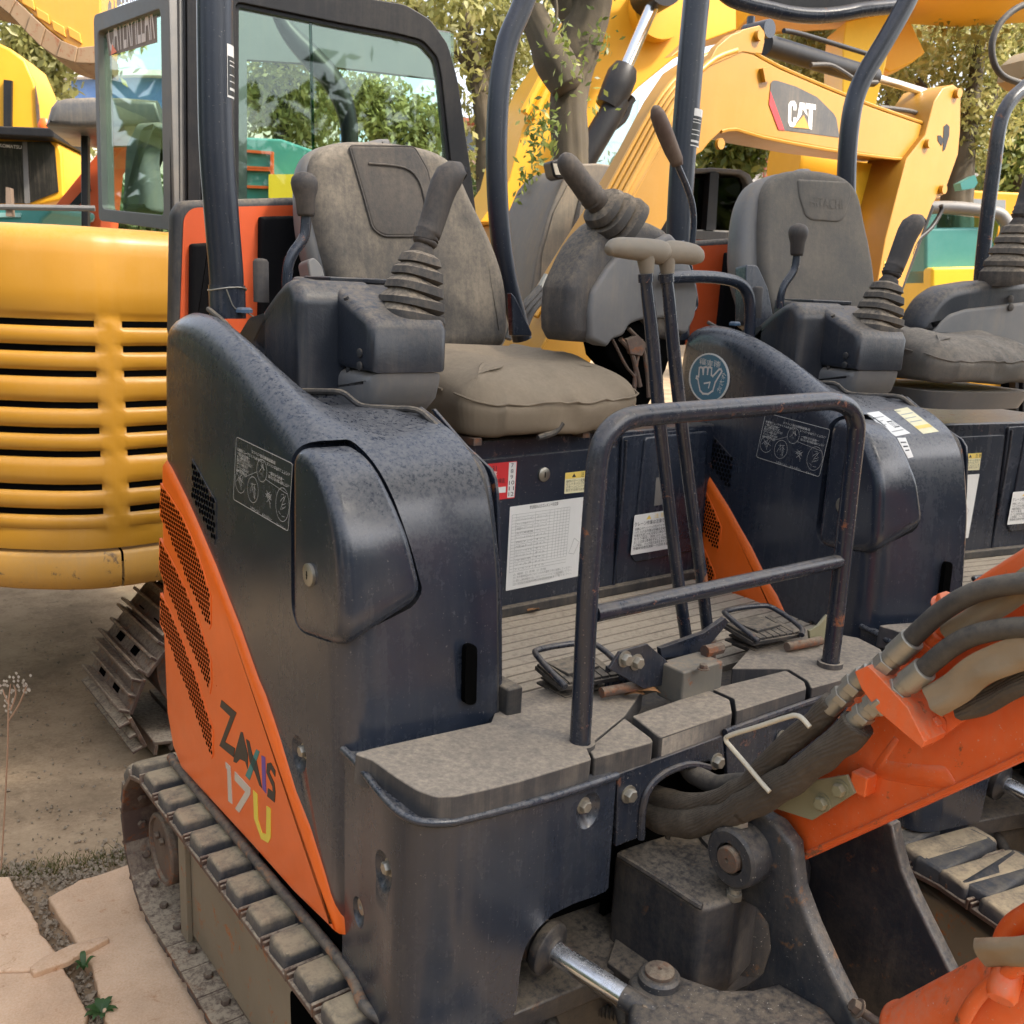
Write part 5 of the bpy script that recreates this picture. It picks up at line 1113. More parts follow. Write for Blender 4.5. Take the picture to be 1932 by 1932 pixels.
for s_ in slots:
    band('louvre_slot', s_-6, s_+6, [-420, -300, -200, -100, -50, 0, 50, 100, 150, 187], -.0070, hole, hd); band('louvre_slot', s_-6, s_+6, [240, 280, 330, 380, 440, 520], -.0070, hole, hd)
for a0, a1 in ((0, 12), (12, 19)):
    g = MB(); rws = [(1057, -.02), (1060, .006), (1066, .013), (1106, .014), (1132, .004), (1142, -.03), (1144, -.3)]; vs = []
    idx = list(range(a0, a1)); xs = [colx[i] for i in idx]
    if a0 == 0: xs[-1] = 215; 
    else: xs = [220]+xs
    for y, o in rws:
        for x in xs:
            D = np.interp(x, colx, colD); p = U(x, 800, D=D); i = min(range(len(colx)), key=lambda k: abs(colx[k]-x)); n = outw(i); vs.append(Vector((p.x+n.x*o, p.y+n.y*o, zAt(y))))
    n_ = len(xs); g.add(vs, [(r*n_+i, r*n_+i+1, (r+1)*n_+i+1, (r+1)*n_+i) for r in range(len(rws)-1) for i in range(n_-1)]); obj('counterweight', g, ydirt, XL, ang=60)
# dark body under the hood
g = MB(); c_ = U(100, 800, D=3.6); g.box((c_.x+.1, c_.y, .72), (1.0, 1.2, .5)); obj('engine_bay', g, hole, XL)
# cab
CA = FL(175, 3.72, 330, 3.30); CB = FL(372, 3.30, 880, 3.62)
cab = obj('cab', ringp(MB(), rnd(CA.px([(176, 28), (318, -22), (330, 436), (186, 416)]), .02, 3), rnd(CA.px([(184, 60), (302, 16), (308, 406), (192, 394)]), .02, 3), CA, 0, .05), frame_gr, XL, bev=.004)
go_ = rnd(CB.px([(430, -45), (644, -12), (765, 8), (812, 36), (845, 82), (864, 150), (888, 317), (902, 430), (902, 620), (430, 620)]), .02, 3)
gi_ = rnd(CB.px([(444, 3), (644, 44), (752, 64), (798, 76), (826, 108), (834, 150), (850, 300), (858, 430), (858, 560), (444, 560)]), .02, 3)
obj('cab_side_frame', ringp(MB(), go_, gi_, CB, 0, .05), frame_k, cab, bev=.004)
obj('window_seal', ringp(MB(), gi_, inset(gi_, .012), CB, .012, .05), frame_k, cab, bev=.002)
g = MB(); 
for k, (a, b, w) in enumerate(((318, 338, 0), (340, 350, .012), (352, 376, -.006), (378, 392, .01), (394, 436, .0))):
    F_ = FL(330, 3.30, 440, 3.335); p = F_.px([(a, -45), (b, -45), (b+3, 470), (a+3, 470)]); g.prism(p, F_, w, w+.08)
obj('cab_pillar', g, frame_k, cab, bev=.004)
g = MB(); g.prism(CA.px([(182, 55), (306, 10), (310, 410), (190, 398)]), CA, .022, .026); rg = obj('rear_window', g, glass, cab)
g = MB(); g.prism(CB.px([(440, -5), (860, 60), (862, 580), (440, 580)]), CB, .025, .029); obj('side_window', g, glass, cab)
g = MB(); g.prism(CB.px([(585, 20), (590, 20), (602, 560), (597, 560)]), CB, .02, .032); obj('window_divider', g, glassmat('edge_glass', (.2, .4, .33, 1)), cab)
sc4 = CA.px([(192, 62), (287, 27), (288, 78), (197, 104)])
s_ = obj('brand_sticker', MB().prism(sc4, CA, .016, .0165), mk('sticker_brown', (.20, .155, .13, 1), .6), rg)
a, b = Vector(bilin(sc4, .02, .86)), Vector(bilin(sc4, .97, .80)); text('sticker_lettering', 'CATERPILLAR', CA, a.x, a.y, .05, mk('sticker_pale', (.62, .54, .5, 1), .6), s_, .0145, wid=(b-a).length, rot=math.atan2((b-a).y, (b-a).x), off=.012)
txo = bpy.data.objects[s_.name].children[0] if s_.children else None
if txo:   # stretch the condensed capitals to the height of the strip
    me = txo.data; ax = Vector(CA.u); base = CA.P(a.x, a.y); 
    inv = WM[XL.name].inverted(); bl_ = inv @ base; dirr = (inv.to_3x3() @ (CA.u*(b-a).x+CA.v*(b-a).y)).normalized(); 
    for v in me.vertices:
        r_ = v.co-bl_; t = r_.dot(dirr); h = r_.z-dirr.z*t; v.co.z += h*2.3
g = MB(); g.prism([bilin(sc4, .06, 1.0), bilin(sc4, .19, .93), bilin(sc4, .11, .55)], CA, .0135, .014); obj('sticker_triangle', g, orange, s_)
# cab far wall with its own window openings, seat inside
CW = FL(372, 4.15, 900, 4.55)
obj('far_wall', ringp(MB(), CW.px([(345, 2), (560, 12), (850, 60), (862, 600), (600, 600), (345, 600)]), CW.px([(466, 112), (560, 118), (838, 150), (838, 372), (560, 380), (466, 380)]), CW, 0, .04), int_g, cab)
CW2 = FL(372, 3.9, 900, 4.3)
obj('reflection_band', MB().tube([CW2.p3(x, y) for x, y in [(515, 10), (545, 60), (585, 105), (625, 150), (650, 200), (660, 260), (655, 390)]], [.02, .035, .045, .045, .04, .035, .03], 10, sm=4), frame_k, cab)  # dark tube standing in for the boom's reflection in the side window
obj('cab_seat', MB().pillow(rnd(FL(200, 3.95, 320, 3.8).px([(252, 130+100), (292, 228), (300, 240), (290, 252), (275, 254), (270, 300), (282, 400), (225, 400), (232, 270), (244, 250)]), .02, 3), FL(200, 3.95, 320, 3.8), 0, .1, .03, 3, both=True), int_g, cab)
# its track, lying beyond the nearest machine
TG = thing('x', '', ''); del TG['label'], TG['category']; TG.name = 'crawler_track'; TG.parent = XL; WM[TG.name] = WM[XL.name].copy(); TG.location = (0, 0, 0)
TG.matrix_parent_inverse = WM[XL.name].inverted(); WM[TG.name] = Matrix.Identity(4)
c0 = U(245, 1270, D=3.45); rT = .30; dirT = Vector((.93, .36, 0)).normalized(); axT = Vector((dirT.y, -dirT.x, 0))
sg = MB(); sg.box((0, 0, 0), (.42, .112, .012))
for yy, hh in ((-.050, .034), (-.002, .024), (.046, .034)): sg.box((0, yy, hh/2+.005), (.42, .010, hh))
sh_ = MB(); sh_.box((.05, -.025, .0075), (.05, .024, .004)); sh_.box((-.10, -.025, .0075), (.05, .024, .004))
pth = cr([(1.5, 0), (1.2, 0), (1.0, 0), (.88, .0), (.795, .035), (.775, .12), (.81, .21), (.88, .30), (.96, .39), (1.05, .47), (1.15, .54), (1.28, .58), (1.45, .585), (1.8, .585)], 30)
cum = [0]
for a_, b_ in zip(pth, pth[1:]): cum.append(cum[-1]+math.hypot(b_[0]-a_[0], b_[1]-a_[1]))
proto = None; hproto = None
for k in range(int(cum[-1]/.118)):
    s0 = k*.118+.03; i = min(len(cum)-2, max(0, next(j for j in range(len(cum)) if cum[j] > s0)-1)); t_ = Vector((pth[i+1][0]-pth[i][0], 0, pth[i+1][1]-pth[i][1])).normalized()
    o = Vector((pth[i][0], 3.0, pth[i][1]+.02)); n = Vector((t_.z, 0, -t_.x)); n = -n if n.dot(Vector((pth[i][0]-1.5, 0, pth[i][1]-.3))) < 0 else n; xx = t_.cross(n)
    M = Matrix.Translation(o) @ Matrix((xx, t_, n)).transposed().to_4x4()
    if proto is None: proto = obj('track_shoe', sg, shoe_s, None, bev=.003); hproto = obj('shoe_slots', sh_, hole, None); s_ = proto; h_ = hproto
    else: s_ = proto.copy(); COL.objects.link(s_); h_ = hproto.copy(); COL.objects.link(h_)
    s_.parent = TG; s_.matrix_local = M; WM[s_.name] = Matrix.Identity(4)
    if k: h_.name = 'slot'
    h_.name = 'shoe_slot'; h_.parent = TG; h_.matrix_local = M
g = MB(); g.lathe([(.20, -.16), (.20, .16)], (1.06, 3.0, .24), (0, 1, 0), 30); obj('track_sprocket', g, rusty, XL); g = MB(); g.box((1.9, 3.0, .3), (1.5, .3, .35)); obj('track_frame', g, hole, XL)

# ---------------- yellow mini excavator boom in the middle
By = U(1300, 200, D=3.7).y; BF = FY(By)
XM = thing('excavator', 'yellow excavator boom and arm with dark logo panel, raised over the second machine', 'excavator', (U(1100, 600, D=3.7).x, By, 0))
bm_ = [(1000, 700), (1060, 590), (1120, 490), (1185, 385), (1250, 270), (1298, 178), (1335, 122), (1372, 97), (1400, 95), (1425, 104), (1470, 129), (1560, 168), (1650, 204), (1748, 238), (1792, 262), (1790, 290), (1740, 298), (1690, 298), (1560, 280), (1440, 257), (1390, 243), (1362, 247), (1340, 268), (1325, 286), (1315, 292), (1302, 330), (1262, 410), (1190, 535), (1120, 670), (1100, 720)]
bmo = slab('boom', bm_, BF, 0, .24, ycat, XM, bev=.006, ang=40)
g = MB(); 
for pts in ([(1425, 100), (1470, 125), (1560, 164), (1650, 200), (1748, 234)], [(1000, 700), (1060, 588), (1120, 488), (1185, 383), (1250, 268), (1298, 176), (1335, 119), (1372, 94), (1425, 100)], [(1740, 300), (1690, 299), (1560, 282), (1440, 259), (1390, 244), (1362, 248)]):
    g.tube([BF.p3(x, y, .004) for x, y in pts], .008, 6, sm=2)
obj('boom_flange', g, ycat, bmo)
slab('boom_lug', [(1328, 130), (1352, 88), (1378, 66), (1395, 60), (1400, 48+8), (1432, 48), (1441, 60), (1441, 80), (1436, 102), (1400, 98)], BF, -.004, .03, ycat, bmo, bev=.003)
slab('boom_lug', [(1336, 92), (1350, 80), (1368, 62), (1374, 52), (1400, 50), (1402, 60), (1385, 78)], BF, .20, .235, ycat, bmo, bev=.003)
obj('pin', MB().lathe([(.021, -.02), (.021, .0)], BF.p3(1427, 68, -.004), (0, 1, 0), 20), ycat, bmo); obj('pin', MB().lathe([(.021, -.015), (.021, .0)], BF.p3(1354, 272, -.004), (0, 1, 0), 20), ycat, bmo)
slab('side_block', [(1432, 130), (1445, 127), (1450, 152), (1437, 156)], BF, -.02, 0, ycat, bmo)
lp = q(2, 0, [(497, 470), (512, 455), (535, 457), (640, 490), (760, 550), (850, 640), (868, 668), (886, 778), (570, 737), (530, 660), (493, 520)])
lg = slab('logo_panel', lp, BF, -.002, -.0004, mk('logo_dark', (.06, .057, .055, 1), .4), bmo, rd=.004)
slab('logo_stripe', q(2, 0, [(493, 515), (573, 738), (540, 735), (486, 590)]), BF, -.0032, -.0021, red, lg)
for cx0, P3 in ((0, [(640, 625), (640, 590), (630, 571), (610, 572), (596, 590), (593, 690), (603, 716), (625, 720), (634, 712), (640, 690), (640, 665), (624, 664), (622, 694), (613, 694), (610, 680), (612, 605), (616, 597), (623, 600), (624, 624)]),
                (1, [(660, 580), (686, 583), (705, 660), (690, 640), (675, 615), (668, 650), (655, 672), (640, 694)]),
                (2, [(694, 584), (750, 592), (750, 622), (733, 620), (728, 735), (712, 728), (708, 690), (712, 618), (695, 616)])):
    slab('logo_letter', q(2, 0, P3), BF, -.0032, -.0021, white, lg)
slab('logo_triangle', q(2, 0, [(622, 722), (681, 652), (714, 730)]), BF, -.0045, -.0034, yel, lg)
E0 = [(1000, 600), (1066, 480), (1128, 380), (1188, 270), (1244, 175), (1290, 128), (1340, 98), (1385, 85)]; E1 = [(1062, 588), (1108, 495), (1168, 392), (1222, 295), (1270, 205), (1310, 150), (1350, 112), (1390, 96)]
for t in (.18, .42, .66, .9):
    g = MB(); g.tube([U(a[0]*(1-t)+b[0]*t, a[1]*(1-t)+b[1]*t, Y=By-.01+(1-t)*.12) for a, b in zip(E0, E1)], .0115, 10, sm=3); obj('hydraulic_pipe', g, yel, bmo)
for p0, p1 in (((1096, 392+14), (1145, 400)), ((1166, 268+14), (1214, 284))):
    pass
g = MB(); g.tube([U(1140, 388, Y=By-.03+.1), U(1205, 398, Y=By-.03)], .012, 8); obj('pipe_clamp', g, yel, bmo)
for k in range(3):
    x = 1028+k*12; fp = [U(x+4, 520-k*2, Y=By-.02), U(x-10, 545, Y=By-.02)]
    f_ = obj('pipe_fitting', MB().tube(fp, .013, 8), zinc, bmo); obj('hose', MB().tube([U(x-8, 542, Y=By-.02), U(x-26, 562, Y=By-.03), U(x-50, 590, Y=By-.04), U(x-70, 640, Y=By-.05)], .013, 8, sm=4), hose, bmo)
slab('boom_underplate', [(1062, 588), (1108, 495), (1168, 392), (1222, 295), (1270, 205), (1278, 212), (1230, 310), (1176, 410), (1116, 512), (1072, 600)], BF, -.001, .0, yel, bmo)
# arm cylinder
CF_ = FY(By+.10)
obj('arm_cylinder', MB().tube([CF_.p3(1443, 84), CF_.p3(1648, 146)], .042, 24), frame_k, XM, ang=40); cy = SC.objects[-1] if False else None
obj('cylinder_pipe', MB().tube([CF_.p3(1460, 62, -.05), CF_.p3(1500, 70, -.05), CF_.p3(1640, 112, -.05)], .010, 10, sm=3), frame_k, XM)
obj('cylinder_rod', MB().tube([CF_.p3(1640, 143), CF_.p3(1778, 184)], .0185, 20), chrome, XM)
obj('cylinder_pin', MB().lathe([(.035, 0), (.035, .12)], CF_.p3(1415, 62, -.1), (0, 1, 0), 24), steel_b, XM); obj('grease_cap', MB().lathe([(.016, 0), (.016, .03)], CF_.p3(1416, 47), (0, 0, 1), 12), steel_b, XM)
obj('hose', MB().tube([CF_.p3(x, y, -.08) for x, y in [(1500, 128), (1535, 128), (1560, 140), (1590, 158), (1625, 160)]], .010, 8, sm=4), hose, XM)
obj('hose', MB().tube([CF_.p3(x, y, -.05) for x, y in [(1640, 205), (1670, 208), (1710, 215), (1738, 232)]], .011, 8, sm=4), hose, XM)
# arm (stick)
ar = [(1735, 255), (1745, 215), (1752, 192), (1768, 168), (1788, 161), (1802, 172), (1801, 247), (1797, 292), (1770, 368), (1757, 373), (1748, 388), (1700, 520), (1660, 640), (1640, 700), (1590, 700), (1640, 560), (1660, 450), (1700, 300)]
ao = slab('arm', ar, BF, -.03, .18, ycat, XM, bev=.006)
slab('arm_slot', q(2, 0, [(1460, 705), (1475, 720), (1474, 770), (1450, 850), (1438, 860), (1440, 800), (1430, 830), (1410, 800), (1408, 770), (1425, 770), (1440, 790), (1443, 720)]), BF, -.032, -.0305, frame_k, ao)
for x, y in ((1792, 178), (1737, 272), (1764, 358)): obj('pin', MB().lathe([(.022, -.02), (.022, .0)], BF.p3(x, y, -.031), (0, 1, 0), 20), ycat, ao)
slab('arm_front_plate', [(1664, 300), (1705, 305), (1700, 345), (1640, 560), (1590, 700), (1560, 700), (1610, 560), (1650, 400)], BF, .15, .2, yel_b, ao)
obj('bucket_cylinder', MB().tube([BF.p3(1765, 388, .05), BF.p3(1700, 560, .05)], .04, 20), frame_k, XM, ang=40); obj('bucket_pipe', MB().tube([BF.p3(x, y, -.02) for x, y in [(1768, 388), (1768, 400), (1750, 430), (1722, 455), (1712, 480)]], .011, 10, sm=3), frame_k, XM)
wl_ = slab('warning_label', q(2, 0, [(1108, 1478), (1162, 1492), (1150, 1625), (1098, 1640)]), BF, -.032, -.0304, yfilm, ao); slab('warning_symbol', q(2, 0, [(1128, 1495), (1138, 1548), (1102, 1555)]), BF, -.0328, -.0322, ink, wl_)
# dusty cab front behind the boom, with a work lamp
XC = thing('excavator', 'dusty grey slanted cab front with one square work lamp, behind the raised console', 'excavator', tuple(U(1080, 600, D=4.4).xy)+(0,))
C3 = FV(1080, 450, 4.4, -20)
cb_ = slab('cab_shell', [(1016, 470), (1036, 400), (1062, 340), (1082, 315), (1092, 309), (1128, 308), (1160, 312), (1170, 420), (1120, 600), (1100, 700), (990, 700), (1000, 560)], C3, 0, .6, mk('dusty_grey', (.12, .11, .1, 1), .6, dust=.4, up=.5, streak=.5), XC, bev=.01)
slab('windscreen', [(1044, 400), (1070, 350), (1110, 335), (1108, 400), (1070, 480), (1040, 560), (1014, 600), (1022, 480)], C3, -.006, 0, mk('dusty_screen', (.14, .125, .1, 1), .45, dust=.6, up=.3, streak=.8), cb_)
slab('screen_gasket', [(1092, 372), (1097, 372), (1087, 430), (1070, 470), (1062, 500), (1064, 470), (1078, 430)], C3, -.012, -.007, rubber, cb_)
lm = slab('work_lamp', [(1026, 308), (1040, 303), (1062, 306), (1062, 338), (1040, 342), (1032, 336)], C3, -.08, .02, frame_k, XC, bev=.01); slab('lamp_lens', [(1030, 312), (1046, 313), (1048, 333), (1035, 333)], C3, -.083, -.08, mk('lens', (.35, .33, .28, 1), .3), lm)
# ---------------- bigger yellow excavator whose boom crosses the top
XB = thing('excavator', 'large orange yellow boom with chrome cylinder rod, behind the rough tree trunk', 'excavator', tuple(U(1100, 500, D=7.5).xy)+(0,))
BB = FV(1200, 200, 7.0, -18)
bb_ = slab('boom', [(905, 420), (960, 340), (985, 245), (1030, 145), (1085, 60), (1150, -40), (1300, -120), (1950, -150), (1950, -6), (1800, 2), (1700, 12), (1560, 22), (1450, 40), (1400, 52), (1330, 78), (1270, 112), (1205, 165), (1150, 222), (1100, 268), (1040, 318), (1000, 352), (960, 420)], BB, 0, .75, yel_o, XB, bev=.01)
for pts in ([(985, 215), (1030, 130), (1062, 100)], [(1002, 225), (1040, 145), (1075, 110)]): obj('boom_pipe', MB().tube([BB.p3(x, y, -.05) for x, y in pts], .035, 8), yel_o, bb_)
cyb = obj('boom_cylinder', MB().tube([BB.p3(1137, 200, -.3), BB.p3(1118, 232, -.3), BB.p3(1020, 400, -.3), BB.p3(1000, 440, -.3)], [.075, .085, .085, .07], 20), frame_k, XB, ang=40); obj('cylinder_gland', MB().tube([BB.p3(1148, 142, -.3), BB.p3(1141, 158, -.3), BB.p3(1130, 185, -.3), BB.p3(1115, 215, -.3)], [.08, .105, .105, .09], 12), frame_k, cyb)
obj('piston_rod', MB().tube([BB.p3(1205, 12, -.3), BB.p3(1145, 150, -.3)], .045, 20), chrome, cyb); obj('rod_pin', MB().lathe([(.13, 0), (.13, .3)], BB.p3(1206, 2, -.42), BB.w, 24), frame_k, cyb)
obj('pin_boss', MB().lathe([(.21, 0), (.21, .12)], BB.p3(1236, 20, -.12), BB.w, 28), yel_o, bb_)
slab('engine_hood', [(940, 420), (1060, 418), (1075, 470), (1070, 520), (940, 520)], BB, -.4, .6, ycat, XB, bev=.02); sbx = slab('light_box', [(962, 362), (1008, 362), (1008, 408), (962, 408)], BB, -.55, -.4, frame_k, XB)
for y in (372, 385, 397): obj('lamp_hole', MB().lathe([(.02, 0), (.02, .006)], BB.p3(1000, y, -.556), BB.w, 14), hole, sbx)
slab('cab_window', [(1118, 300), (1140, 240), (1200, 180), (1240, 175), (1225, 300), (1120, 420)], BB, .3, .34, glassmat('far_glass', (.72, .80, .78, 1)), XB); obj('cab_handrail', MB().tube([BB.p3(x, y, .1) for x, y in [(1143, 268), (1148, 250), (1185, 222), (1198, 190), (1205, 180)]], .03, 8, sm=3), frame_k, XB)
# the yellow stick of that family hanging down at the right top, and round bucket behind
XR = thing('excavator', 'bright yellow upright excavator arm seen between canopy frame and leaves', 'excavator', tuple(U(1640, 500, D=6.2).xy)+(0,))
RF = FV(1640, 150, 6.2, 0)
slab('arm', [(1596, 40), (1690, 20), (1672, 120), (1650, 210), (1590, 300), (1560, 300), (1590, 190), (1590, 90)], RF, 0, .4, yel_b, XR, bev=.01); slab('arm_edge', [(1690, 20), (1728, 28), (1758, 92), (1735, 110), (1690, 130), (1672, 120)], RF, .1, .4, yel_o, XR, bev=.01)
slab('crossbeam', [(1420, -60), (2050, -70), (2050, 0), (1870, 12), (1780, 6), (1560, 20), (1420, 22)], RF, -.3, .5, yel_o, XR, bev=.01)
g = MB(); g.lathe([(.0, 0), (.22, 0), (.24, .03), (.24, .5), (.0, .5)], U(1560, 312, D=6.0), (.9, -.35, .0), 32); g.lathe([(.0, -.3), (.19, -.3), (.20, -.28), (.20, .0)], U(1560, 312, D=6.0), (.9, -.35, .0), 32); obj('bucket_drum', g, yel_o, XR, ang=40)
# ---------------- small cab with brown windows behind the second machine
XS = thing('excavator', 'mini excavator cab with rounded grey roof and brown tinted windows, above an orange body', 'excavator', tuple(U(1370, 600, D=4.3).xy)+(0,))
S3 = FV(1370, 400, 4.3, -25)
o_ = [(1290, 330), (1310, 318), (1345, 316), (1400, 320), (1416, 328), (1424, 345), (1420, 446), (1290, 440)]; i_ = [(1300, 338), (1312, 328), (1345, 326), (1396, 330), (1404, 336), (1410, 350), (1407, 436), (1300, 432)]
sh_ = obj('cab_shell', ringp(MB(), S3.px(o_), S3.px(i_), S3, 0, .5), frame_gr, XS, bev=.01)
slab('window', [(1300, 335), (1408, 335), (1408, 436), (1300, 432)], S3, .03, .04, glassmat('brown_glass', (.3, .24, .17, 1)), sh_); slab('pillar', [(1338, 326), (1354, 326), (1348, 434), (1330, 434)], S3, -.01, .05, frame_k, sh_); slab('cab_back', [(1300, 335), (1408, 335), (1408, 436), (1300, 432)], S3, .45, .5, mk('cab_back_brown', (.2, .15, .1, 1), .8), sh_)
slab('lower_rail', [(1290, 436), (1422, 442), (1422, 455), (1290, 452)], S3, -.05, .3, frame_k, XS); slab('body', [(1290, 452), (1420, 455), (1420, 640), (1290, 640)], S3, .0, .5, redp, XS); slab('radiator_opening', [(1296, 466), (1408, 470), (1400, 640), (1296, 640)], S3, -.01, .0, black, XS)
# ---------------- left background machines
XK = thing('excavator', 'orange yellow excavator with black side windows at the far left edge', 'excavator', tuple(U(50, 600, D=6.5).xy)+(0,))
K = FV(50, 330, 6.5, -10)
kb = slab('cab', [(-80, 255), (98, 262), (110, 270), (117, 290), (122, 372), (112, 378), (52, 392), (-80, 392)], K, 0, .8, yel_o, XK, bev=.02); slab('side_window', [(-80, 266), (95, 268), (104, 278), (111, 362), (55, 384), (-80, 384)], K, -.012, 0, mk('black_gloss', (.02, .019, .018, 1), .15, dust=.02), kb); slab('window_pillar', [(44, 268), (52, 268), (58, 384), (48, 384)], K, -.02, -.012, frame_gr, kb)
slab('roof_visor', [(-80, 243), (118, 250), (117, 268), (-80, 258)], K, -.2, .7, frame_k, XK, bev=.01); a_ = K.px([(0, 274), (42, 278)]); text('cab_lettering', 'KOMATSU', K, a_[0][0], a_[0][1]-.012, .02, white, kb, -.016, wid=(Vector(a_[1])-Vector(a_[0])).length, rot=math.atan2(a_[1][1]-a_[0][1], a_[1][0]-a_[0][0]), off=.01)
g = MB(); g.lathe([(.045, 0), (.05, .03), (.03, .07), (0, .08)], K.p3(86, 246), (0, 0, 1), 16); obj('beacon', g, orange, XK)
kb2 = slab('boom', [(-80, 40), (0, 78), (28, 100), (48, 145), (56, 190), (60, 248), (-80, 248)], K, .2, .7, yel_o, XK, bev=.02); slab('boom_seam', [(50, 150), (57, 190), (61, 246), (56, 246), (52, 200)], K, .18, .2, rusty, kb2); slab('chain_edge', [(-10, 140), (6, 142), (5, 246), (-10, 246)], K, .17, .2, frame_k, kb2)
XT = thing('excavator', 'open mini excavator under a dark dome canopy on one post, left of the glazed cab', 'excavator', tuple(U(148, 600, D=4.8).xy)+(0,))
T = FV(148, 300, 4.8, -15)
slab('canopy', [(92, 242), (96, 230), (102, 208), (112, 196), (130, 191), (175, 189), (240, 190), (300, 195), (310, 242), (150, 246)], T, -.1, .7, mk('canopy_grey', (.07, .07, .072, 1), .3), XT, r=.03); slab('post', [(139, 244), (154, 244), (154, 470), (141, 470)], T, .2, .28, frame_k, XT, bev=.008)
obj('guard_rail', MB().tube([T.p3(-60, 393, -.1), T.p3(60, 394, -.1), T.p3(185, 396, -.1)], .014, 8), frame_gr, XT); slab('rail_post', [(20, 356), (29, 358), (32, 410), (20, 410)], T, -.1, -.04, mk('rail_brown', (.2, .14, .1, 1), .7), XT)
XA = thing('excavator', 'red orange excavator boom slanting up left of the glazed cab', 'excavator', tuple(U(130, 600, D=5.6).xy)+(0,))
A_ = FV(130, 370, 5.6, 0); bo_ = slab('boom', [(70, 430), (100, 392), (168, 308), (260, 200), (280, 220), (200, 320), (190, 430)], A_, 0, .25, redp, XA, bev=.006); slab('boom_channel', [(120, 400), (170, 345), (172, 360), (130, 410)], A_, -.01, 0, frame_k, bo_)
a_ = A_.px([(158, 418), (178, 412)]); text('boom_number', '20', A_, a_[0][0], a_[0][1], .05, white, bo_, -.012, off=.01)
XT2 = thing('excavator', 'teal excavator body low behind the pale yellow hood', 'excavator', tuple(U(40, 600, D=5.2).xy)+(0,))
T2_ = FV(40, 400, 5.2, 5); slab('body', [(-80, 386), (60, 390), (95, 388), (98, 400), (80, 415), (70, 440), (-80, 440)], T2_, 0, .6, teal, XT2, bev=.02); slab('deck_strip', [(-80, 400), (40, 402), (40, 410), (-80, 410)], T2_, -.01, 0, mk('pale_teal', (.3, .55, .52, 1), .5), XT2)
# raised yellow bucket / track section at the top left
XY = thing('excavator_bucket', 'big yellow ribbed steel bucket curving down at the top left corner', 'bucket', tuple(U(80, 40, D=5.0)))
Y_ = FV(80, 40, 5.0, -10)
slab('side_plate', [(-80, -90), (190, -90), (190, 88), (166, 96), (150, 94), (122, 80), (84, 50), (52, 18), (10, -20), (-80, -60)], Y_, 0, .4, yel, XY, bev=.01)
g = MB(); ed = [(-80, -10), (0, 12), (22, 30), (52, 62), (80, 90), (110, 110), (145, 121), (190, 122)]; ei = [(-80, -50), (10, -14), (34, 4), (62, 30), (90, 56), (120, 80), (150, 92), (190, 88)]
for k in range(len(ed)-1):
    g.prism(Y_.px([ed[k], ed[k+1], ei[k+1], ei[k]]), Y_, -.03-.012*(k % 2), .42)
obj('wear_strips', g, mk('brown_steel', (.24, .15, .08, 1), .6, dust=.2, rust=.2), XY, bev=.004)
for k in range(1, 7):
    x, y = ei[k]; slab('rib', [(x-22, y-42), (x+2, y-28), (x+6, y-8), (x-18, y-22)], Y_, -.015, .0, yel, XY, bev=.004)
# ---------------- right background
XG = thing('excavator', 'teal and yellow excavator with white cab frame, behind the right tree trunk', 'excavator', tuple(U(1850, 600, D=6.0).xy)+(0,))
Gf = FV(1850, 450, 6.0, 0)
slab('body', [(1745, 430), (1870, 428), (1880, 480), (1850, 505), (1745, 540)], Gf, 0, .6, teal, XG, bev=.02); gfr = obj('cab_frame', MB().tube([Gf.p3(x, y) for x, y in [(1745, 392), (1800, 392), (1870, 400), (1893, 412), (1899, 440), (1870, 510)]], .040, 10, sm=4), gplast, XG); slab('cab_window', [(1750, 400), (1890, 415), (1870, 500), (1750, 500)], Gf, .02, .03, glassmat('teal_glass', (.5, .8, .78, 1)), gfr)
slab('lower_body', [(1745, 505), (1850, 503), (1880, 515), (1880, 620), (1745, 620)], Gf, -.1, .5, yel_b, XG, bev=.02); slab('arm_end', [(1812, 345), (1840, 330), (1845, 345), (1838, 355), (1815, 358)], Gf, .0, .1, teal, XG)
XO = thing('excavator', 'orange yellow cab roof under the branches at the right edge', 'excavator', tuple(U(1880, 600, D=7.5).xy)+(0,))
O_ = FV(1860, 400, 7.5, 0); ob2 = slab('cab', [(1812, 362), (1826, 358), (1900, 362), (1990, 366), (1990, 620), (1880, 620), (1880, 390), (1812, 380)], O_, 0, .8, yel_o, XO, bev=.02); slab('windscreen', [(1820, 375), (1895, 378), (1895, 395), (1820, 392)], O_, -.02, 0, mk('pale_screen', (.3, .33, .36, 1), .3), ob2)
XQ = thing('loader', 'yellow machine front with black bar grille at the right edge, behind the second machine', 'machine', tuple(U(1930, 800, D=3.9).xy)+(0,))
Q = FV(1930, 800, 3.7, -20); bq = slab('body', [(1850, 690), (1900, 684), (2060, 676), (2060, 1010), (1850, 1000)], Q, .06, .5, yel, XQ, bev=.01); slab('grille_backing', [(1912, 712), (2060, 706), (2060, 925), (1912, 925)], Q, .04, .06, hole, bq)
for k in range(9):
    x = 1916+k*14; slab('grille_bar', [(x, 715), (x+6, 715), (x+6, 925), (x, 925)], Q, .0, .03, frame_k, bq)
for y in (850, 930): slab('bumper_bar', [(1890, y), (2060, y+8), (2060, y+22), (1890, y+14)], Q, -.05, .02, frame_k if y < 900 else yel, bq)
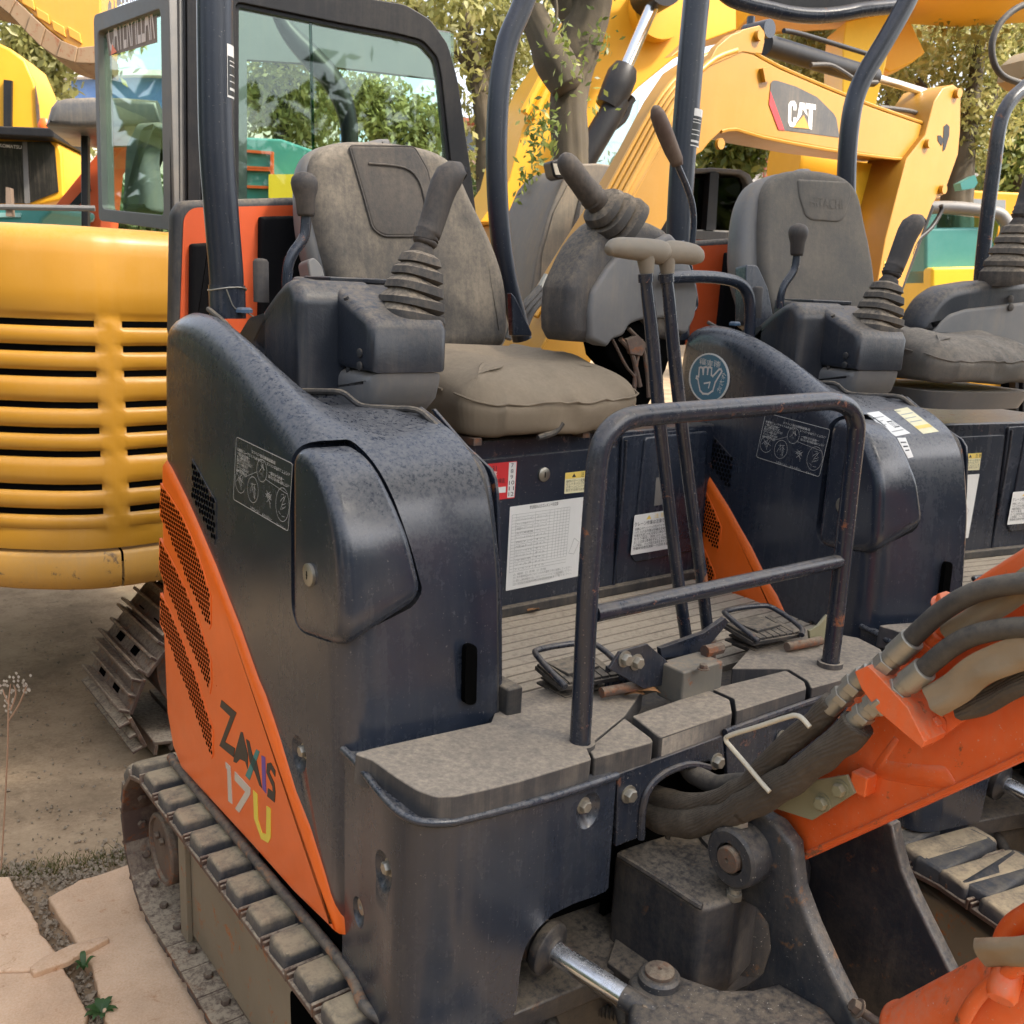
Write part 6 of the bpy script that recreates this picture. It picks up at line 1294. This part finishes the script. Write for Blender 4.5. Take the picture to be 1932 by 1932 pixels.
# third machine's post, its hose and dusty lamp
P3_ = thing('canopy_frame', 'bent dark tubular canopy post at the right edge of the row', 'canopy frame', tuple(U(1850, 560, D=3.3)))
PF3 = FV(1850, 400, 3.3, -30)
obj('post', MB().tube([PF3.p3(x, y) for x, y in [(1845, 620), (1850, 530), (1860, 430), (1874, 320), (1885, 240), (1900, 200), (1925, 172), (1990, 120), (2060, 80)]], .0235, 20, sm=5), steel_b, P3_, ang=80)
PF5 = FV(1950, 120, 3.7, -20)
lmp = slab('lamp_bowl', [(1932, 146), (1938, 112), (1960, 92), (2020, 80), (2020, 180), (1950, 162)], PF5, 0, .15, mk('bowl_tan', (.3, .2, .09, 1), .6), P3_, r=.03); obj('lamp_cable', MB().tube([PF5.p3(x, y, .0) for x, y in [(1990, 0), (1930, 10), (1890, 40), (1872, 80), (1876, 120), (1895, 145), (1930, 158)]], .012, 10, sm=5), hose, P3_)
P4_ = thing('canopy_frame', 'dark canopy tube with a sagging curve overhead of the second machine', 'canopy frame', tuple(U(1530, 20, D=2.9)))
PF4 = FV(1530, 20, 2.85, -25)
slab('canopy_roof', [(1372, -90), (1384, -30), (1430, 6), (1535, 20), (1640, 8), (1700, -20), (1720, -90)], PF4, .02, .05, frame_k, P4_)
obj('front_tube', MB().tube([PF4.p3(x, y) for x, y in [(1330, -70), (1352, -30), (1378, -4), (1410, 8), (1445, 16), (1490, 26), (1535, 30), (1580, 27), (1630, 18), (1690, 12)]], .0215, 18, sm=5), steel_b, P4_, ang=80)
# ================================================================ buildings, trees, ground
def build(name, px, D, dep, mat, label, cat='building', yaw=0, extra=()):
    cx = sum(p[0] for p in px)/len(px); F = FV(cx, 400, D, yaw); r = thing(name, label, cat, tuple(U(cx, 540, D=D).xy)+(0,))
    pts = [(x, y) for x, y in px]; w = slab('wall', pts, F, 0, dep, mat, r, bev=.02)
    for nm, p, w0, w1, m in extra: slab(nm, p, F, w0, w1, m, w)
    return r
wallw = mk('render_white', (.75, .74, .70, 1), .8, dust=.15, up=.1, streak=.2)
blue = mk('blue_sheet', (.09, .19, .42, 1), .5, dust=.1, streak=.15); redst = mk('red_oxide', (.33, .09, .05, 1), .7); brick = mk('pinkish_wall', (.45, .30, .23, 1), .8)
winm = mk('far_window', (.08, .10, .12, 1), .2, dust=.02)
build('warehouse', [(20, 150), (100, 145), (260, 140), (640, 150), (640, 560), (20, 560)], 38, 12, blue, 'long blue sheet metal warehouse behind the left machines', yaw=-8, extra=[('roof_edge', [(20, 146), (260, 136), (640, 146), (640, 156), (260, 146), (20, 155)], -.5, 0, wallw), ('lower_wall', [(20, 206), (260, 222), (640, 222), (640, 560), (20, 560)], -.2, 0, mk('cream_wall', (.6, .57, .48, 1), .8)), ('window', [(152, 255), (176, 255), (176, 280), (152, 280)], -.3, -.2, winm)])
build('building', [(1425, 262), (1700, 262), (1700, 560), (1425, 560)], 24, 8, wallw, 'plain white building with dark drainpipe under the yellow boom', extra=[('drainpipe', [(1440, 262), (1450, 262), (1446, 500), (1436, 500)], -.3, 0, redst), ('pipe_bracket', [(1430, 275), (1462, 278), (1462, 282), (1430, 280)], -.4, -.3, frame_k), ('base_band', [(1425, 420), (1700, 420), (1700, 560), (1425, 560)], -.1, 0, brick)])
build('building', [(1795, 282), (1960, 292), (1960, 560), (1795, 560)], 22, 8, wallw, 'white building with a red oxide roof beam at the right', extra=[('roof_beam', [(1800, 345), (1960, 300), (1960, 312), (1800, 356)], -.5, 0, redst), ('window', [(1835, 300), (1870, 302), (1868, 320), (1833, 318)], -.1, 0, winm)])
build('building', [(815, 232), (955, 238), (955, 560), (815, 560)], 26, 8, wallw, 'pale building with red steel truss seen between leaves and post', extra=[('window', [(872, 250), (905, 250), (905, 285), (872, 285)], -.1, 0, winm), ('roof_edge', [(815, 226), (960, 233), (960, 240), (815, 234)], -.6, 0, redst), ('base_band', [(815, 300), (955, 300), (955, 560), (815, 560)], -.1, 0, brick)])
# foliage
def leafmat(name, ca, cb, cc):
    m = bpy.data.materials.new(name); m.use_nodes = True; nt = m.node_tree; N = nt.nodes; L = nt.links; bs = N["Principled BSDF"]
    at_ = N.new("ShaderNodeAttribute"); at_.attribute_name = 'rnd'; r = N.new("ShaderNodeValToRGB"); r.color_ramp.elements[0].color = ca; r.color_ramp.elements[1].color = cc
    e = r.color_ramp.elements.new(.55); e.color = cb; L.new(at_.outputs['Fac'], r.inputs[0]); L.new(r.outputs[0], bs.inputs['Base Color']); bs.inputs['Roughness'].default_value = .45
    tr = N.new("ShaderNodeBsdfTranslucent"); L.new(r.outputs[0], tr.inputs[0]); mx = N.new("ShaderNodeMixShader"); mx.inputs[0].default_value = .45
    L.new(bs.outputs[0], mx.inputs[1]); L.new(tr.outputs[0], mx.inputs[2]); L.new(mx.outputs[0], N["Material Output"].inputs[0]); return m
leafA = leafmat('leaf_green', (.06, .10, .02, 1), (.16, .20, .045, 1), (.36, .36, .09, 1)); leafB = leafmat('leaf_olive', (.14, .15, .045, 1), (.34, .33, .11, 1), (.60, .54, .24, 1)); leafC = leafmat('leaf_dark', (.03, .06, .015, 1), (.07, .11, .03, 1), (.16, .19, .06, 1))
barkm = mk('tree_bark', (.06, .047, .03, 1), .9, dust=.12, up=.1, streak=.4, dcol=(.13, .10, .06, 1), bump=1.5, bscale=14, rust=.18, rcol=(.04, .035, .02, 1))
def crown(name, blobs, n, size, mat, parent):
    """leaf clumps: twigs of leaves scattered through several overlapping ellipsoids"""
    n = int(n*1.75); size = size*.72; ce = []; tot = sum(b[3] for b in blobs)
    P = []; nc = max(1, n//14)
    for (c, rx, rz, w) in blobs:
        k = int(nc*w/tot); v = rng.normal(size=(k, 3)); v /= np.linalg.norm(v, axis=1)[:, None]; rad = rng.random(k)**.45
        P.append(np.array(c)+v*rad[:, None]*np.array([rx, rx, rz]))
    C_ = np.vstack(P); C_ = np.repeat(C_, 14, axis=0); N_ = len(C_)
    C_ = C_+rng.normal(size=(N_, 3))*size*np.array([1.9, 1.9, 2.1])
    d = rng.normal(size=(N_, 3)); d[:, 2] -= .6; d /= np.linalg.norm(d, axis=1)[:, None]; s = rng.normal(size=(N_, 3)); s -= (s*d).sum(1)[:, None]*d; s /= np.linalg.norm(s, axis=1)[:, None]
    sz = size*rng.uniform(.6, 1.25, N_)[:, None]; V = np.stack([C_-d*sz, C_+s*sz*.42, C_+d*sz, C_-s*sz*.42], 1).reshape(-1, 3)
    inv = np.array(WM[parent.name].inverted()); V = V @ inv[:3, :3].T+inv[:3, 3]
    me = bpy.data.meshes.new(name); me.vertices.add(len(V)); me.vertices.foreach_set('co', V.ravel()); me.loops.add(N_*4); me.loops.foreach_set('vertex_index', np.arange(N_*4)); me.polygons.add(N_); me.polygons.foreach_set('loop_start', np.arange(0, N_*4, 4)); me.update(calc_edges=True)
    a = me.attributes.new('rnd', 'FLOAT', 'FACE'); cl = np.repeat(rng.random(N_//14+1), 14)[:N_]; a.data.foreach_set('value', (cl*.55+rng.random(N_)*.45).astype(np.float32)); me.materials.append(mat)
    o = bpy.data.objects.new(name, me); COL.objects.link(o); o.parent = parent; WM[o.name] = WM[parent.name].copy(); return o
def tree(label, D, trunk, blobs, n, size, lm, limbs=(), tn='tree', group=None, tr=None):
    """trunk: list of (px, py, radius in px); limbs the same; blobs: (px, py, rx px, ry px, depth offset)"""
    b0 = U(trunk[0][0], trunk[0][1], D=D); r = thing(tn, label, 'tree', (b0.x, b0.y, 0), group=group); s = D/FP
    pts = [(b0.x, b0.y, -.05, trunk[0][2]*s*1.25)]+[tuple(U(x, y, D=D))+(w*s,) for x, y, w in trunk]
    def bark(pts):
        cs = cr(pts, 12); g = MB(); g.tube([c[:3] for c in cs], [c[3] for c in cs], 40)
        out = []
        for i, v in enumerate(g.v):
            v = Vector(v); k = i//40; ax = Vector(cs[min(k, len(cs)-1)][:3]); rad = (v-ax); l = rad.length; a = math.atan2(rad.y, rad.x)
            nn = mnoise.noise(Vector((math.cos(a)*6, math.sin(a)*6, v.z*2.2)))*.10+mnoise.noise(Vector((math.cos(a)*16, math.sin(a)*16, v.z*4)))*.09+mnoise.noise(v*5)*.10
            out.append(tuple(ax+rad*(1+nn)))
        g.v = out; return g
    t = obj('trunk', bark(pts), barkm, r, ang=180)
    for L_ in limbs: obj('limb', bark([tuple(U(x, y, D=D+(L_[0] if isinstance(L_[0], (int, float)) else 0)))+(w*s,) for x, y, w in L_[1:]]), barkm, t, ang=180)
    bl = [(U(x, y, D=D+dd), rx*s, ry*s, rx*ry) for x, y, rx, ry, dd in blobs]
    crown('crown', bl, n, size, lm, r); return r
tree('rough barked tree with a burl and cut branch, right of the bent canopy post', 5.0, [(1080, 560, 34), (1078, 330, 33), (1072, 200, 34), (1076, 150, 37), (1085, 100, 44), (1110, 30, 38), (1125, -60, 34), (1130, -250, 26)],
     [(1060, 60, 26, 14, -.4), (1072, 128, 18, 16, -.45), (1140, 70, 22, 20, -.1), (1128, 182, 14, 9, -.5), (1045, -70, 160, 60, 0), (1150, -130, 200, 80, 0), (1015, 245, 22, 40, -.3), (998, 330, 18, 28, -.3), (1040, 230, 8, 40, -.3)], 2400, .030, leafA,
     limbs=[(-.15, (1072, 165, 30), (1048, 120, 38), (1030, 80, 30), (1012, 40, 26), (1004, 20, 24)), (0, (1100, 60, 26), (1050, -20, 20), (1000, -120, 14)), (-.3, (1045, 60, 3), (1050, 20, 3), (1045, -30, 3))])
tree('leafy tree with slender leaning trunk, behind the glazed cab', 8.5, [(925, 560, 22), (918, 300, 20), (908, 180, 18), (890, 100, 15), (870, 0, 12)],
     [(700, -10, 120, 40, 0), (830, 20, 110, 60, -.5), (900, 60, 80, 70, .3), (960, 130, 60, 90, .4), (890, 150, 26, 50, 0), (985, 210, 40, 60, .2), (860, 250, 14, 60, 0), (890, 300, 22, 30, 0), (985, 30, 70, 60, 0), (920, -80, 250, 50, 0)], 3300, .07, leafB,
     limbs=[(0, (905, 170, 10), (930, 120, 8), (960, 60, 6)), (0, (900, 140, 9), (870, 110, 7), (835, 60, 5)), (0, (885, 60, 7), (800, 20, 5), (700, 0, 3))])
tree('sunlit olive leaved tree with thick bare trunk, right of the yellow arm', 6.8, [(1792, 640, 36), (1800, 500, 33), (1806, 380, 29), (1818, 270, 22), (1835, 180, 15), (1850, 80, 10)],
     [(1800, 100, 110, 60, 0), (1870, 60, 90, 60, .3), (1900, 170, 60, 80, .2), (1840, 220, 60, 60, 0), (1700, 130, 60, 70, .4), (1740, 60, 80, 50, .5), (1900, 10, 120, 50, .5), (1855, 290, 34, 30, 0)], 4600, .045, leafB,
     limbs=[(0, (1812, 300, 12), (1780, 220, 9), (1730, 150, 6)), (0, (1822, 250, 10), (1870, 190, 7), (1905, 130, 5))])
tree('tree with broken reddish trunk above the arm cylinder', 8.0, [(1688, 620, 24), (1690, 350, 22), (1692, 200, 20), (1690, 170, 16), (1685, 90, 8)],
     [(1560, 130, 90, 50, 0), (1640, 120, 70, 60, .2), (1530, 70, 70, 40, .3), (1720, 220, 60, 40, 0), (1660, 240, 60, 30, .3), (1500, 110, 40, 60, .3)], 3300, .050, leafB)
tree('tree whose low leaves hang under the boom lug', 9.0, [(1385, 620, 12), (1385, 450, 11), (1375, 330, 9), (1370, 280, 7)], [(1385, 285, 50, 26, 0), (1350, 300, 30, 24, 0), (1425, 275, 30, 20, 0), (1510, 110, 80, 50, .3)], 2600, .075, leafA)
tree('tree hanging over the blue warehouse roof', 12, [(40, 600, 16), (60, 300, 14), (70, 150, 10), (80, 60, 6)], [(70, 110, 46, 26, 0), (100, 140, 36, 18, 0), (85, 165, 26, 16, 0), (40, 70, 40, 36, 0), (150, 60, 90, 40, 0), (110, 170, 12, 10, 0)], 1800, .10, leafB)
tree('round green bush beyond the canopy machine', 14, [(90, 500, 8), (90, 330, 7), (90, 270, 5)], [(85, 232, 34, 20, 0), (120, 265, 40, 28, 0), (100, 300, 40, 30, 0)], 1600, .10, leafB)
tree('bright tree seen through the cab side window', 9.5, [(535, 560, 20), (533, 300, 18), (530, 160, 16), (528, 60, 12)], [(510, 150, 70, 46, 0), (540, 210, 80, 50, 0), (470, 190, 40, 60, .3), (600, 190, 60, 60, .3), (560, 100, 120, 40, 0), (580, 260, 60, 30, 0)], 3200, .065, leafB)
tree('pale tree at the right half of the cab side window', 10.5, [(735, 560, 18), (730, 300, 15), (725, 160, 10)], [(720, 220, 70, 46, 0), (760, 260, 60, 40, 0), (700, 180, 60, 36, 0), (800, 240, 50, 50, 0)], 2600, .07, leafB)
tree('leafy tree behind the right edge posts', 9.0, [(1930, 600, 20), (1925, 400, 16), (1915, 260, 12)], [(1900, 300, 50, 90, 0), (1960, 220, 60, 120, 0), (1925, 100, 80, 70, 0)], 3800, .06, leafA)
# row of distant trees closing the yard
for k, (x, y, rx, ry, D, lm, lab) in enumerate(((330, 430, 150, 60, 16, leafC, 'low dark tree clump far behind the left cab corner'), (640, 430, 170, 60, 16, leafA, 'wide green tree far behind the glazed cab'), (980, 400, 120, 90, 17, leafC, 'dark green tree far behind the rough trunk'), (1250, 400, 150, 90, 17, leafA, 'green tree far behind the yellow boom foot'), (1560, 430, 130, 60, 18, leafC, 'dark tree far behind the white building wall'), (1990, 380, 150, 120, 15, leafB, 'olive tree beyond the right edge'))):
    tree(lab, D, [(x, 560, 10), (x+4, 470, 9), (x+2, 420, 6)], [(x, y, rx, ry, 0), (x-rx*.4, y-ry*.4, rx*.5, ry*.5, .3)], 2600, .13, lm)
# teal machine seen through the cab
XV = thing('excavator', 'teal excavator body with orange outlined panels, seen through the cab window', 'excavator', tuple(U(500, 600, D=7.0).xy)+(0,))
V_ = FV(500, 320, 7.0, 0); vb2 = slab('body', [(455, 258), (530, 262), (640, 300), (640, 520), (455, 520)], V_, 0, .8, teal, XV, bev=.02)
for P4 in ([(466, 288), (512, 292), (512, 316), (466, 314)], [(466, 322), (512, 324), (512, 352), (466, 350)]):
    o_ = V_.px([(P4[0][0]-5, P4[0][1]-5), (P4[1][0]+5, P4[1][1]-5), (P4[2][0]+5, P4[2][1]+5), (P4[3][0]-5, P4[3][1]+5)]); obj('panel_frame', ringp(MB(), o_, V_.px(P4), V_, -.03, 0), redp, vb2)
slab('yellow_cover', [(520, 335), (600, 335), (600, 400), (520, 400)], V_, -.2, -.02, yel_b, XV)
# unseen trees added for the light: they shade the machines and darken reflections
sh = thing('tree', 'big leafy shade tree, unseen, crown placed to shade the machines, outside the picture', 'tree', (4.2, -2.6, 0))
g = MB(); g.tube([(4.2, -2.6, -.1), (4.1, -2.5, 1.6), (3.9, -2.3, 3.2), (3.4, -2.0, 5.0)], [.3, .22, .18, .08], 16, sm=4); obj('trunk', g, barkm, sh)
tb0 = Vector((1.25, 1.3, .8)); tc_ = tb0+sd*4.6
crown('crown', [(tc_, 1.9, .8, 3), (tc_+Vector((1.3, .1, .2)), 1.5, .7, 2), (tc_+Vector((-1.3, .3, .1)), 1.3, .7, 2), (tc_+Vector((.4, 1.4, .5)), 1.0, .5, 1)], 6500, .10, leafC, sh)
for k, (x, y, r_, lab) in enumerate(((-5.5, 7.5, 2.6, 'wide unseen tree added far to the left beyond the yellow machines, outside the picture'), (-2.2, 5.2, 1.6, 'smaller unseen tree added left of the big yellow hood, outside the picture'), (-6.5, 1.5, 2.6, 'wide unseen tree added off to the left, outside the picture'), (-4.5, -4.5, 3.0, 'wide unseen tree added behind the camera on the left, outside the picture'), (1.0, -7.0, 3.0, 'wide unseen tree added straight behind the camera, outside the picture'), (6.5, -4.5, 3.0, 'wide unseen tree added off to the right, outside the picture'))):
    tb_ = thing('tree', lab, 'tree', (x, y, 0)); g = MB(); g.tube([(x, y, -.1), (x+.1, y, 2), (x, y+.1, 4)], [.25, .2, .1], 14, sm=3); obj('trunk', g, barkm, tb_)
    crown('crown', [(Vector((x, y, 2.0)), r_, 1.5, 3), (Vector((x+.8, y, 1.1)), r_*.9, 1.0, 2)], 4200, .26, leafC, tb_)  # added out of view to cut low sky light and darken reflections
# ---------------- ground
gm = mk('yard_dirt', (.25, .175, .108, 1), .95, dust=.6, up=.45, streak=0, dcol=(.43, .32, .205, 1), thr=(.3, .62), fmix=.3, bump=1.0, bscale=14, var=.4, rust=.10, rcol=(.06, .045, .03, 1), spec=.1)
g = MB(); n_ = 60; vs = []
for i in range(n_+1):
    for j in range(n_+1):
        x = -4+8*i/n_; y = -2+10*j/n_; vs.append((x, y, -.035+.014*mnoise.noise(Vector((x*1.6, y*1.6, 0)))+.006*mnoise.noise(Vector((x*7, y*7, 3)))))
g.add(vs, [(i*(n_+1)+j, i*(n_+1)+j+1, (i+1)*(n_+1)+j+1, (i+1)*(n_+1)+j) for i in range(n_) for j in range(n_)])
S_ = 260; x0, x1, y0, y1 = -4, 4, -2, 8; zz0 = -.05
far = [(-S_, -S_), (S_, -S_), (S_, S_), (-S_, S_)]; nearr = [(x0, y0), (x1, y0), (x1, y1), (x0, y1)]
b_ = len(g.v); g.v += [(x, y, zz0) for x, y in far]+[(x, y, zz0) for x, y in nearr]
g.f += [(b_+i, b_+(i+1) % 4, b_+4+(i+1) % 4, b_+4+i) for i in range(4)]
gr = obj('ground', g, gm, ang=180); gr['kind'] = 'structure'
def stone(name):
    m = mk(name, (.60, .38, .23, 1), .85, dust=.35, up=.35, streak=0, dcol=(.76, .59, .43, 1), bump=.8, bscale=90, var=.22, spec=.2, grain=200, rust=.12, rcol=(.26, .13, .06, 1)); return m
st1 = stone('sandstone')
GZ = FZ(0.0)
slabs = [([(90, 1692), (150, 1660), (215, 1640), (262, 1622), (330, 1618), (430, 1640), (470, 2150), (262, 2150), (220, 1990), (186, 1880), (178, 1832), (152, 1790), (118, 1740)], 'large rust stained sandstone slab beside the near track'),
         ([(-140, 1668), (18, 1652), (40, 1690), (62, 1722), (78, 1760), (112, 1800), (118, 1818), (60, 1830), (-160, 1840)], 'pale sandstone slab at the left edge, upper of two'),
         ([(-160, 1844), (62, 1833), (118, 1822), (136, 1850), (158, 1890), (168, 1912), (160, 1932), (150, 2150), (-160, 2150)], 'pale sandstone slab at the lower left corner')]
for p, lab in slabs:
    pp = GZ.px(p); dn = []
    for i in range(len(pp)):
        a, b = Vector(pp[i]), Vector(pp[(i+1) % len(pp)]); L_ = (b-a).length; k = max(1, int(L_/.02))
        for j in range(k):
            c = a.lerp(b, j/k); dn.append((c.x+.006*mnoise.noise(Vector((c.x*30, c.y*30, 1))), c.y+.006*mnoise.noise(Vector((c.x*30, c.y*30, 5)))))
    g = MB(); g.pillow(dn, GZ, 0, .05, .006, 3); o = obj('paving_slab', g, st1, ang=60); tag(o, lab, 'paving slab', 'broken sandstone paving slabs')
g = MB(); g.pillow(rnd(FZ(.012).px(q(0, 2, [(165, 1610), (240, 1555), (400, 1480), (600, 1430), (620, 1445), (480, 1520), (380, 1580), (300, 1605), (190, 1645)])), .004, 2), FZ(.012), 0, .012, .003, 2); o = obj('stone_chip', g, st1, ang=60); tag(o, 'thin stone sliver lying across the gap between the slabs', 'stone')
# litter in the gap: soil crumbs and gravel (uncountable)
g = MB(); r3 = random.Random(5)
gap = [(50, 1665), (80, 1700), (100, 1750), (120, 1790), (150, 1850), (170, 1900), (190, 1932), (120, 1655), (180, 1640), (250, 1610), (60, 1650), (160, 1650), (225, 1620), (20, 1640)]
for k in range(1200):
    i = r3.randrange(len(gap)); x, y = gap[i]
    if k % 3 == 0: x, y = r3.uniform(-10, 300), r3.uniform(1180, 1640)
    c = U(x+r3.gauss(0, 18), y+r3.gauss(0, 13), Z=-.028 if k % 3 == 0 else -.02); s = r3.uniform(.002, .008)*(.7 if k % 3 == 0 else 1)*(1.6 if r3.random() < .06 else 1)
    M = Matrix.Rotation(r3.random()*6, 3, (r3.random(), r3.random(), r3.random()+.1)); vv = [c+M @ Vector(v)*s*r3.uniform(.7, 1.3) for v in ((1, 0, 0), (-1, 0, 0), (0, 1, 0), (0, -1, 0), (0, 0, .7), (0, 0, -.7))]
    g.add(vv, [(0, 2, 4), (2, 1, 4), (1, 3, 4), (3, 0, 4), (2, 0, 5), (1, 2, 5), (3, 1, 5), (0, 3, 5)])
o = obj('gravel', g, mk('gravel_grey', (.28, .22, .155, 1), .9, dust=.3, var=.5), ang=10); tag(o, None, None, kind='stuff')
g = MB()
for k in range(700):
    x = r3.uniform(-20, 262); y = 1655-(x/262)*42+r3.gauss(0, 10); c = U(x, y, Z=-.025); h = r3.uniform(.006, .022); a = r3.random()*6.28; w = Vector((math.cos(a), math.sin(a), 0))*.0016; lean = Vector((r3.gauss(0, 1), r3.gauss(0, 1), 0))*h*.5
    g.add([c-w, c+w, c+lean+Vector((0, 0, h))], [(0, 1, 2)])
o = obj('moss_and_grass', g, leafmat('moss', (.12, .12, .03, 1), (.2, .18, .05, 1), (.3, .26, .1, 1)), ang=10); tag(o, None, None, kind='stuff')
weed = leafmat('weed_leaf', (.06, .13, .04, 1), (.12, .22, .08, 1), (.2, .3, .12, 1))
def rosette(x, y, n, L_, lab, up=.5):
    c = U(x, y, Z=-.01); g = MB(); r4 = random.Random(int(x*7+y))
    for k in range(n):
        a = 2*math.pi*k/n+r4.uniform(-.3, .3); l = L_*r4.uniform(.7, 1.15); d = Vector((math.cos(a), math.sin(a), 0)); s = Vector((-d.y, d.x, 0)); b = len(g.v)
        for i in range(6):
            t = i/5; w = math.sin(math.pi*min(1, t*.9+.08))*l*.17; p = c+d*l*t*.85+Vector((0, 0, l*up*math.sin(t*2.2)))
            g.v += [tuple(p-s*w), tuple(p+s*w)]
        g.f += [(b+2*i, b+2*i+1, b+2*i+3, b+2*i+2) for i in range(5)]
    o = obj('weed', g, weed, ang=180); tag(o, lab, 'weed', 'small weeds in the paving gap'); return o
rosette(158, 1830, 5, .034, 'broad leaved green seedling in the middle of the paving gap', .8); rosette(192, 1915, 14, .036, 'spiky green weed rosette at the bottom of the paving gap', .5)
g = MB()
for P in ([(2, 1640), (8, 1540), (14, 1420), (16, 1330), (20, 1290)], [(16, 1360), (35, 1330), (48, 1300), (50, 1292)], [(18, 1330), (8, 1310), (6, 1300)], [(20, 1340), (30, 1310), (26, 1292)]):
    g.tube([U(x, y, D=1.95) for x, y in P], [.0016]*(len(P)-1)+[.0008], 5, sm=3)
wd = obj('dry_weed', g, mk('dry_stem', (.3, .17, .1, 1), .8)); tag(wd, 'tall dry weed stalk with pale tufts at the left edge', 'weed')
g = MB()
for k in range(46):
    x, y = [(50, 1292), (6, 1300), (26, 1292), (16, 1330), (48, 1310), (20, 1290)][k % 6]; c = U(x+r3.gauss(0, 7), y+r3.gauss(0, 9), D=1.95); s = .0028
    g.add([c+Vector((s, 0, 0)), c+Vector((-s, 0, 0)), c+Vector((0, s, s)), c+Vector((0, -s, -s))], [(0, 1, 2), (0, 1, 3), (0, 2, 3), (1, 2, 3)])
obj('seed_tufts', g, mk('tuft', (.6, .52, .42, 1), .9), wd)
